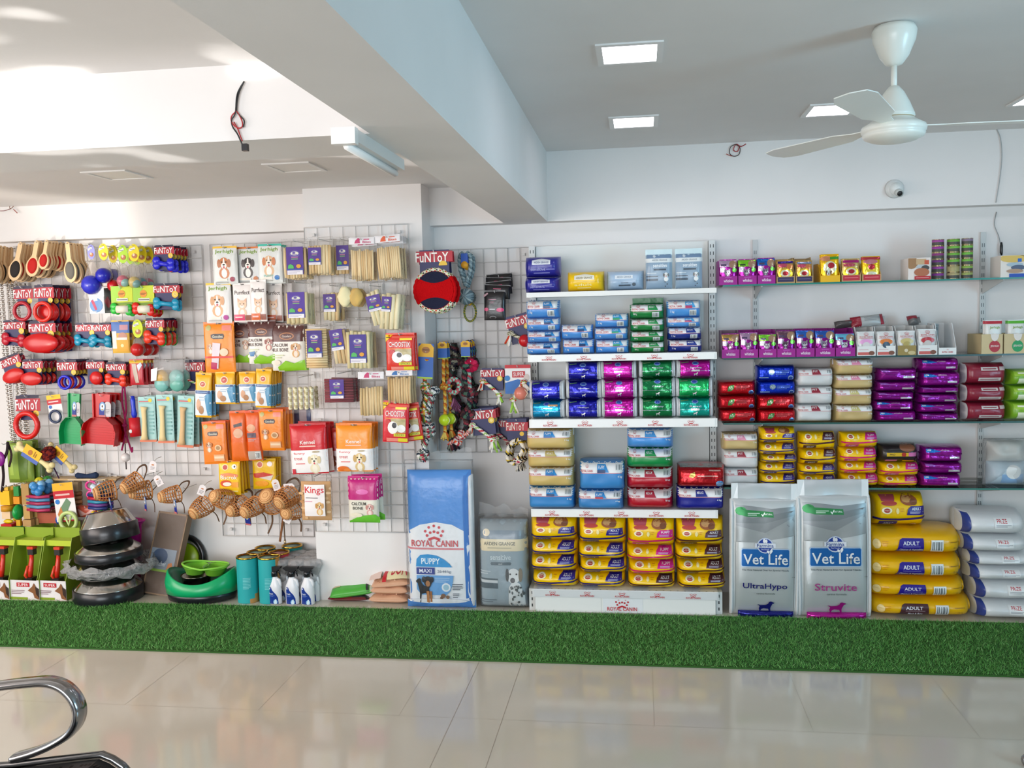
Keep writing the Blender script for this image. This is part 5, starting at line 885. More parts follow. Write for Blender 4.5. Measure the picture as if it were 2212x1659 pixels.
# ================================================================ hanging goods
PLANE = {'L': GL, 'P': GP, 'R': GR}
LONG = []
def hang(fn, cat, desc, where, hx, hy, wpx, hpx, n=1, dy=.03, plane='L', front=.20, tilt=0, alts=None, group=None, hook=True, jit=1, yaw=0, hang_at=.012, **kw):
    """n copies one behind another on a wire hook; (hx, hy) photo position of the foremost item's top middle"""
    Y = PLANE[plane]-front; x, z = at(hx, hy, Y); s = at(hx+10, hy, Y)[0]-x; w = wpx*s/10; h = hpx*s/10
    roots = []
    for a in (alts or [{}]):
        q = dict(kw); q.update(a); r = fn(w, h, **q); freeze(r); roots.append(r)
    used = set(); bpy.context.view_layer.update(); m = n
    if n > 1:
        D = max(max((o.matrix_world @ Vector(c)).y for o in KIDS[r.name] for c in o.bound_box)-min((o.matrix_world @ Vector(c)).y for o in KIDS[r.name] for c in o.bound_box) for r in roots)+.004
        room = front-.035; dy = max(dy, D); m = min(n, 1+int(room/D+.25)); dy = min(dy, room/max(1, m-1))
    while m > 1 and Y+dy*(m-1) > PLANE[plane]-.03: m -= 1
    for i in range(m):
        k = i % len(roots); o = dup(roots[k]) if k in used else roots[k]; used.add(k)
        o.location = (x+R.uniform(-.004, .004)*jit*(i > 0), Y+dy*i, z-R.uniform(0, .006)*jit*(i > 0)); o.rotation_euler = (R.uniform(-.012, .012)*jit, math.radians(tilt)+R.uniform(-.05, .05)*jit*(i > 0), yaw+R.uniform(-.03, .03)*jit)
        tag(o, f'{desc}, {front_ord(i, m)}{where}', cat, group or desc+' '+where)
    if len(roots) > m:
        for r in roots[m:]:
            for c in KIDS.get(r.name, []): bpy.data.objects.remove(c)
            bpy.data.objects.remove(r)
    if hook:
        L = PLANE[plane]-Y+.012; t = thing('display_hook', f'wire hook of {desc}, {where}', 'hook', (x, PLANE[plane]-.004, z-hang_at), 'wire display hooks')
        b = MB('shelfwhite'); b.tube([(0, 0, .004), (0, -.02, 0), (0, -L, 0), (0, -L-.012, .010)], .0022, 'd2cfcc', 6); b.obj('hook_wire', t)
        b = MB('shelfwhite'); b.box(-.012, .012, -.007, .0, -.02, .016, 'cfccc8'); b.obj('hook_plate', t)
def emp(name): o = bpy.data.objects.new(name, None); COL.objects.link(o); o.empty_display_size = .03; return o
def brush(w, h, pad='2a2422'):
    r = emp('grooming_brush'); b = MB('wood'); hw = w/2; pl = []
    for t_ in range(25):
        a = t_/24; z = -h*a
        ww = hw*(.34+.06*math.sin(a*20)*0) if a < .42 else hw*(.34+.66*math.sin(min(1, (a-.42)/.30)*PI/2)**1.3) if a < .72 else hw*math.sqrt(max(0, 1-((a-.72)/.28)**2))
        if a < .08: ww = hw*.34*math.sqrt(max(0.02, 1-((.08-a)/.08)**2))
        pl.append((ww, z))
    poly = [(x, z) for x, z in pl]+[(-x, z) for x, z in reversed(pl)]
    pp = [poly[0]];
    for q in poly[1:]:
        if abs(q[0]-pp[-1][0])+abs(q[1]-pp[-1][1]) > 1e-5: pp.append(q)
    b.prism(pp, -.006, .006, 'dcb98c'); b.lathe([(0, .0065), (.0035, .0065), (.0035, .006)], '6a4a30', 8, o=(0, 0, -.012), ax='y'); b.obj('handle', r)
    b = MB('matte')
    n = 20; vs = [(hw*.74*math.cos(2*PI*k/n)*q, -.006-e, -h*.70+h*.215*math.sin(2*PI*k/n)*q) for q, e in ((1, 0), (.95, .004), (.6, .007)) for k in range(n)]+[(0, -.0135, -h*.70)]
    fs = [(j*n+k, j*n+(k+1) % n, (j+1)*n+(k+1) % n, (j+1)*n+k) for j in range(2) for k in range(n)]+[(2*n+k, 2*n+(k+1) % n, 3*n) for k in range(n)]
    lt = {'2a2422': '5a524c', 'b81c18': 'e0503c', '6a665e': '9a968a'}.get(pad, '888888')
    b.add(vs, fs, pad, 0, True)
    for i in range(-4, 5):
        for j in range(-6, 7):
            u, v = i/5, j/7.0
            if u*u+v*v < .85: x = u*hw*.72; z = -h*.70+v*h*.21; b.add([(x-.0009, -.010, z), (x+.0009, -.010, z), (x, -.021, z)], [(0, 1, 2)], lt)
    b.obj('bristle_pad', r); return r
FT = 'x'
def toy(kind, b, cx, cz, w, h, col, y=-.014):
    d = min(w, h)
    if kind == 'ring':
        rr = d*.5; b.tube([(cx+rr*.82*math.cos(a), y-.006, cz+rr*.82*math.sin(a)) for a in [2*PI*i/36 for i in range(36)]], [rr*.17*(1+.10*(i % 2)) for i in range(36)], col, 10, closed=True)
    elif kind == 'bone':
        for sx in (-1, 1):
            for sz in (-.5, .5): b.ball((cx+sx*w*.33, y, cz+sz*h*.34-sx*h*.08), h*.32, col, 16, stud=.10, sy=.5)
        b.tube([(cx-w*.3, y, cz+.08*h), (cx, y, cz), (cx+w*.3, y, cz-.08*h)], [h*.24, h*.17, h*.24], col, 10, flat=.7)
    elif kind == 'ball': b.ball((cx, y-.008, cz), d*.5, col, 20, sy=.5, stud=.05)
    elif kind == 'egg': b.ball((cx, y-.008, cz), h*.5, col, 24, sx=w/h, sy=.42, stud=.05, fq=12)
    elif kind == 'rope':
        rope(b, [(cx-w*.4, y, cz+h*.2), (cx, y-.005, cz), (cx+w*.4, y, cz-h*.2)], .007, ['e4e0d6', '7ab84a', 'e4e0d6', 'c83a2a'])
        for sx in (-1, 1): tassel(b, (cx+sx*w*.38, y, cz-sx*h*.19), (sx*.02, 0, -.045), ['e8e4dc', 'e0d8cc', 'b8d878'])
def rope(b, pts, r, cols, n=9, tw=1.1, k=5):
    P = cr(pts, k); L = len(P); sub = []
    for i in range(L-1): sub += [P[i], P[i].lerp(P[i+1], .5)]
    sub.append(P[-1]); m = len(cols)
    b.tube(sub, [r*(1+.10*math.sin(i*1.6)) for i in range(len(sub))], cols[0], n, colf=lambda i, kk: cols[int((kk/n*m+i*tw/2)) % m])
def knot(b, p, r, cols, s=0):
    n = 12
    for j in range(3):
        a = j*1.05+s; pts = [(p[0]+r*(math.cos(t)*math.cos(a)), p[1]+r*.6*math.sin(t), p[2]+r*.7*(math.sin(t)*.7+math.cos(t)*math.sin(a)*.6)) for t in [2*PI*i/n for i in range(n)]]
        b.tube(pts, r*.42, cols[0], 7, closed=True, colf=lambda i, k: cols[(i+k//3) % len(cols)])
def tassel(b, p, d, cols, n=9, rr=None):
    D = Vector(d); L = D.length; 
    for i in range(n):
        q = Vector((R.uniform(-1, 1), R.uniform(-.7, .7), R.uniform(-.6, .6)))*L*.42; e = Vector(p)+D+q
        b.tube([p, Vector(p)+D*.5+q*.35, e], [L*.10, L*.14, L*.09], R.choice(cols), 5)
def funcard(w, h, toyk='bone', col='1c1cc8', style='fun', split_=.42, tw=1.0, th=.52, tdx=0, tcx=None):
    r = emp('carded_toy'); b = MB('paper'); cw = w*.82
    if style == 'fun':
        if toyk == 'ring': b.box(-cw*.36, cw*.36, -.0008, .0008, -h*.56, 0, '2b2c58')
        else: b.box(-cw/2, cw/2, -.0008, .0008, -h*.97, 0, '2b2c58')
        f = lambda u, v, off: (-w/2+u*w, -.0012-off, -h*v)
        b.box(-w*.47, w*.47, -.0012, .0006, -h*.36, -h*.08, 'b02434')
        b.art(f, [('p', [(.06, .02), (.94, .0), (.94, .07), (.06, .09)], '201c38'), ('t', 'FuNToY', .04, .11, .90, .33, 'f6f0ee'), ('o', .80, .42, .115, 'e6bc3a'), ('o', .80, .42, .06, 'f2d87a'), ('t', 'G', .77, .38, .83, .46, '9a6a20')], w/h, step=.4)
    elif style == 'lime':
        b.box(-w*.46, w*.46, -.0008, .0008, -h*.93, 0, 'c2cf1e'); f = lambda u, v, off: (-w/2+u*w, -.0010-off, -h*v)
        b.art(f, [('p', [(.05, .0), (.5, .0), (.3, .55), (.05, .6)], '9ac83a'), ('o', .5, .27, .15, 'e08a20'), ('l', .38, .24, .62, .32, 2, '4a3010'), ('r', .28, .42, .76, .52, 'd4d4cc'), ('l', .3, .44, .74, .51, 1, '6a6a64'), ('p', [(.1, .58), (.95, .56), (.95, .64), (.1, .66)], '6a8a1a')], w/h, step=.4)
    b.obj('card', r); b = MB('plastic'); cz = -h*(1-th/2)
    toy(toyk, b, tdx*w, cz, w*tw, h*th, col); b.obj('rubber_toy', r)
    if style == 'lime': b = MB('paper'); b.lathe([(0, -.5), (.5, -.5), (.5, .5), (0, .5)], 'e8e2d0', 16, ax='x', sx=1, sy=1); 
    if style == 'lime':
        for i, vv in enumerate(b.v): b.v[i] = (vv[0]*w*.5+w*.08, vv[1]*h*.22-.016, vv[2]*h*.26+cz)
        b.obj('paper_sleeve', r)
    return r
def netball(w, h, cardc='e0c814', ballc='1c22a8', br=.5, card=(.62, .42), n=1, pat=None):
    r = emp('net_toy'); b = MB('paper'); n_ = 20; cw = w*card[0]/2; ch = h*card[1]/2
    vs = [(cw*math.cos(2*PI*k/n_)*(1 if abs(math.cos(2*PI*k/n_)) < .8 else .95), y, -ch+ch*math.sin(2*PI*k/n_)) for y in (-.001, .001) for k in range(n_)]; b.add(vs, [tuple(range(n_)), tuple(range(2*n_-1, n_-1, -1))]+[(k, k+n_, (k+1) % n_+n_, (k+1) % n_) for k in range(n_)], cardc)
    b.art(lambda u, v, off: (-cw+2*cw*u, -.0011-off, -2*ch*v), [('p', [(.1, .30), (.6, .16), (.66, .28), (.16, .42)], 'd8d8d4'), ('l', .2, .28, .56, .34, 1, '5a5a60'), ('e', .55, .68, .24, .14, 'b06a40'), ('e', .5, .62, .1, .08, 'e0c8a8')], cw/ch, step=.5); b.obj('header_card', r)
    rb = w*br/2; cz = -h+rb; b = MB('plastic'); b.ball((0, -.012, cz), rb, ballc, 22, stud=.06 if not pat else 0, fq=10)
    if pat: b.ball((rb*.5, -.02, cz-rb*.3), rb*.75, pat, 16); b.ball((-rb*.5, -.004, cz-rb*.4), rb*.6, 'a8a078', 14)
    b.obj('ball', r); b = MB('netting'); b.lathe([(cw*.25, -2*ch), (cw*.7, -2*ch-.25*(h-2*ch-2*rb)), (rb*1.04, cz+rb*.2), (rb*1.06, cz-rb*.3), (rb*.5, cz-rb*1.02), (0, cz-rb*1.05)], 'ffffff', 16, sy=.8); b.obj('net_bag', r); return r
def pouch(w, h, base='e8e8e4', ops=(), top=None, d=.022, m='bag', name='treat_pouch', band=.07, back=None):
    r = emp(name); SEED[0] += 1; f, g = pil(w, h*(1-band*.6), d, 5, 3.2, 1.8, .003, SEED[0]); sh = lambda q: (q[0], q[1], q[2]-h)
    b = MB(m); F = lambda u, v, off: sh(f(u, v, off)); b.closed(F, lambda u, v: sh(g(u, v)), base, 12, 12, back=back); b.art(F, ops, w/h, step=.07); b.obj('pouch_body', r)
    b = MB(m); b.box(-w/2, w/2, -.0012, .0012, -h*band*1.3, 0, top or base); b.box(-w*.09, w*.09, -.0014, .0014, -h*band*.75, -h*band*.4, '4a4644'); b.obj('top_seal', r); return r
def sticks(w, h, ns=8, col='ecd4a6', c2='e0c08c', label=None, head=None, top=.24, bot=.05, horiz=False, twist=False, sr=None, hc='d0306a', lab=(.12, .16, .80, .86)):
    r = emp('chew_bag'); n = ns; r_ = sr or w*.46/n; z0 = -h*(1-bot); z1 = -h*top
    if horiz:
        m = int((z1-z0)/(2*.0065))
        for i in range(m): b = MB('matte'); zz = z0+(i+.5)*(z1-z0)/m; b.tube([(-w*.44, 0, zz), (w*.44, R.uniform(-.002, .002), zz)], (z1-z0)/m*.5, R.choice([col, c2]), 7); b.obj('chew_stick', r)
    else:
        for i in range(n):
            b = MB('matte'); x = -w*.44+w*.88*(i+.5)/n; dx = R.uniform(-.003, .003); c = R.choice([col, c2])
            if twist: b.tube([(x, 0, z0+(z1-z0)*k/14) for k in range(15)], [r_*(1.1 if k % 2 else .8) for k in range(15)], c, 8, colf=lambda i_, k_: [col, c2][((i_+k_//2) // 2) % 2])
            else: b.tube([(x, R.uniform(-.004, .004), z0-R.uniform(0, .006)), (x+dx, -.002, (z0+z1)/2), (x, 0, z1+R.uniform(-.006, .006))], [r_, r_*1.05, r_], c, 8)
            b.obj('chew_stick', r)
    SEED[0] += 1; f, g = pil(w*1.04, h, .030, 6, 6, 2, .006, SEED[0]); sh = lambda q: (q[0], q[1], q[2]-h); b = MB('film'); b.closed(lambda u, v, o: sh(f(u, v, o)), lambda u, v: sh(g(u, v)), 'ffffff', 10, 14); b.obj('clear_film', r)
    if label:
        b = MB('paper'); x0, v0, x1, v1 = lab; F = lambda u, v, off: (-w/2+w*(x0+u*(x1-x0)), -.017-off, -h*(v0+v*(v1-v0))); b.add([F(0, 0, 0), F(0, 1, 0), F(1, 1, 0), F(1, 0, 0)], [(0, 1, 2, 3)], label)
        b.art(F, [('e', .5, .26, .30, .14, '5a4a9a'), ('e', .5, .24, .24, .07, 'd8d8c4'), ('e', .46, .22, .10, .04, '5a4a9a'), ('l', .34, .26, .66, .31, 1, '7a6aa8'), ('r', .3, .36, .7, .39, 'c07890'), ('l', .3, .41, .7, .48, 1, '7aa86a'), ('p', [(.08, .78), (.12, .66), (.25, .62), (.42, .68), (.44, .78)], '4ab05a'), ('e', .72, .70, .14, .07, 'd8982a'), ('r', 0, .80, 1, .83, '2f5aa8'), ('r', .05, .85, .96, 1, 'e4e0e6'), ('l', .1, .88, .8, .97, 2, 'b8b0c0')], w/h, step=.5, off0=.0004); b.obj('label', r)
    if head:
        b = MB('paper'); F = lambda u, v, off: (-w/2+w*u, -.003-off, -h*.16*v); b.box(-w/2, w/2, -.003, .003, -h*.16, 0, 'ebe8ea')
        b.art(F, [('p', [(.22, .85), (.26, .45), (.34, .15), (.42, .2), (.44, .85)], head), ('e', .38, .28, .06, .18, head), ('l', .58, .18, .80, .46, 1, head), ('t', 'Bites', .54, .5, .86, .85, head)], w/(h*.16), step=.5); b.obj('header_card', r)
    return r
def blister(w, h, bone='e8cf9a'):
    r = emp('carded_bone'); b = MB('paper'); b.box(-w/2, w/2, -.001, .001, -h, 0, 'a8d4d0'); F = lambda u, v, off: (-w/2+w*u, -.0011-off, -h*v)
    b.art(F, [('r', 0, .95, 1, 1, 'd87a58'), ('r', .05, .07, .9, .15, '8fc4c0'), ('l', .06, .08, .8, .14, 1, 'c86a6a'), ('o', .72, .08, .11, 'e8c83a'), ('l', .6, .3, .9, .85, 7, '7fb4b0')], w/h, step=.5); b.obj('card', r)
    b = MB('matte'); b.tube([(-w*.10, -.012, -h*.22), (-w*.12, -.014, -h*.30), (-w*.10, -.016, -h*.55), (-w*.14, -.016, -h*.85), (-w*.15, -.014, -h*.94)], [w*.22, w*.15, w*.13, w*.17, w*.22], bone, 10, flat=.7)
    b.obj('bone', r); f, g = pil(w*.92, h*.84, .034, 5, 6, 2, .004, 3); b = MB('film'); b.closed(lambda u, v, o: (f(u, v, o)[0], f(u, v, o)[1], f(u, v, o)[2]-h*.97), lambda u, v: (f(u, v, 0)[0], -.0015, f(u, v, 0)[2]-h*.97), 'ffffff', 8, 10); b.obj('blister', r); return r
def scoop(w, h, col='0f9a52'):
    r = emp('litter_scoop'); b = MB('plastic'); hw = w/2
    b.prism([(-hw*.50, 0), (hw*.50, 0), (hw*.42, -h*.48), (-hw*.42, -h*.48)], -.004, .004, col); b.prism([(-hw*.54, 0), (-hw*.46, 0), (-hw*.40, -h*.5), (-hw*.48, -h*.5)], -.016, .004, col); b.prism([(hw*.46, 0), (hw*.54, 0), (hw*.48, -h*.5), (hw*.40, -h*.5)], -.016, .004, col); b.obj('handle', r)
    b = MB('plastic'); pl = [(-hw*.42, -h*.46), (hw*.42, -h*.46), (hw*.85, -h*.58), (hw, -h*.74), (hw*.92, -h), (-hw*.92, -h), (-hw, -h*.74), (-hw*.85, -h*.58)]; n = len(pl)
    b.prism(pl, .0, .004, col); 
    for i in (0, 1, 2, 3, 5, 6, 7): p, q = pl[i], pl[(i+1) % n]; b.add([(p[0], .004, p[1]), (q[0], .004, q[1]), (q[0]*1.04, -.045, q[1]-.002), (p[0]*1.04, -.045, p[1]-.002), (p[0]*.97, .004, p[1]), (q[0]*.97, .004, q[1]), (q[0]*1.0, -.045, q[1]), (p[0]*1.0, -.045, p[1])], [(0, 1, 2, 3), (7, 6, 5, 4), (3, 2, 6, 7)], col)
    for k in range(7): z = -h*(.62+.05*k); b.box(-hw*.7, hw*.7, -.0025, .0, z-.002, z+.002, col)
    b.obj('scoop_pan', r); b = MB('paper')
    for dx, dz, a in ((.12, -.28, .1), (.42, -.27, -.15)): tagart(b, hw*dx, h*dz, hw*.40, h*.30, 0 if dx < .3 else 1)
    b.obj('tag', r); return r
def tagart(b, cx, cz, w, h, plain=0, y=-.018):
    pl = [(cx-w/2, cz-h*.55), (cx+w/2, cz-h*.55), (cx+w/2, cz+h*.2)]+[(cx+w/2*math.cos(a), cz+h*.2+w/2*math.sin(a)) for a in [PI*i/8 for i in range(1, 8)]]+[(cx-w/2, cz+h*.2)]
    b.prism(pl, y-.0005, y+.0005, 'c9c6c8' if plain else '22318c'); F = lambda u, v, off: (cx-w/2+u*w, y-.0006-off, cz+h*.45-v*h)
    b.art(F, [('l', .2, .5, .8, .8, 3, '8a868a')] if plain else [('e', .5, .32, .42, .30, '7aa8d0'), ('e', .5, .34, .30, .22, 'dfe4ec'), ('e', .5, .30, .10, .08, '5a3a30'), ('e', .5, .52, .14, .05, 'c89a3a'), ('r', .0, .88, 1, 1, 'c87070')], w/h, step=.5)
def muzzle(w, h, L=.11, seed=0, tg=True, strap=True):
    r = emp('wicker_muzzle'); b = MB('matte'); c = 'c98a52'; rad = w/2; rings = 7; nr = 14
    prof = lambda s: rad*(.62+.38*math.sin(min(1, s*1.25)*PI/2)) if s > .02 else rad*.58
    for i in range(1, rings+1): s = i/rings; q = prof(s); b.tube([(q*math.cos(a), -L+L*s, q*.92*math.sin(a)) for a in [2*PI*k/24 for k in range(24)]], .0026 if i < rings else .005, c if i % 2 else 'b87844', 5, closed=True)
    for k in range(nr): a = 2*PI*k/nr; b.tube([(prof(s)*math.cos(a), -L+L*s, prof(s)*.92*math.sin(a)) for s in (.02, .15, .35, .6, .8, 1)], .0026, 'c48650', 5)
    b.obj('basket', r); b = MB('matte'); b.lathe([(0, L+.010), (rad*.35, L+.009), (rad*.58, L+.003), (rad*.62, L-.012)], 'e0b07a', 24, ax='y')
    for q in (.2, .4, .52): b.tube([(rad*q*math.cos(a), -L-.010+.006*q, rad*q*math.sin(a)) for a in [2*PI*k/20 for k in range(20)]], .0016, 'b87c48', 5, closed=True)
    b.obj('nose_cap', r)
    if strap: b = MB('cloth'); b.tube(cr([(-rad*.9, 0, 0), (-rad*.6, .04, .05), (0, .07, .06), (rad*.7, .05, .04), (rad*.9, 0, 0)]), .006, '5a4434', 6, flat=.3); b.tube(cr([(0, .01, -rad*.9), (.01, .02, -rad*1.5), (.004, .02, -rad*2.3)]), .006, '6a5240', 6, flat=.3); b.obj('strap', r)
    if tg: b = MB('paper'); tagart(b, rad*.95, -rad*1.0, .040, .090, 0, y=-.045); b.obj('tag', r)
    return r
def tennis(b, p, r, c, seam='e8ecd0'):
    b.ball(p, r, c, 22); b.tube([(p[0]+r*1.002*math.cos(t)*(1 if 1 else 0)*math.cos(.5*math.sin(2*t)), p[1]-r*1.002*math.sin(.6+.5*math.sin(2*t)*0)*abs(math.cos(t*.5))*.9, p[2]+r*.98*math.sin(t)*.8) for t in [2*PI*i/30 for i in range(30)]], r*.05, seam, 5, closed=True)
# ---------------------------------------------------------------- brushes, toy cards and nets on the first grid
BR = 'wooden grooming brush'
hang(brush, 'brush', BR+' with black pad', 'at the frame edge, top row', -14, 528, 27, 76, 9, .024, tilt=8, group='brushes at the edge', pad='2a2422')
hang(brush, 'brush', BR+' with black pad', 'beside the edge brushes', 46, 523, 28, 79, 7, .026, tilt=16, alts=[{'pad': '2a2422'}, {'pad': 'b81c18'}], group='brushes, second hook')
hang(brush, 'brush', BR+', first pad red', 'on the large red brush hook', 81, 519, 28, 74, 7, .026, tilt=15, alts=[{'pad': 'b81c18'}, {'pad': '2a2422'}], group='brushes, third hook')
hang(brush, 'brush', BR+', small', 'on the small red brush hook', 102, 518, 22, 60, 7, .026, tilt=13, pad='b81c18', group='brushes, fourth hook')
hang(brush, 'brush', BR+' with grey pad', 'next to the net balls', 146, 522, 27, 82, 5, .026, tilt=-3, pad='6a665e', group='brushes, fifth hook')
NB = 'netted ball toy'
hang(netball, 'toy', 'large blue '+NB, 'below the lavender card', 196, 528, 42, 100, 1, .03, tilt=0, cardc='8a8ad0', ballc='2a30b0', br=.92, card=(.40, .30))
hang(netball, 'toy', 'small blue '+NB, 'with yellow card, beside the large one', 222, 526, 32, 79, 2, .04, ballc='1a1ea0', br=.95, card=(.7, .42), group='small blue netted balls')
hang(netball, 'toy', 'red '+NB, 'under the small blue net ball', 243, 533, 30, 90, 1, .04, front=.15, ballc='c01820', br=.8, card=(.7, .36), cardc='c8b818')
PC = [{'ballc': 'c06a78', 'pat': '8ab0a8'}, {'ballc': 'c8b070', 'pat': '7aa09a'}, {'ballc': '5a9098', 'pat': 'b87080'}]
hang(netball, 'toy', 'pastel '+NB, 'with lime card, first pastel hook', 264, 529, 38, 84, 4, .04, cardc='a8d030', br=.62, card=(.62, .44), alts=PC, group='pastel net balls, first hook')
hang(netball, 'toy', 'pastel '+NB, 'with yellow card, second pastel hook', 288, 527, 38, 88, 5, .034, cardc='e0cc10', br=.60, card=(.66, .40), alts=PC[1:]+PC[:1], group='pastel net balls, second hook')
FC = 'on navy card'
hang(funcard, 'toy', 'blue spiky bone '+FC, 'at the end of top row', 354, 529, 46, 52, 5, .03, toyk='bone', col='1c20c4', alts=[{}, {}, {'col': 'e0441c', 'toyk': 'egg', 'tw': .5}])
hang(funcard, 'toy', 'dark red ring '+FC, 'second row by the chains', 49, 618, 46, 70, 1, .03, toyk='ring', col='b01228', th=.58, tcx=0)
hang(funcard, 'toy', 'bright red ring '+FC, 'second row', 94, 614, 46, 76, 7, .028, toyk='ring', col='d8281c', th=.56, alts=[{}, {'col': 'c00c10', 'toyk': 'egg'}])
CA = [('p', [(.0, .0), (1, 0), (1, .35), (0, .35)], 'e8e8ec'), ('e', .5, .68, .42, .28, '5a86b8'), ('p', [(.18, .5), (.34, .46), (.56, .84), (.42, .88)], 'b02a50'), ('p', [(.24, .22), (.5, .2), (.62, .5), (.36, .52)], 'f2f0ee'), ('l', .1, .9, .5, .96, 1, 'b8b8b8')]
hang(pouch, 'toy', 'white and blue carded cleaning tool', 'below the large blue ball', 207, 619, 33, 54, 1, .03, base='e4e4e6', ops=CA, d=.012, m='paper', name='carded_tool')
hang(pouch, 'toy', 'dark carded toy', 'between the white card and green roller', 233, 622, 22, 50, 1, .03, front=.10, base='3a4440', ops=[('p', [(.1, .5), (.5, .3), (.9, .7), (.5, .8)], '8a2430')], d=.012, m='paper', name='carded_tool')
hang(funcard, 'toy', 'green spiky roller on lime card', 'second row', 262, 618, 50, 58, 2, .05, style='lime', toyk='bone', col='2ab83a', tw=.95, th=.40)
hang(funcard, 'toy', 'red spiky roller on lime card', 'beside the green roller', 309, 617, 50, 60, 3, .05, style='lime', toyk='bone', col='d81c10', tw=.95, th=.42)
hang(funcard, 'toy', 'teal bone '+FC, 'end of second row', 359, 612, 60, 54, 2, .04, toyk='bone', col='1590b4', th=.46)
hang(funcard, 'toy', 'crimson bone '+FC, 'third row over the chains', 30, 691, 52, 52, 4, .04, toyk='bone', col='b8102a', th=.5)
hang(funcard, 'toy', 'big red rugby toy '+FC, 'third row', 90, 693, 62, 64, 7, .030, toyk='egg', col='c20a10', th=.62, tw=1.25)
hang(funcard, 'toy', 'teal dumbbell '+FC, 'third row, first of two hooks', 184, 697, 46, 48, 2, .04, toyk='bone', col='0f86a8', th=.5)
hang(funcard, 'toy', 'teal dumbbell '+FC, 'third row, beside orange card', 218, 697, 46, 48, 3, .04, toyk='bone', col='0f86a8', th=.5)
OC = [('r', 0, 0, 1, .36, '5a7ab8'), ('r', .05, .3, .32, .85, 'f0e8d8'), ('r', .5, .1, .95, .26, 'c08a94'), ('e', .66, .46, .25, .12, 'c08a78'), ('r', .3, .58, .95, .96, 'e0a83a'), ('r', .34, .5, .9, .58, 'ece0d8'), ('o', .62, .76, .09, 'f0dca0')]
hang(pouch, 'toy', 'blue and orange carded toy', 'third row', 259, 692, 38, 66, 2, .05, base='e0b040', ops=OC, d=.02, m='paper', name='carded_tool')
hang(netball, 'toy', 'fuzzy red net ball', 'with lime card, third row', 296, 690, 40, 74, 6, .03, cardc='c8d818', ballc='c81c1c', br=.66, card=(.6, .5))
hang(funcard, 'toy', 'orange dumbbell '+FC, 'end of third row', 334, 687, 44, 54, 7, .028, toyk='bone', col='dc3416', th=.52, alts=[{}, {'col': '2aa84a'}, {'col': 'd83a18'}, {'col': '36b052'}, {}, {'col': '1e9a3a'}, {'col': '0f8a90'}])
hang(funcard, 'toy', 'red ball '+FC, 'fourth row over chains', 18, 768, 48, 56, 2, .04, tilt=-18, toyk='egg', col='cc1410', th=.5)
hang(funcard, 'toy', 'red egg '+FC, 'fourth row, pale card hook', 70, 776, 46, 52, 5, .03, toyk='egg', col='cc1818', th=.52)
hang(funcard, 'toy', 'blue ring '+FC, 'fourth row', 144, 777, 46, 60, 5, .03, toyk='ring', col='1a22c8', th=.5, tdx=-.06, alts=[{}, {'col': 'c01018'}])
hang(funcard, 'toy', 'round red ball '+FC, 'fourth row', 205, 777, 42, 50, 2, .05, toyk='ball', col='cc1414', th=.54, tdx=.12)
hang(funcard, 'toy', 'orange-red bone '+FC, 'fourth row', 250, 782, 46, 48, 3, .04, toyk='bone', col='e03418', th=.5)
LP = [('r', 0, 0, 1, .12, 'd8b02a'), ('p', [(.22, .14), (.52, .14), (.70, .9), (.44, .92)], 'b8a898'), ('p', [(.6, .2), (.86, .08), (.95, .2), (.72, .45)], 'c8d0e0')]
hang(pouch, 'leash pack', 'red packed leash', 'fourth row', 294, 776, 30, 52, 4, .04, base='b81426', ops=LP, d=.02, name='leash_pack')
def clearbag(w, h, cols):
    r = emp('clear_toy_bag')
    for i, c in enumerate(cols):
        b = MB('plastic'); b.ball((w*(-.25+.5*(i % 2)), 0, -h*(.90-.24*(i//2))), w*.24, c, 16, sy=.5); b.obj('ball', r)
    SEED[0] += 1; f, g = pil(w, h, .05, 3, 3, 1.8, .012, SEED[0]); b = MB('haze'); b.closed(lambda u, v, o: (lambda q: (q[0], q[1], q[2]-h))(f(u, v, o)), lambda u, v: (lambda q: (q[0], q[1], q[2]-h))(g(u, v)), 'ffffff', 10, 12); b.obj('clear_film', r)
    b = MB('paper'); b.prism([(-w*.5, -h*.35), (-w*.28, -h*.28), (-w*.34, -h*.75), (-w*.52, -h*.78)], -.028, -.0275, 'ece8e6'); b.obj('sticker', r); return r
hang(clearbag, 'toy', 'clear bag of teal balls', 'fourth row', 363, 776, 66, 56, 2, .07, cols=['7ab8b0', '6ab0a0', 'c8a050', '8ac0b8'])
hang(funcard, 'toy', 'fringed rope '+FC, 'end of fourth row', 420, 777, 46, 66, 2, .05, front=.12, toyk='rope', col='e8e0d0', th=.6)
hang(funcard, 'toy', 'large red ring '+FC, 'fifth row by the chains', 59, 853, 58, 89, 1, .03, toyk='ring', col='d2120e', th=.66)
SR = [('r', 0, 0, 1, .16, 'eec020'), ('r', 0, .16, 1, .34, 'c01828'), ('l', .1, .20, .8, .30, 1, 'e8c8c8'), ('o', .18, .42, .11, '2a6ac0')]
def carded(w, h, ops, col='e8e4e2', toyf=None):
    r = emp('carded_toy'); b = MB('paper'); b.box(-w/2, w/2, -.001, .001, -h, 0, col); b.art(lambda u, v, off: (-w/2+w*u, -.0011-off, -h*v), ops, w/h, step=.5); b.obj('card', r)
    b = MB('plastic'); toyf(b, w, h); b.obj('toy', r); return r
hang(carded, 'toy', 'small navy ring on red and yellow card', 'fifth row', 115, 853, 30, 56, 1, .03, tilt=-6, ops=SR, toyf=lambda b, w, h: toy('ring', b, .004, -h*.77, w*.95, h*.5, '2c3a5a'))
hang(scoop, 'scoop', 'green litter scoop', 'fifth row', 162, 850, 48, 102, 1, .03, col='12a05a', tilt=4)
hang(scoop, 'scoop', 'red litter scoop', 'fifth row', 221, 851, 72, 102, 3, .05, col='c40d12', tilt=4)
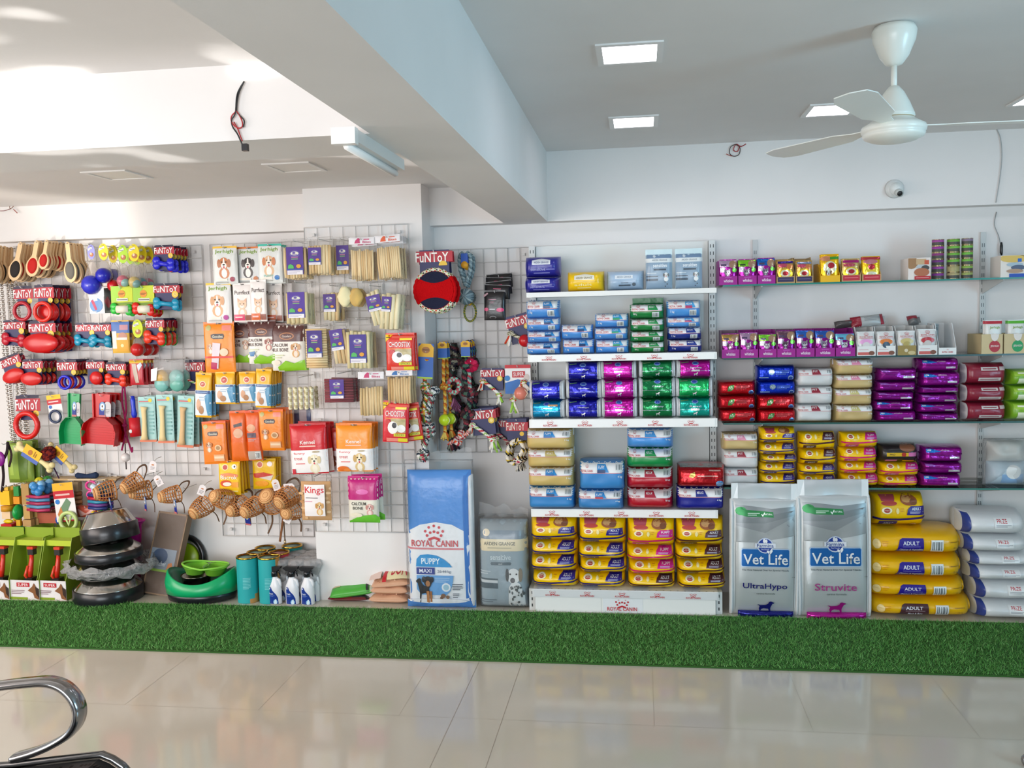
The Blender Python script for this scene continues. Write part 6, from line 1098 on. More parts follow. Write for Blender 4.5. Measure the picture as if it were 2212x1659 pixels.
def leash(w, h):
    r = emp('leash'); b = MB('cloth'); c = '8e2250'
    b.tube(cr([(.0, 0, 0), (-.012, .0, -h*.2), (.004, 0, -h*.45), (-.006, 0, -h*.62), (-.03, 0, -h*.78)]), .006, c, 6, flat=.4); b.tube(cr([(.010, -.004, 0), (.012, 0, -h*.3), (-.004, -.004, -h*.5), (.02, 0, -h*.7), (.036, 0, -h*.80), (.04, 0, -h*.74)]), .006, c, 6, flat=.4); knot(b, (0, -.004, -h*.48), .012, [c]); b.obj('strap', r)
    b = MB('plastic'); b.ball((.0, -.012, -h*.86), .027, 'e4dcd8', 18); b.tube([(0, -.01, -h*.70), (0, -.01, -h)], .004, '3a3030', 6); b.obj('ball', r); return r
hang(leash, 'leash', 'purple cord leash with white ball', 'fifth row', 266, 830, 30, 172, 1, .03, front=.14)
def roller(w, h):
    r = emp('lint_roller'); b = MB('plastic'); b.lathe([(0, 0), (w*.16, -.002), (w*.2, -h*.12), (w*.17, -h*.3), (w*.24, -h*.46), (w*.15, -h*.55), (0, -h*.55)], '1a34c8', 16); b.obj('handle', r)
    b = MB('paper'); b.lathe([(0, -h*.54), (w*.48, -h*.54), (w*.48, -h), (w*.3, -h), (0, -h*.98)], 'c01424', 24); b.lathe([(0, .0), (w*.16, .0), (w*.16, -.003), (0, -.003)], 'e0d8d8', 12, o=(-w*.2, -w*.47, -h*.86), ax='y'); b.obj('roller', r); return r
hang(roller, 'roller', 'blue-handled red lint roller', 'fifth row', 286, 855, 24, 82, 1, .03, tilt=-3)
BB = 'big chew bone in teal blister card'
hang(blister, 'bone', BB, 'beside the lint roller', 316, 857, 36, 92, 3, .05)
hang(blister, 'bone', BB, 'middle blister hook', 355, 853, 36, 98, 4, .05)
hang(blister, 'bone', BB, 'near the dental treats', 402, 855, 36, 106, 3, .05, bone='dcb888', tilt=4)
# chain leashes at the far edge
def chain(w, h, ph=0):
    r = emp('chain_leash'); b = MB('steel'); n = int(h/.0125)
    for i in range(n):
        z = -i*.0125; a = i*PI/2+.5+ph; c, s = math.cos(a), math.sin(a)
        b.tube([(.0095*math.cos(t)*c, .0095*math.cos(t)*s, z+.0095*math.sin(t)) for t in [2*PI*k/8 for k in range(8)]], .0024, 'c2b8ae', 4, closed=True)
    b.obj('chain_links', r); return r
for i, x in enumerate((-6, 3, 12, 22, 32)): hang(chain, 'chain', 'long chrome chain leash', ('cut by frame edge', 'second chain from frame edge', 'third chain from frame edge', 'fourth chain from frame edge', 'nearest the red rings')[i], x+(0 if i < 2 else 4), 612, 10, (360, 345, 352, 348, 356)[i], 1, .03, front=.10+.02*(i % 2), tilt=-1.5, ph=i*.7, group='chrome chain leashes')
# sixth and seventh rows
def bone_tag(w, h, col='ead9a0'):
    r = emp('chew_bone'); b = MB('matte'); L = h
    b.tube([(0, 0, -L*.03), (0, 0, -L*.10), (0, 0, -L*.25), (0, 0, -L*.75), (0, 0, -L*.90), (0, 0, -L*.97)], [w*.30, w*.34, w*.22, w*.22, w*.34, w*.30], col, 12)
    for zz in (-.05, -.95):
        for s in (-1, 1): b.ball((s*w*.28, 0, L*zz), w*.30, col, 12)
    b.obj('bone', r); b = MB('paper'); b.box(-w*.1, w*.85, -.016, -.014, -L*.66, -L*.22, 'e8b41c'); b.box(-w*.5, -w*.1, -.0162, -.0138, -L*.66, -L*.22, '5068b0'); b.art(lambda u, v, off: (-w*.1+u*w*.95, -.0162-off, -L*(.22+.44*v)), [('e', .4, .4, .3, .12, 'b06a20'), ('l', .2, .6, .8, .8, 2, '9a6a1a')], 1, step=.5); b.obj('card_tag', r); return r
hang(bone_tag, 'bone', 'long pale chew bone with yellow tag', 'sixth row', 36, 962, 20, 88, 1, .03, tilt=-58, front=.22)
hang(bone_tag, 'bone', 'shorter pale chew bone with orange tag', 'sixth row', 104, 962, 18, 74, 1, .03, tilt=-48, front=.16, col='dcc890')
GPK = [('r', .1, .05, .5, .9, '9ab848'), ('p', [(.5, .1), (.9, .2), (.8, .9), (.5, .95)], '5e7a2a'), ('r', .16, .5, .3, .8, 'b4d058')]
hang(pouch, 'pack', 'olive green packed harness', 'sixth row', 42, 952, 56, 84, 2, .05, front=.12, base='7c9434', ops=GPK, d=.05, name='harness_pack')
hang(pouch, 'pack', 'dark green packed harness', 'behind the long bone', 74, 968, 40, 74, 1, .04, front=.08, base='4a5a2a', ops=GPK[1:2], d=.04, name='harness_pack')
def ropeball(w, h, cols=('7a2a20', '4a1820')):
    r = emp('knotted_cord'); b = MB('cloth'); knot(b, (0, 0, -h*.25), w*.45, list(cols)); knot(b, (0, .004, -h*.35), w*.4, list(cols), 1); b.tube(cr([(0, 0, -h*.3), (w*.3, 0, -h*.6), (w*.8, 0, -h)]), .004, '3a2440', 5); b.obj('cord', r); return r
hang(ropeball, 'cord', 'dark maroon knotted cord', 'beside the long bone, sixth row', 103, 958, 26, 70, 1, .03)
def strapbundle(w, h):
    r = emp('harness'); b = MB('cloth'); b.tube(cr([(w*.2, 0, 0), (w*.1, 0, -h*.2), (-w*.2, 0, -h*.4), (-w*.3, .01, -h*.7), (-w*.4, 0, -h)]), .010, '2e2426', 6, flat=.4); b.tube(cr([(w*.1, .01, 0), (w*.3, .01, -h*.25), (w*.1, .01, -h*.5)]), .008, '3a2c2c', 6, flat=.4); b.obj('strap', r); b = MB('plastic'); b.ball((-w*.3, -.01, -h*.33), w*.32, '8a1a8a', 14, sy=.5, sz=1.4); b.obj('buckle', r); return r
hang(strapbundle, 'harness', 'dark strap harness with purple buckle', 'at the frame edge', 10, 955, 34, 100, 1, .03, front=.22)
def dumbbell(w, h):
    r = emp('rope_bone'); b = MB('cloth'); b.tube([(-w*.5, 0, -h*.5), (-w*.42, 0, -h*.5), (-w*.2, 0, -h*.55), (0, 0, -h*.6), (w*.2, 0, -h*.55), (w*.42, 0, -h*.45), (w*.5, 0, -h*.45)], [h*.3, h*.46, h*.38, h*.3, h*.4, h*.5, h*.34], '33405c', 12); b.obj('body', r); return r
x, z = at(188, 1030, 5.19); t = thing('wall_shelf_ledge', 'thin wooden ledge under the sixth row of toys', 'ledge', (at(175, 1032, 5.2)[0], 5.2, z-.012)); b = MB('wood'); b.box(-.26, .26, -.04, .045, -.006, .006, 'c8a878'); b.obj('board', t); b = MB('wood'); b.box(-.05, .2, -.06, -.035, -.002, .007, 'e0c8a0'); b.obj('front_strip', t)
o = dumbbell(.145, .04); freeze(o); o.location = (x+.012, 5.17, z+.032); tag(o, 'navy dumbbell dog toy lying on the wooden ledge', 'toy')
def bird(w, h, spec, strip=None):
    """hanging parrot toy: beads and blocks strung on a cord; spec = list of (kind, colour, height share, width share)"""
    r = emp('bird_toy'); b = MB('cloth'); b.tube([(0, 0, 0), (0, 0, -h*.97)], .003, '8a7a5a', 6); b.obj('cord', r); z = -h*.04; tot = sum(q[2] for q in spec)
    for k, c, hs, ws in spec:
        hh = h*.94*hs/tot; b = MB('wood' if k in 'bd' else 'plastic'); ww = w*ws; zc = z-hh/2
        if k == 'b': b.box(-ww/2, ww/2, -ww*.3, ww*.3, z-hh*.94, z, c)
        elif k == 'd': b.lathe([(0, hh*.47), (ww/2, hh*.45), (ww/2, -hh*.45), (0, -hh*.47)], c, 18, o=(0, 0, zc))
        elif k == 'o': b.tube([(ww*.42*math.cos(a), 0, zc+hh*.42*math.sin(a)) for a in [2*PI*i/24 for i in range(24)]], ww*.10, c, 8, closed=True)
        elif k == 's': b.ball((0, 0, zc), hh/2, c, 16, sx=ww/hh)
        elif k == 'f': 
            for s in range(7): a = s*PI/3.5; b.ball((ww*.3*math.cos(a), -.01+ww*.2*math.sin(a), zc+.25*hh*math.sin(2*a)), hh*.28, R.choice(c), 10)
        elif k == 'h':
            for s in range(5): zz = z-hh*(s+.5)/5; b.tube([(-ww/2, -.006, zz+hh*.05), (0, -.014, zz), (ww/2, -.006, zz+hh*.04)], hh*.10, c[s % len(c)], 8)
        b.obj({'b': 'wood_block', 'd': 'disc', 'o': 'ring', 's': 'bead', 'f': 'bead_cluster', 'h': 'striped_roll'}[k], r); z -= hh
    return r
BT = 'hanging bird toy'
hang(bird, 'bird toy', 'yellow wooden '+BT, 'by the frame edge', 13, 1048, 26, 90, 2, .05, spec=[('b', 'e0b040', .3, .5), ('b', 'f0b81c', 1.3, .8), ('d', 'd0901c', .5, .9), ('b', 'e8c8a0', .7, .7), ('s', 'e0c414', .4, .8), ('b', 'c81a20', .5, .9)])
hang(bird, 'bird toy', 'green spoon and wood '+BT, 'near the frame edge', 36, 1046, 22, 96, 1, .05, spec=[('b', '2a8a40', .8, .5), ('b', 'e09018', .6, .6), ('s', '18a048', 1.2, .7), ('b', 'd8a018', .5, .4), ('d', '128a48', .4, 1.1)])
hang(bird, 'bird toy', 'plain wooden slat '+BT, 'beside the green spoon one', 56, 1040, 20, 92, 2, .05, spec=[('b', 'b08a50', 1.6, .8), ('b', 'c09858', 1, .7), ('b', 'b8905a', .5, .9)])
hang(bird, 'bird toy', 'blue and pink striped '+BT, 'lower row', 82, 1036, 52, 66, 2, .06, spec=[('f', ['5aa0d8', '8ac0e8', '3a88c8'], 1.1, .5), ('h', ['b82a5a', '4a86b0', 'a83058', '5a94b8'], 1.3, .95)])
hang(bird, 'bird toy', 'green leaf '+BT, 'behind the striped one', 96, 1026, 36, 50, 1, .05, front=.10, spec=[('f', ['3a8a38', '5a9a40', 'd8d030'], 1, .8), ('d', '4a7a3a', .4, .9)])
SC_ = [('r', 0, .0, 1, .20, 'e8b020'), ('r', 0, .20, 1, .40, 'c01828'), ('l', .1, .26, .8, .36, 1, 'e0b8b0'), ('o', .16, .48, .11, '2a78c8'), ('p', [(.3, .62), (.62, .4), (.8, .52), (.42, .9)], '6a8a6a'), ('p', [(.1, .8), (.3, .6), (.42, .9), (.2, 1)], 'c07a3a'), ('r', .3, .96, .9, 1, 'c02030')]
hang(carded, 'bird toy', 'pale green wheel toy on red and yellow card', 'lower row', 134, 1043, 44, 78, 1, .03, tilt=-5, ops=SC_, toyf=lambda b, w, h: (toy('ring', b, w*.15, -h*.98, w*.95, h*.55, 'c2d88a'), b.tube([(w*.02, -.02, -h*.86), (w*.15, -.02, -h*1.1), (w*.30, -.02, -h*.86)], .007, 'c2d88a', 8)))
hang(bird, 'bird toy', 'blue bead '+BT, 'under the wheel card', 126, 1072, 14, 58, 1, .03, front=.14, spec=[('b', 'c8a87a', 1, .5), ('s', '1a50a8', .6, 1)])
hang(bird, 'bird toy', 'brown basket '+BT, 'behind the wheel card', 160, 1038, 40, 66, 1, .05, front=.12, spec=[('b', 'a89070', .6, .6), ('h', ['8a5a3a', '9a6a44', 'a8744a'], 1.3, .8)])
hang(bird, 'bird toy', 'pink letter '+BT, 'beside the wicker muzzles', 196, 1036, 28, 50, 1, .05, spec=[('o', 'd83a88', .6, .9), ('o', 'e04a94', .5, .8), ('s', 'c82a74', .3, .5)])
hang(bird, 'bird toy', 'multicoloured bead '+BT, 'beside the pink one', 210, 1040, 44, 76, 2, .05, spec=[('f', ['6ab0d0', 'c8dce8', '4a90c0'], .8, .5), ('h', ['2a3a7a', 'b81a3a', '2a8aa8', '6a3a80'], 1.2, .9), ('f', ['e0c020', 'e07a1a', '7a2a6a', '3aa04a'], .6, .7)])
hang(bird, 'bird toy', 'reddish wood block '+BT, 'lowest in the bird toy cluster', 106, 1076, 42, 50, 1, .05, front=.12, spec=[('b', 'c8a080', .8, .3), ('b', 'b05a40', .7, 1.0)])
hang(pouch, 'pack', 'clear bag of red toy pieces', 'under the bird toys', 188, 1092, 44, 24, 1, .04, front=.14, base='b8503c', ops=[('p', [(.1, .2), (.5, .6), (.9, .1), (.8, .9), (.5, .7), (.2, .9)], 'd8a8a0')], d=.03, name='toy_pack')
# wicker muzzles
for i, (px, py, s, yw, pt, tg, l) in enumerate(((246, 1058, 40, -1.0, .15, 1, 'first from the bird toys'), (300, 1036, 36, -.7, .5, 0, 'upper one with white label'), (322, 1058, 38, -.95, .05, 1, 'beside the arched tags'), (385, 1066, 34, -.9, .1, 1, 'in the middle of the row'), (446, 1088, 40, -.6, .55, 0, 'nearest the yellow pouch'), (490, 1080, 40, -.5, -.5, 0, 'lower one under the yellow pouch'), (524, 1088, 40, -.45, .3, 1, 'with hanging navy tag'), (556, 1090, 38, -.55, .35, 0, 'before the open cage one'), (594, 1086, 52, -.25, -.75, 0, 'large open cage one'), (628, 1066, 44, -.5, .5, 0, 'highest, near the biscuit bag'), (640, 1098, 42, -.3, .1, 0, 'lowest, near the biscuit bag'))):
    Yc = 5.075-.055*(i % 2); x, z = at(px, py, Yc); sc = at(px+10, py, Yc)[0]-x; m = muzzle(s*1.08*sc/10, s*1.08*sc/10, .105, i, tg); freeze(m); m.location = (x, Yc, z); m.rotation_euler = (pt*.8, 0, yw*.8); tag(m, 'tan wicker dog muzzle, '+l, 'muzzle', 'wicker dog muzzles')
    t = thing('display_hook', 'wire hook carrying the wicker muzzle, '+l, 'hook', (x, 5.246, z+.014), 'wire display hooks'); b = MB('shelfwhite'); b.tube([(0, 0, 0), (0, -.15, 0), (0, -.16, .01)], .0022, 'd2cfcc', 6); b.obj('hook_wire', t)
for px, py, a, l in ((331, 996, .15, 'upright on the upper muzzle'), (336, 1028, -.5, 'behind the upper muzzle'), (440, 1048, .4, 'near the yellow pouch'), (592, 1036, -.3, 'by the second yellow pouch'), (636, 1052, 1.5, 'beside the biscuit bag'), (628, 1108, .5, 'under the open cage muzzle')):
    x, z = at(px, py, 4.985); t = thing('price_tag', 'small white paper tag '+l, 'tag', (x, 4.985, z), 'white muzzle tags', rot=(0, a, 0)); b = MB('paper'); b.prism([(-.022, -.065), (.022, -.065), (.022, -.012), (.010, 0), (-.010, 0), (-.022, -.012)], 0, .001, 'e2dcdc'); b.art(lambda u, v, off: (-.022+.044*u, -off, -.065*v), [('e', .5, .35, .2, .06, 'c07a4a'), ('l', .2, .5, .8, .85, 3, 'a8a2a4')], .7, step=.5); b.obj('tag_card', t)
    b = MB('cloth'); b.tube([(0, .001, -.008), (0, .04, .01), (0, .09, .012)], .0015, 'b0a898', 5); b.obj('string', t)
x0, z0 = at(612, 1098, 5.08); x1, z1 = at(606, 1176, 5.08); t = thing('leather_strap', 'brown leather straps dangling below the open cage muzzle', 'strap', (x0, 5.08, z0)); b = MB('cloth'); b.tube(cr([(.0, 0, .02), (-.004, 0, -.06), (-.03, 0, -.20)]), .007, '8a5c3e', 6, flat=.4); b.tube(cr([(.004, 0, .02), (.002, -.004, -.1), (.002, 0, -.19)]), .004, '6a5644', 6); b.obj('strap_band', t); b = MB('metal'); b.tube([(.002, 0, -.19), (.002, 0, -.215)], .007, 'b8a888', 8); b.obj('buckle', t)

# ---------------------------------------------------------------- treat pouches on the second grid
def a_jer(fur, ear, bg, circ): return [('t', 'Jerhigh', .10, .05, .86, .17, '7aa02a'), ('r', 0, .17, 1, 1, bg), ('face', .48, .42, .52, fur, ear, 'f4efe8'), ('r', .1, .84, .6, .90, 'e8e4d8'), ('o', .80, .86, .10, circ), ('l', .1, .92, .6, .97, 1, 'b0b0ac')]
JP = 'white jerky pouch'
hang(pouch, 'treats', JP+' with yellow top, terrier picture', 'first in top row', 485, 532, 52, 78, 4, .03, base='e0e1df', ops=a_jer('c87a4a', 'b06a3e', 'd9dcd8', '9a2a44'), top='eab82a')
hang(pouch, 'treats', JP+' with orange top, collie picture', 'second in top row', 537, 533, 50, 76, 2, .05, front=.17, base='dcdedd', ops=a_jer('3a3638', '4a4244', 'd4d8d8', 'c87840'), top='d8742a')
hang(pouch, 'treats', JP+' with green top, beagle picture', 'third in top row', 582, 527, 51, 80, 3, .04, base='e4e5e3', ops=a_jer('e0b890', 'c8743a', 'dfe4e2', '2a78c0')+[('t', 'PUPPY', .25, .78, .66, .84, '7ac0b0')], top='1fb5a0')
hang(pouch, 'treats', JP+' with yellow top, fluffy dog picture', 'first in second row', 471, 611, 54, 82, 3, .05, base='e6e4e0', ops=a_jer('dca878', 'd09868', 'e0dedb', 'b84a9a'), top='e8c01c')
def a_cat(band): return [('t', 'Purrfect', .12, .16, .90, .27, '4a3a34'), ('cat', .50, .54, .54, 'e8c4a4', 'd8a888', 'f2e8e0'), ('r', .06, .80, .62, .96, band), ('l', .12, .84, .5, .92, 1, 'f0c8c8'), ('r', .66, .82, .94, .96, '9a5a48')]
hang(pouch, 'treats', 'white cat treat pouch, pink label', 'second in second row', 523, 611, 42, 80, 2, .05, base='efe9e6', ops=a_cat('d8406a'))
hang(pouch, 'treats', 'white cat treat pouch, orange label', 'third in second row', 557, 604, 34, 86, 1, .05, front=.22, base='f4efec', ops=a_cat('d8642a'))
hang(pouch, 'treats', 'white cat treat pouch, brown label', 'fourth in second row', 590, 612, 38, 80, 2, .05, front=.16, base='dcd6d2', ops=a_cat('c85a30'))
hang(pouch, 'treats', 'white cat treat pouch, red label', 'last in second row', 616, 612, 28, 78, 1, .05, front=.10, base='d8d0cc', ops=a_cat('c83a30'))
CZ = [('o', .18, .08, .09, 'b8b070'), ('r', .62, .03, .92, .14, 'e8887a'), ('p', [(.26, .22), (.36, .20), (.66, .20), (.70, .25), (.66, .31), (.34, .31), (.26, .28)], '2c2a30'), ('t', 'Goodies', .31, .23, .65, .285, 'e0dcc8')]
hang(pouch, 'treats', 'orange treat pouch with tube sample', 'third row', 472, 695, 66, 104, 1, .05, base='f08a1c', ops=CZ+[('face', .24, .46, .20, 'd8a070', 'c08050', 'eee0d0'), ('p', [(.32, .38), (.58, .40), (.46, .92), (.24, .90)], 'd8ccd4'), ('p', [(.24, .78), (.44, .8), (.40, .94), (.22, .92)], 'b82a5a'), ('r', .05, .66, .95, .70, 'd83018'), ('e', .68, .58, .14, .08, 'e8c8a8')], top='e8721a', d=.03)
CB = lambda f, e: [('r', 0, 0, 1, .36, '5a3634'), ('e', .5, .24, .22, .08, 'b8784a'), ('e', .5, .24, .19, .06, '5a3634'), ('t', 'Gnawlers', .37, .215, .63, .265, 'd8c8c0'), ('t', 'CALCIUM', .04, .40, .52, .47, '4a2a24'), ('t', 'MILK BONE', .02, .50, .54, .58, '4a2a24'), ('face', .76, .48, .26, f, e, 'f0e0d0'), ('p', [(.2, .92), (.45, .78), (.7, .84), (.98, .76), (1, 1), (.2, 1)], '8ac82a'), ('l', .06, .64, .4, .74, 2, 'c8d0a8'), ('e', .16, .82, .14, .06, 'ece4d4')]
hang(pouch, 'treats', 'brown and white bone treat pouch', 'half hidden in third row', 518, 697, 48, 82, 1, .05, front=.13, base='d8d4cc', ops=CB('c8a080', 'b08060'), top='4e2e2c')
hang(pouch, 'treats', 'brown and white milk bone pouch, poodle picture', 'third row', 565, 691, 60, 90, 3, .05, base='e8e6de', ops=CB('b87a6a', '9a5a50')+[('p', [(.06, .72), (.28, .70), (.24, .82), (.1, .82)], '3a7ab0')], top='5a3634', d=.035)
hang(pouch, 'treats', 'brown and white milk bone pouch, retriever picture', 'third row', 621, 698, 72, 98, 2, .06, base='eceae2', ops=CB('d8a868', 'c08848'), top='5a3634', d=.045)
DX = [('o', .5, .22, .20, 'f0d8b0'), ('o', .5, .22, .15, 'c0402c'), ('t', 'P', .44, .2, .56, .24, 'f0e0d0'), ('r', 0, .36, 1, .95, 'e4ecf2'), ('p', [(.62, .5), (1, .36), (1, .95), (.8, .95)], '5a9ac0'), ('r', .06, .37, .94, .44, '244a82'), ('l', .12, .385, .8, .43, 1, '8fb0d8'), ('e', .26, .70, .14, .14, 'd8a888'), ('e', .42, .82, .16, .1, 'b88a68'), ('l', .3, .5, .7, .62, 2, 'b0c4d4')]
DT = 'yellow and white dental stick pouch'
hang(pouch, 'treats', DT, 'beside the blister bones', 440, 805, 34, 92, 3, .05, tilt=3, base='f2b41a', ops=DX, d=.03)
hang(pouch, 'treats', DT, 'second dental hook', 486, 803, 42, 66, 4, .04, tilt=1, base='f2b41a', ops=DX, d=.03)
hang(pouch, 'treats', DT, 'third dental hook', 534, 803, 36, 64, 3, .05, base='f0b018', ops=DX, d=.03)
hang(pouch, 'treats', DT, 'fourth, best filled dental hook', 570, 797, 33, 80, 6, .028, tilt=3, base='f4b81e', ops=DX, d=.025)
GD = CZ+[('face', .30, .52, .26, 'd8a070', 'b8703e', 'f0e0d0'), ('e', .68, .60, .14, .08, 'e8c090'), ('e', .68, .60, .09, .05, 'b08a60'), ('r', .48, .76, .90, .92, 'e8b080'), ('l', .5, .78, .88, .9, 1, 'f0d8b8')]
hang(pouch, 'treats', 'orange training treat pouch', 'fifth row, nearest the bones', 461, 910, 52, 88, 4, .04, tilt=-2, base='ee8224', ops=GD, top='e05a1c', d=.03)
hang(pouch, 'treats', 'deep orange treat pouch, plain side', 'fifth row', 512, 887, 34, 104, 1, .04, tilt=-2, base='e0641a', ops=[('p', [(.28, .24), (.8, .2), (.82, .27), (.3, .3)], '2c2a30'), ('e', .55, .42, .3, .1, 'd8a888'), ('r', 0, .6, 1, 1, 'e46a1c')], top='e05a1c', d=.04)
hang(pouch, 'treats', 'orange treat pouch showing its printed back', 'fifth row', 545, 886, 32, 104, 1, .04, tilt=-2, base='de5a16', ops=[('e', .4, .32, .3, .08, 'd8a078'), ('r', .1, .42, .7, .52, '5a4a5a'), ('l', .15, .54, .7, .60, 2, 'b8a0a0'), ('r', .05, .80, .92, .98, 'b8b0a8'), ('bar', .55, .82, .88, .96)], top='d84a1a', d=.04)
hang(pouch, 'treats', 'orange treat pouch with dog and sticks picture', 'fifth row', 584, 884, 54, 86, 4, .04, base='f08a20', ops=GD, top='e86a1c', d=.03)
PB = [('o', .34, .16, .15, 'f4dca0'), ('o', .34, .16, .11, 'b8302c'), ('o', .76, .14, .11, 'f0e8e4'), ('e', .78, .14, .04, .03, '2a2420'), ('p', [(.12, .36), (.5, .32), (.92, .38), (.9, .46), (.5, .42), (.12, .46)], 'e88a5a'), ('t', 'Biscrok', .12, .40, .88, .52, 'f4f0e8'), ('e', .36, .64, .26, .10, 'd8502a'), ('e', .42, .66, .2, .06, 'f4ecdc'), ('r', .62, .6, .92, .76, 'f0a030'), ('l', .3, .84, .9, .92, 1, 'f4e08a')]
hang(pouch, 'treats', 'yellow biscuit pouch with red logo', 'sixth row', 495, 994, 46, 72, 4, .04, base='f4c414', ops=PB, top='e08a1c', d=.03)
hang(pouch, 'treats', 'yellow snack pouch with red logo', 'sixth row, behind muzzle tag', 570, 990, 50, 64, 3, .05, front=.12, base='e8bc10', ops=PB[:3]+[('p', [(.05, .46), (.5, .42), (.9, .5), (.5, .62), (.1, .6)], 'c83a2a'), ('p', [(.3, .6), (.9, .52), (.8, .7)], 'd8d0c4'), ('e', .4, .8, .3, .1, 'f0a020')], top='e8c020')
hang(pouch, 'treats', 'dark blue and white pouch', 'behind the red pouches', 655, 880, 40, 34, 1, .04, front=.08, base='8a7a80', ops=[('r', .0, 0, .3, 1, '2a2c44'), ('r', .7, 0, 1, 1, '24305a')])

# ---------------------------------------------------------------- chews on the column grid
CK = 'clear bag of chew sticks with purple label'; P_ = dict(plane='P')
hang(sticks, 'chews', CK, 'first in the top row', 636, 516, 56, 84, 3, .055, label='4a2a86', lab=(.20, .20, .86, .88), **P_)
hang(sticks, 'chews', CK, 'second in the top row', 690, 512, 56, 78, 3, .055, label='4a2a86', lab=(.08, .28, .58, .74), col='ecd6aa', **P_)
hang(sticks, 'chews', CK, 'third, turned aside, top row', 737, 512, 34, 80, 1, .05, front=.14, ns=4, label='48287e', lab=(.2, .22, 1, .86), **P_)
hang(sticks, 'chews', 'clear bag of pale sticks, pink header', 'top row', 781, 513, 56, 88, 2, .06, ns=11, head='c82a6a', top=.30, bot=.02, **P_)
hang(sticks, 'chews', 'clear bag of pale sticks, orange header', 'top row', 836, 508, 56, 92, 3, .055, tilt=-3, ns=11, head='e05a28', top=.28, bot=.04, **P_)
hang(sticks, 'chews', 'clear bag of thick rolls, purple label', 'first in second row', 640, 606, 54, 92, 3, .05, ns=5, col='ecdcae', c2='e2cc98', label='4a2a92', lab=(.16, .26, .84, .84), top=.28, **P_)
hang(sticks, 'chews', 'clear bag of rolls, small purple label', 'second in second row', 714, 612, 38, 80, 2, .06, front=.14, ns=4, col='e8d8ac', label='44267a', lab=(.1, .28, .8, .74), **P_)
def puff(w, h):
    r = emp('popcorn_bag')
    for dx, c, hh in ((-.2, 'efe6b8', .62), (.22, 'd8b468', .56)):
        b = MB('matte'); n = 16; vs = []; fs = []
        for j in range(9):
            for k in range(n): a = 2*PI*k/n; q = w*.26*math.sin(.35+2.4*j/8)*(1+.12*math.sin(7*a+j*2.1)+.08*math.sin(3*a-j)); vs.append((w*dx+q*math.cos(a), q*.6*math.sin(a), -h*.94+h*hh*j/8))
        for j in range(8):
            for k in range(n): fs.append((j*n+k, j*n+(k+1) % n, (j+1)*n+(k+1) % n, (j+1)*n+k))
        fs += [tuple(range(n-1, -1, -1)), tuple(8*n+k for k in range(n))]; b.add(vs, fs, c, 0, True); b.obj('chew_braid', r)
    SEED[0] += 1; f, g = pil(w*1.1, h, .05, 3, 3, 1.8, .012, SEED[0]); b = MB('film'); b.closed(lambda u, v, o: (lambda q: (q[0], q[1], q[2]-h))(f(u, v, o)), lambda u, v: (lambda q: (q[0], q[1], q[2]-h))(g(u, v)), 'ffffff', 10, 12); b.obj('clear_film', r); return r
hang(puff, 'chews', 'clear bag of yellow braided chews', 'second row', 755, 596, 58, 68, 2, .06, **P_)
hang(sticks, 'chews', 'clear bag of slim rolls, purple label', 'fourth in second row', 800, 612, 32, 92, 1, .05, tilt=-12, ns=3, col='efe2b8', c2='e8d8a8', label='4a2a86', lab=(.0, .28, .95, .64), top=.2, **P_)
hang(sticks, 'chews', 'crumpled clear bag of rolls, purple label', 'end of second row', 848, 600, 48, 112, 3, .055, tilt=6, ns=4, col='f0e6c0', c2='e8dab0', label='4a2a86', lab=(.12, .36, .56, .64), top=.3, **P_)
hang(sticks, 'chews', 'clear bag of stacked sticks, purple label', 'first in third row', 682, 700, 52, 96, 2, .06, horiz=True, label='3a2478', lab=(.14, .14, .78, .72), top=.10, col='e8d0a0', **P_)
hang(sticks, 'chews', 'clear bag of small rolls, narrow purple label', 'third row', 726, 692, 36, 94, 2, .06, tilt=-7, ns=4, col='ecdab0', label='4a2a86', lab=(.02, .20, .80, .66), **P_)
hang(sticks, 'chews', 'clear bag of plump rolls, purple label', 'third row', 772, 686, 58, 110, 3, .05, ns=6, col='f0e4b4', c2='e8d8a4', label='3c2a86', lab=(.20, .32, .82, .86), top=.26, **P_)
CS = [('p', [(0, 0), (.26, 0), (0, .20)], 'f0c818'), ('l', .02, .05, .16, .10, 1, '4a3a10'), ('r', .22, .04, 1, .10, 'e05a4a'), ('r', .5, .10, .92, .16, 'f0d838'), ('t', 'CHOOSTIX', .12, .20, .86, .34, 'e8e0dc'), ('r', .12, .38, .90, .40, 'e8902a'), ('r', .34, .40, .90, .74, 'a89a68'), ('l', .36, .41, .88, .73, 1, 'b8aa78'), ('e', .22, .48, .1, .06, 'c83a3a'), ('e', .42, .62, .20, .16, 'f0ece8'), ('e', .48, .56, .09, .07, '26262a'), ('e', .74, .64, .16, .10, 'e4e4e0'), ('r', .46, .76, .90, .84, 'd8c828'), ('t', 'STICKS', .52, .775, .84, .825, '3a6a2a'), ('r', .18, .88, .64, .97, 'e8887a'), ('r', .62, .88, .96, .97, 'e0d030')]
hang(pouch, 'treats', 'red treat pouch with yellow corner', 'third row by the column edge', 864, 719, 62, 80, 2, .05, base='d42a18', ops=CS, d=.03, **P_)
hang(pouch, 'treats', 'red treat pouch with yellow corner', 'in front, lower by the column edge', 856, 866, 56, 88, 1, .05, base='cf2230', ops=CS, d=.03, tilt=3, **P_)
hang(pouch, 'treats', 'red treat pouch with yellow corner', 'behind the lower one', 878, 872, 52, 80, 1, .05, front=.13, base='cc2a1c', ops=CS, d=.03, tilt=-7, **P_)
hang(sticks, 'chews', 'clear bag of twisted chew sticks', 'fourth row', 648, 810, 66, 80, 2, .06, ns=5, twist=True, col='f0e8c4', c2='c8b888', top=.32, bot=.1, sr=.011, **P_)
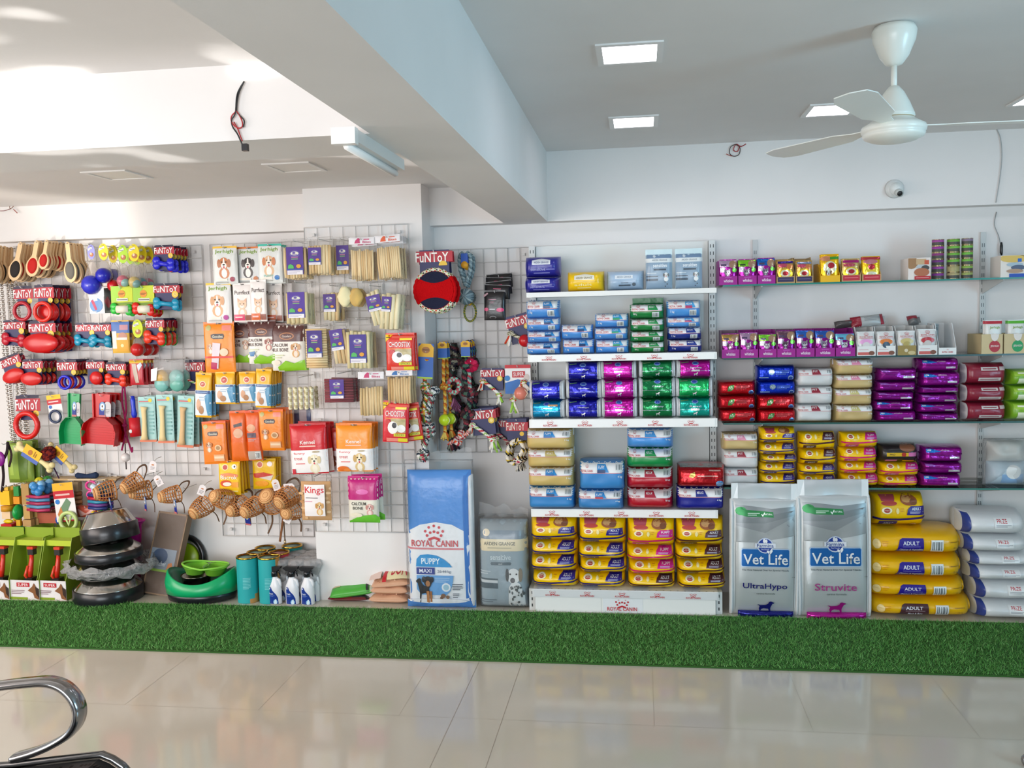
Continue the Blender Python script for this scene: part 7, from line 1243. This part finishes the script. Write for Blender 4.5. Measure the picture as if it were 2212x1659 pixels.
hang(sticks, 'chews', 'clear bag of maroon sticks, purple label', 'fourth row', 731, 802, 70, 76, 3, .055, horiz=True, col='8a3a44', c2='7a3038', label='4a2a8a', lab=(.24, .22, .68, .74), top=.20, bot=.14, **P_)
hang(sticks, 'chews', 'clear bag of tan sticks, pink header', 'fourth row', 801, 803, 56, 92, 1, .05, ns=8, col='e2c898', c2='d4b884', head='c82a6a', top=.36, bot=.02, **P_)
hang(sticks, 'chews', 'clear bag of tan sticks, blue header', 'fourth row', 862, 800, 58, 70, 3, .05, ns=9, col='dcbe8c', c2='ccaa74', head='1a6ab0', top=.22, bot=.02, **P_)
KN = lambda c, fur, ear: [('t', 'Kennel', .30, .30, .70, .38, 'f4ece4'), ('l', .28, .40, .72, .45, 1, 'f0c8b8'), ('r', 0, .50, 1, .97, 'f0ecea'), ('t', 'funny', .10, .54, .42, .60, 'd85a5a'), ('t', 'treat', .10, .64, .34, .70, 'd86a6a'), ('l', .14, .76, .40, .80, 1, 'd84a4a'), ('face', .66, .70, .32, fur, ear, 'f4ecd8'), ('e', .72, .54, .10, .02, 'b0a080')]
hang(pouch, 'treats', 'red and white puppy treat pouch', 'fifth row', 664, 914, 78, 106, 3, .06, tilt=-2, base='c81420', ops=KN('c81420', 'ece0c0', 'd8c498')+[('r', .04, .88, .12, .97, 'c83040')], d=.045, top='b81018', **P_)
hang(pouch, 'treats', 'red and white chocolate labrador treat pouch', 'between the red and orange pouches', 712, 924, 36, 92, 1, .05, front=.10, base='c02a20', ops=[('r', 0, .5, 1, 1, 'd8ccd0'), ('face', .7, .68, .4, '8a4a30', '6a3424', 'a86a48')], **P_)
hang(pouch, 'treats', 'orange and white puppy treat pouch', 'fifth row', 764, 914, 78, 102, 3, .06, base='f0901c', ops=KN('f0901c', 'dcc088', 'c8a468')+[('e', .2, .93, .16, .06, 'e0702a'), ('e', .30, .96, .10, .04, 'e88a40')], d=.045, top='e87a18', **P_)
KG = [('r', .20, .20, .82, .86, 'efe8e6'), ('t', 'Kings', .22, .24, .80, .42, 'd02a34'), ('l', .24, .46, .62, .50, 1, '6a6064'), ('l', .22, .53, .44, .58, 1, 'd8a0b0'), ('face', .66, .64, .24, 'dcae70', 'c8924e', 'ecd8b0')]
def kings(w, h):
    r = emp('biscuit_bag'); SEED[0] += 1; f, g = pil(w*.92, h*.82, .028, 3, 3, 1.8, .003, SEED[0]); sh = lambda q: (q[0], q[1], q[2]-h*.97); b = MB('matte'); b.closed(lambda u, v, o: sh(f(u, v, o)), lambda u, v: sh(g(u, v)), 'c89a68', 12, 12)
    b.art(lambda u, v, off: sh(f(u, v, off)), [('e', R.random(), .12+.86*R.random(), .06, .035, R.choice(['dcb484', 'b8844e', 'e4c298', 'c08c58'])) for _ in range(34)], 1, step=.3); b.obj('biscuits', r)
    f2, g2 = pil(w, h, .07, 4, 4, 1.9, .008, SEED[0]); sh2 = lambda q: (q[0], q[1], q[2]-h); b = MB('film', 'bag'); b.closed(lambda u, v, o: sh2(f2(u, v, o)), lambda u, v: sh2(g2(u, v)), 'ffffff', 12, 12); b.art(lambda u, v, off: sh2(f2(u, v, off)), KG, w/h, m=1, step=.07); b.obj('printed_film', r); return r
hang(kings, 'treats', 'clear bag of bone biscuits with red lettering', 'lowest row', 681, 1024, 70, 100, 1, .05, **P_)
hang(pouch, 'treats', 'pink-topped bone treat pouch', 'lowest row', 784, 1028, 66, 98, 2, .06, base='e0dccc', ops=[('r', 0, 0, 1, .48, 'b80f72'), ('p', [(.05, .48), (.2, .38), (.8, .38), (.95, .48)], 'b80f72'), ('e', .5, .30, .2, .06, 'd860a8'), ('t', 'CALCIUM', .14, .53, .62, .60, '3a3a34'), ('t', 'BONE', .18, .63, .52, .70, '3a3a34'), ('face', .74, .64, .24, 'd8a8a0', 'c08880', 'f0dcd4'), ('p', [(.05, .96), (.4, .84), (.9, .80), (1, .88), (1, 1), (.05, 1)], '6ac03a'), ('e', .3, .82, .2, .05, 'e8e0c8')], top='c0147a', d=.05, **P_)

# ---------------------------------------------------------------- rope toys and the rest on the fourth grid
MC = ['e8e4da', 'c83a34', '4a8a4a', 'e8e4da', '3a3a50', 'd8b840']; RP = dict(plane='R')
def frisbee(w, h, cardon=True):
    r = emp('rope_frisbee'); rr = w/2; cz = -h+rr
    b = MB('cloth'); n = 40; vs = []
    for q in (0, .3, .6, .86): vs += [(rr*q*math.cos(2*PI*k/n), -.018-.006*(1-q), cz+rr*q*math.sin(2*PI*k/n)) for k in range(n)]
    fs = [(j*n+k, j*n+(k+1) % n, (j+1)*n+(k+1) % n, (j+1)*n+k) for j in range(3) for k in range(n)]
    b.add(vs, fs, 'b80c12', 0, True)
    for sg in (-1, 1):
        P = [(.5+.425*math.cos(a), .5-sg*.425*math.sin(a)) for a in [math.radians(38+104*i/12) for i in range(13)]]+[(.5+.33*q, .5-sg*(.262-.10*(1-q*q))) for q in (-.8, -.55, -.25, 0, .25, .55, .8)]
        b.art(lambda u, v, off: (-rr+2*rr*u, -.0245+.006*min(1, 2*math.hypot(u-.5, v-.5))-off, cz+rr-2*rr*v), [('p', P, '26283c')], 1, step=.08)
    b.lathe([(0, -.012), (rr*.86, -.012), (rr*.86, .018), (rr*.5, .02)], 'a80c12', 40, o=(0, 0, cz), ax='y'); b.obj('fabric_disc', r)
    b = MB('cloth'); cols = ['e4dfcc', 'e4dfcc', '3a3a3a', 'e8e2d0', 'c8452e', 'd8dcb0', '8aa86a', 'e4dfcc']; pts = [(rr*.92*math.cos(a), -.006, cz+rr*.92*math.sin(a)) for a in [2*PI*i/72 for i in range(72)]]
    b.tube(pts, [rr*.10*(1+.16*math.sin(i*2.1)) for i in range(72)], 'e4dfcc', 10, closed=True, colf=lambda i, k: ('b80c12' if abs(math.sin(2*PI*i/72)) < .62 else cols[(i*3+k) % 8])); b.obj('rope_rim', r)
    if cardon:
        b = MB('paper'); b.box(-w*.34, w*.34, -.004, -.002, -h*.5, 0, '2b2c58'); b.box(-w*.42, w*.42, -.0045, -.002, -h*.19, -h*.02, 'b02434'); b.art(lambda u, v, off: (-w*.45+w*.9*u, -.005-off, -h*.25*v), [('t', 'FuNToY', .02, .16, .86, .78, 'f4eee8'), ('o', .72, .98, .11, 'e0b83a')], w/h*3.6, step=.5); b.obj('card', r)
    return r
hang(frisbee, 'frisbee', 'red and navy rope-edged frisbee', 'top of the rope grid', 938, 540, 94, 132, 2, .05, front=.40, **RP)
def ropering(w, h):
    r = emp('rope_ball_toy'); b = MB('cloth'); cg = ['7a9098', '93a8ae', '64787f', 'a8b8ba']
    for s in (-1, 1): rope(b, [(s*w*.10, 0, -.01), (s*w*.32, 0, -h*.12), (s*w*.30, 0, -h*.35), (s*w*.1, 0, -h*.55), (0, 0, -h*.66)], w*.12, cg)
    b.obj('rope_loop', r); b = MB('cloth'); rb = w*.46; cz = -h+rb
    for j in range(9):
        a = j*PI/9; b.tube([(rb*.92*math.cos(t)*math.cos(a), -rb*.92*math.sin(t), cz+rb*.92*math.cos(t)*math.sin(a)) for t in [2*PI*i/20 for i in range(20)]], rb*.17, cg[j % 4], 6, closed=True)
    b.ball((0, 0, cz), rb*.86, '7d9198', 14); b.obj('rope_knot_ball', r); b = MB('paper'); b.prism([(-w*.2, -h*.06), (w*.2, -h*.06), (w*.2, -h*.30), (0, -h*.34), (-w*.2, -h*.30)], -.02, -.018, '2a5ab8'); b.lathe([(0, .0215), (w*.21, .0215), (w*.21, .02), (0, .02)], 'e0a028', 18, o=(0, 0, -h*.27), ax='y'); b.obj('tag', r); return r
hang(ropering, 'rope toy', 'grey rope ball toy with blue tag', 'beside the frisbee', 1004, 541, 36, 114, 2, .06, **RP)
def loop(w, h):
    r = emp('rope_ring_toy'); b = MB('cloth'); rope(b, [(w*.42*math.sin(a), 0, -h*.5+h*.46*math.cos(a)) for a in [2*PI*i/16 for i in range(17)]], w*.075, ['6a8048', '4a5c3a', 'd0b440', '566a40']); b.obj('rope_loop', r); b = MB('cloth'); b.ball((0, -.003, -h*.07), w*.14, 'd8a020', 10); b.obj('binding', r); return r
hang(loop, 'rope toy', 'thin green and yellow rope ring', 'under the grey rope ball', 1015, 653, 30, 42, 1, .03, front=.12, **RP)
BP = [('l', .22, .26, .58, .29, 1, 'e090a8'), ('l', .3, .34, .5, .42, 2, '8a3a54'), ('e', .12, .62, .10, .06, 'c83a6a'), ('e', .76, .64, .18, .07, 'd83a74'), ('r', .26, .60, .52, .63, 'd8d0d4'), ('e', .42, .9, .16, .05, '8a8a8c'), ('e', .42, .91, .13, .04, '1f1e20'), ('p', [(.0, .12), (.16, .04), (.2, .08), (.02, .2)], 'c8a0a8')]
hang(pouch, 'treats', 'glossy black pouch with pink print', 'on the rope grid', 1069, 627, 46, 64, 1, .03, base='1d1c1f', ops=BP, d=.03, tilt=1, **RP)
for i in range(4):
    hang(pouch, 'treats', 'flopped black pouch with pink print', ('just above the upright black pouch', 'second in the flopped pile', 'third in the flopped pile', 'topmost in the flopped pile')[i], 1075+i, 615-i*8, 56, 30, 1, .03, front=.17-i*.03, base='1b1a1d', ops=[('l', .35, .2, .65, .5, 2, 'b02a58'), ('e', .2, .6, .1, .2, '3a383a'), ('r', .4, .6, .7, .7, '7a2444')], d=.03, tilt=(4, -5, 3, -3)[i], hook=(i == 3), hang_at=.02, group='flopped black pouches', **RP)
def longrope(w, h, cols=MC, knots=(.12, .42, .82), ball=None, tagc=None, fray=True, card=None, sway=.1, rr=.011):
    r = emp('rope_toy'); b = MB('cloth'); end = 1.0 if not ball else ball
    rope(b, [(w*sway*math.sin(k*1.7), -.004*math.sin(k), -h*k/7*(.93 if fray else 1)) for k in range(8)], rr, cols); b.obj('rope', r)
    for k in knots: b = MB('cloth'); knot(b, (w*sway*math.sin(k*11.9), -.004, -h*k), rr*2.0, cols, k*3); b.obj('knot', r)
    if fray: b = MB('cloth'); tassel(b, (w*sway*math.sin(11.4), 0, -h*.90), (0, 0, -h*.10), cols, 11); b.obj('frayed_end', r)
    if ball: b = MB('plastic'); tennis(b, (0, -.012, -h*ball), w*.48, 'c8e428'); b.obj('tennis_ball', r)
    if tagc:
        b = MB('paper'); tw, th, dx, dz = tagc; b.prism([(dx-tw/2, dz-th), (dx+tw/2, dz-th), (dx+tw/2, dz), (dx-tw/2, dz)], -.024, -.022, '2a62b4'); b.prism([(dx-tw/2, dz-th*.38), (dx+tw/2, dz-th*.38), (dx+tw/2, dz-th*.1), (dx+tw*.3, dz), (dx-tw*.3, dz), (dx-tw/2, dz-th*.1)], -.0245, -.0238, 'e8b01c'); b.prism([(dx-tw/2, dz-th), (dx+tw/2, dz-th), (dx+tw/2, dz-th*.95), (dx-tw/2, dz-th*.95)], -.0245, -.0238, 'a8c83a'); b.art(lambda u, v, off: (dx-tw/2+tw*u, -.0246-off, dz-th*.36*v), [('e', .5, .5, .26, .26, 'a86a2a'), ('l', .3, .4, .7, .6, 1, '6a4010')], 1.2, step=.5); b.obj('card_tag', r)
    return r
RT = 'knotted rope toy'
hang(longrope, 'rope toy', 'long red and yellow '+RT, 'with big blue and yellow card', 922, 758, 26, 150, 1, .03, tilt=4, cols=['d8b040', 'b83a30', '4a7a44', 'e0dcc8'], knots=(.1, .5, .85), tagc=(.085, .19, .0, .04), front=.38, **RP)
hang(longrope, 'rope toy', 'long grey and white '+RT, 'reaching down behind the big bag', 931, 836, 34, 158, 2, .06, tilt=7, cols=['d4d4d0', '5a6a64', 'a83040', '9aa890', 'e0e0dc', '3a4450'], knots=(.05, .55, .62, .93), front=.37, rr=.014, **RP)
hang(longrope, 'rope toy', 'orange rope with lime tennis ball', 'hanging in the middle', 957, 738, 26, 208, 2, .06, cols=['e09a34', 'e8c868', 'c8642c'], knots=(.46,), ball=.80, fray=True, tagc=(.052, .092, .0, -.002), front=.23, rr=.010, sway=.03, **RP)
hang(longrope, 'rope toy', 'dark braided '+RT, 'under the purple and yellow tag', 1007, 736, 40, 196, 3, .05, cols=['3a2c30', '5a3a3c', '8a3a44', '2a2a34', '4a6a5a'], knots=(.25, .55, .8), tagc=(.052, .090, 0, 0), rr=.017, sway=.15, **RP)
hang(longrope, 'rope toy', 'dark green and maroon '+RT, 'behind the tennis ball rope', 975, 742, 44, 230, 3, .05, front=.14, cols=['4a3436', '3a4a42', '6a3a40', '2c2c38', '8a8a7a'], knots=(.15, .35, .6, .85), rr=.017, sway=.18, **RP)
hang(longrope, 'rope toy', 'brown frayed '+RT, 'behind the long grey one', 915, 840, 36, 130, 1, .05, front=.335, cols=['5a5040', '7a705a', '4a3030', '8a8468'], knots=(.4, .7), rr=.016, **RP)
def donut(w, h):
    r = emp('rope_donut_toy'); b = MB('cloth'); rr = w*.5; cz = -h*.42
    b.tube([(rr*.70*math.cos(a), 0, cz+rr*.8*math.sin(a)) for a in [2*PI*i/40 for i in range(40)]], rr*.30, 'c85a68', 10, closed=True, colf=lambda i, k: ['b8545e', '8fd0b8', 'c46a70', 'b8545e', '9ad4c0'][(i//2+k//3) % 5]); b.obj('ring', r); b = MB('cloth'); tassel(b, (0, 0, -h*.72), (.01, 0, -h*.26), ['7a4a6a', '9a5a7a', '6a3a54', 'a87090'], 16); b.obj('fringe', r); return r
hang(donut, 'rope toy', 'pink and mint woven donut toy', 'beside the tennis ball rope', 979, 796, 36, 88, 1, .03, front=.20, **RP)
def flower(w, h):
    r = emp('tug_toy'); b = MB('cloth')
    for i in range(9): a = i*.7; b.ball((w*.3*math.cos(a), -.012, -h*.14+w*.25*math.sin(a)), w*.2, R.choice(['b82048', 'c83058', '9a1a3c']), 10, sy=.6)
    b.obj('flower_head', r); b = MB('cloth'); rope(b, [(-w*.1, 0, -h*.2), (-w*.16, 0, -h*.5), (-w*.12, 0, -h*.78)], w*.13, ['9ab8a8', 'b83a48', '6a7a80']); tassel(b, (-w*.12, 0, -h*.76), (0, 0, -h*.22), ['a83a4a', '7a8a90', 'b84a54'], 8); b.obj('rope_stem', r); return r
hang(flower, 'rope toy', 'crimson flower tug toy', 'below the purple and yellow tag', 1018, 778, 34, 80, 1, .03, front=.21, **RP)
def cardrope(w, h, cols=('e8e4dc', 'e8e4dc', 'a8c878', 'c83a34'), style='fun', ballc=None, diag=1):
    r = emp('carded_rope_toy'); b = MB('paper'); f = lambda u, v, off: (-w/2+w*u, -.0012-off, -h*.62*v)
    if style == 'fun': b.box(-w*.42, w*.42, -.0009, .0009, -h*.62, 0, '2b2c58'); b.box(-w*.48, w*.48, -.0012, .0006, -h*.25, -h*.05, 'b02434'); b.art(f, [('t', 'FuNToY', .03, .10, .92, .38, 'f4eee8'), ('o', .80, .48, .11, 'e0b83a'), ('o', .80, .48, .06, 'f0d880')], w/h*1.6, step=.5)
    else: b.box(-w*.46, w*.46, -.0009, .0009, -h*.62, 0, 'e6e2e0'); b.art(f, [('r', .04, 0, .96, .12, 'c01e2a'), ('r', .30, .22, .76, .44, 'b8202c'), ('t', 'SUPER', .34, .26, .72, .40, 'ecd8d8'), ('e', .82, .44, .1, .12, 'c8b8b0'), ('p', [(.04, .62), (.5, .5), (.96, .62), (.96, 1), (.04, 1)], '2a6ab4'), ('o', .12, .46, .10, '2a78b8')], w/h*1.6, step=.5)
    b.obj('card', r); b = MB('cloth'); a = (-w*.36*diag, -.018, -h*.36); c = (w*.28*diag, -.018, -h*.74); rope(b, [a, ((a[0]+c[0])/2, -.022, (a[2]+c[2])/2+.006), c], .0095, list(cols)); knot(b, a, .015, list(cols)); knot(b, c, .015, list(cols), 1); b.obj('rope', r)
    b = MB('cloth'); tassel(b, a, (-.022*diag, -.004, -h*.22), ['e8e2d8', 'ded6ca', 'f0ece4', 'c8452e'], 11); tassel(b, c, (.004, -.004, -h*.24), ['ece8e0', 'e0dacc', 'f0ece4', '9ac850'], 12); b.obj('tassel', r)
    if ballc: b = MB('plastic'); tennis(b, (w*.12, -.035, -h*.60), w*.24, ballc); b.obj('tennis_ball', r)
    return r
CR = 'carded rope tug'
hang(cardrope, 'rope toy', 'white '+CR+' on navy card', 'middle of the rope grid', 1063, 795, 54, 76, 2, .06, tilt=0, **RP)
hang(cardrope, 'rope toy', 'white '+CR+' with pink ball on white card', 'near the gondola', 1118, 788, 60, 100, 1, .03, style='super', ballc='d8806e', diag=-.6, **RP)
hang(cardrope, 'rope toy', 'white and red '+CR+' on navy card', 'lower rope row', 1040, 882, 62, 92, 4, .05, tilt=-5, cols=('ece8e0', 'c83a44', 'ece8e0', 'a8c878'), **RP)
hang(longrope, 'rope toy', 'orange-tipped frayed '+RT, 'spilling over the big bag', 1012, 930, 44, 54, 1, .03, tilt=52, cols=['e4d8d0', 'e0502c', 'c8b8b0', 'a83a48'], knots=(.3, .6), front=.24, hook=False, **RP)
hang(cardrope, 'rope toy', 'red and grey '+CR, 'half hidden behind the lower row', 1086, 905, 50, 70, 2, .05, front=.11, cols=('b83a50', 'c8b8ac', '8a4a50', 'a8a090'), **RP)
hang(cardrope, 'rope toy', 'red ball '+CR+' on navy card', 'tilted beside the blue bags', 1114, 680, 56, 98, 1, .03, tilt=-14, cols=('e0dcc8', '8a8a70', 'd8d0b8', '6a6a54'), ballc='c01420', **RP)
def loopy(w, h):
    r = emp('carded_rope_toy'); b = MB('paper'); b.box(-w*.44, w*.44, -.0009, .0009, -h*.42, 0, '2b2c58'); b.box(-w*.5, w*.5, -.0012, .0006, -h*.24, -h*.07, 'b02434'); b.art(lambda u, v, off: (-w/2+w*u, -.0013-off, -h*.42*v), [('t', 'FuNToY', .03, .20, .86, .54, 'e8d8d0'), ('o', .72, .70, .10, 'e0b83a')], w/h*2.4, step=.5); b.obj('card', r)
    c = ['ece8de', 'ece8de', 'd8b840', '2c2c30', 'e4e0d4']; b = MB('cloth'); rope(b, [(w*.1, -.012, -h*.40), (-w*.2, -.016, -h*.45), (-w*.42, -.014, -h*.62), (-w*.40, -.016, -h*.80), (-w*.1, -.02, -h*.86), (.1*w, -.02, -h*.72), (w*.3, -.018, -h*.56), (w*.12, -.012, -h*.42)], .0115, c); knot(b, (w*.05, -.02, -h*.80), .020, ['e8e4da', 'b82a54', 'ece8de', '2c2c30']); knot(b, (-w*.15, -.02, -h*.46), .016, c, 2); b.obj('rope_loop', r)
    b = MB('cloth'); tassel(b, (w*.05, -.02, -h*.86), (.0, 0, -h*.13), ['ece8de', '3a3a3c', 'e4e0d6', 'd8d4ca'], 12); b.obj('tassel', r); return r
hang(loopy, 'rope toy', 'black, white and yellow looped rope toy', 'lowest, near the gold bags', 1116, 904, 48, 112, 3, .05, **RP)
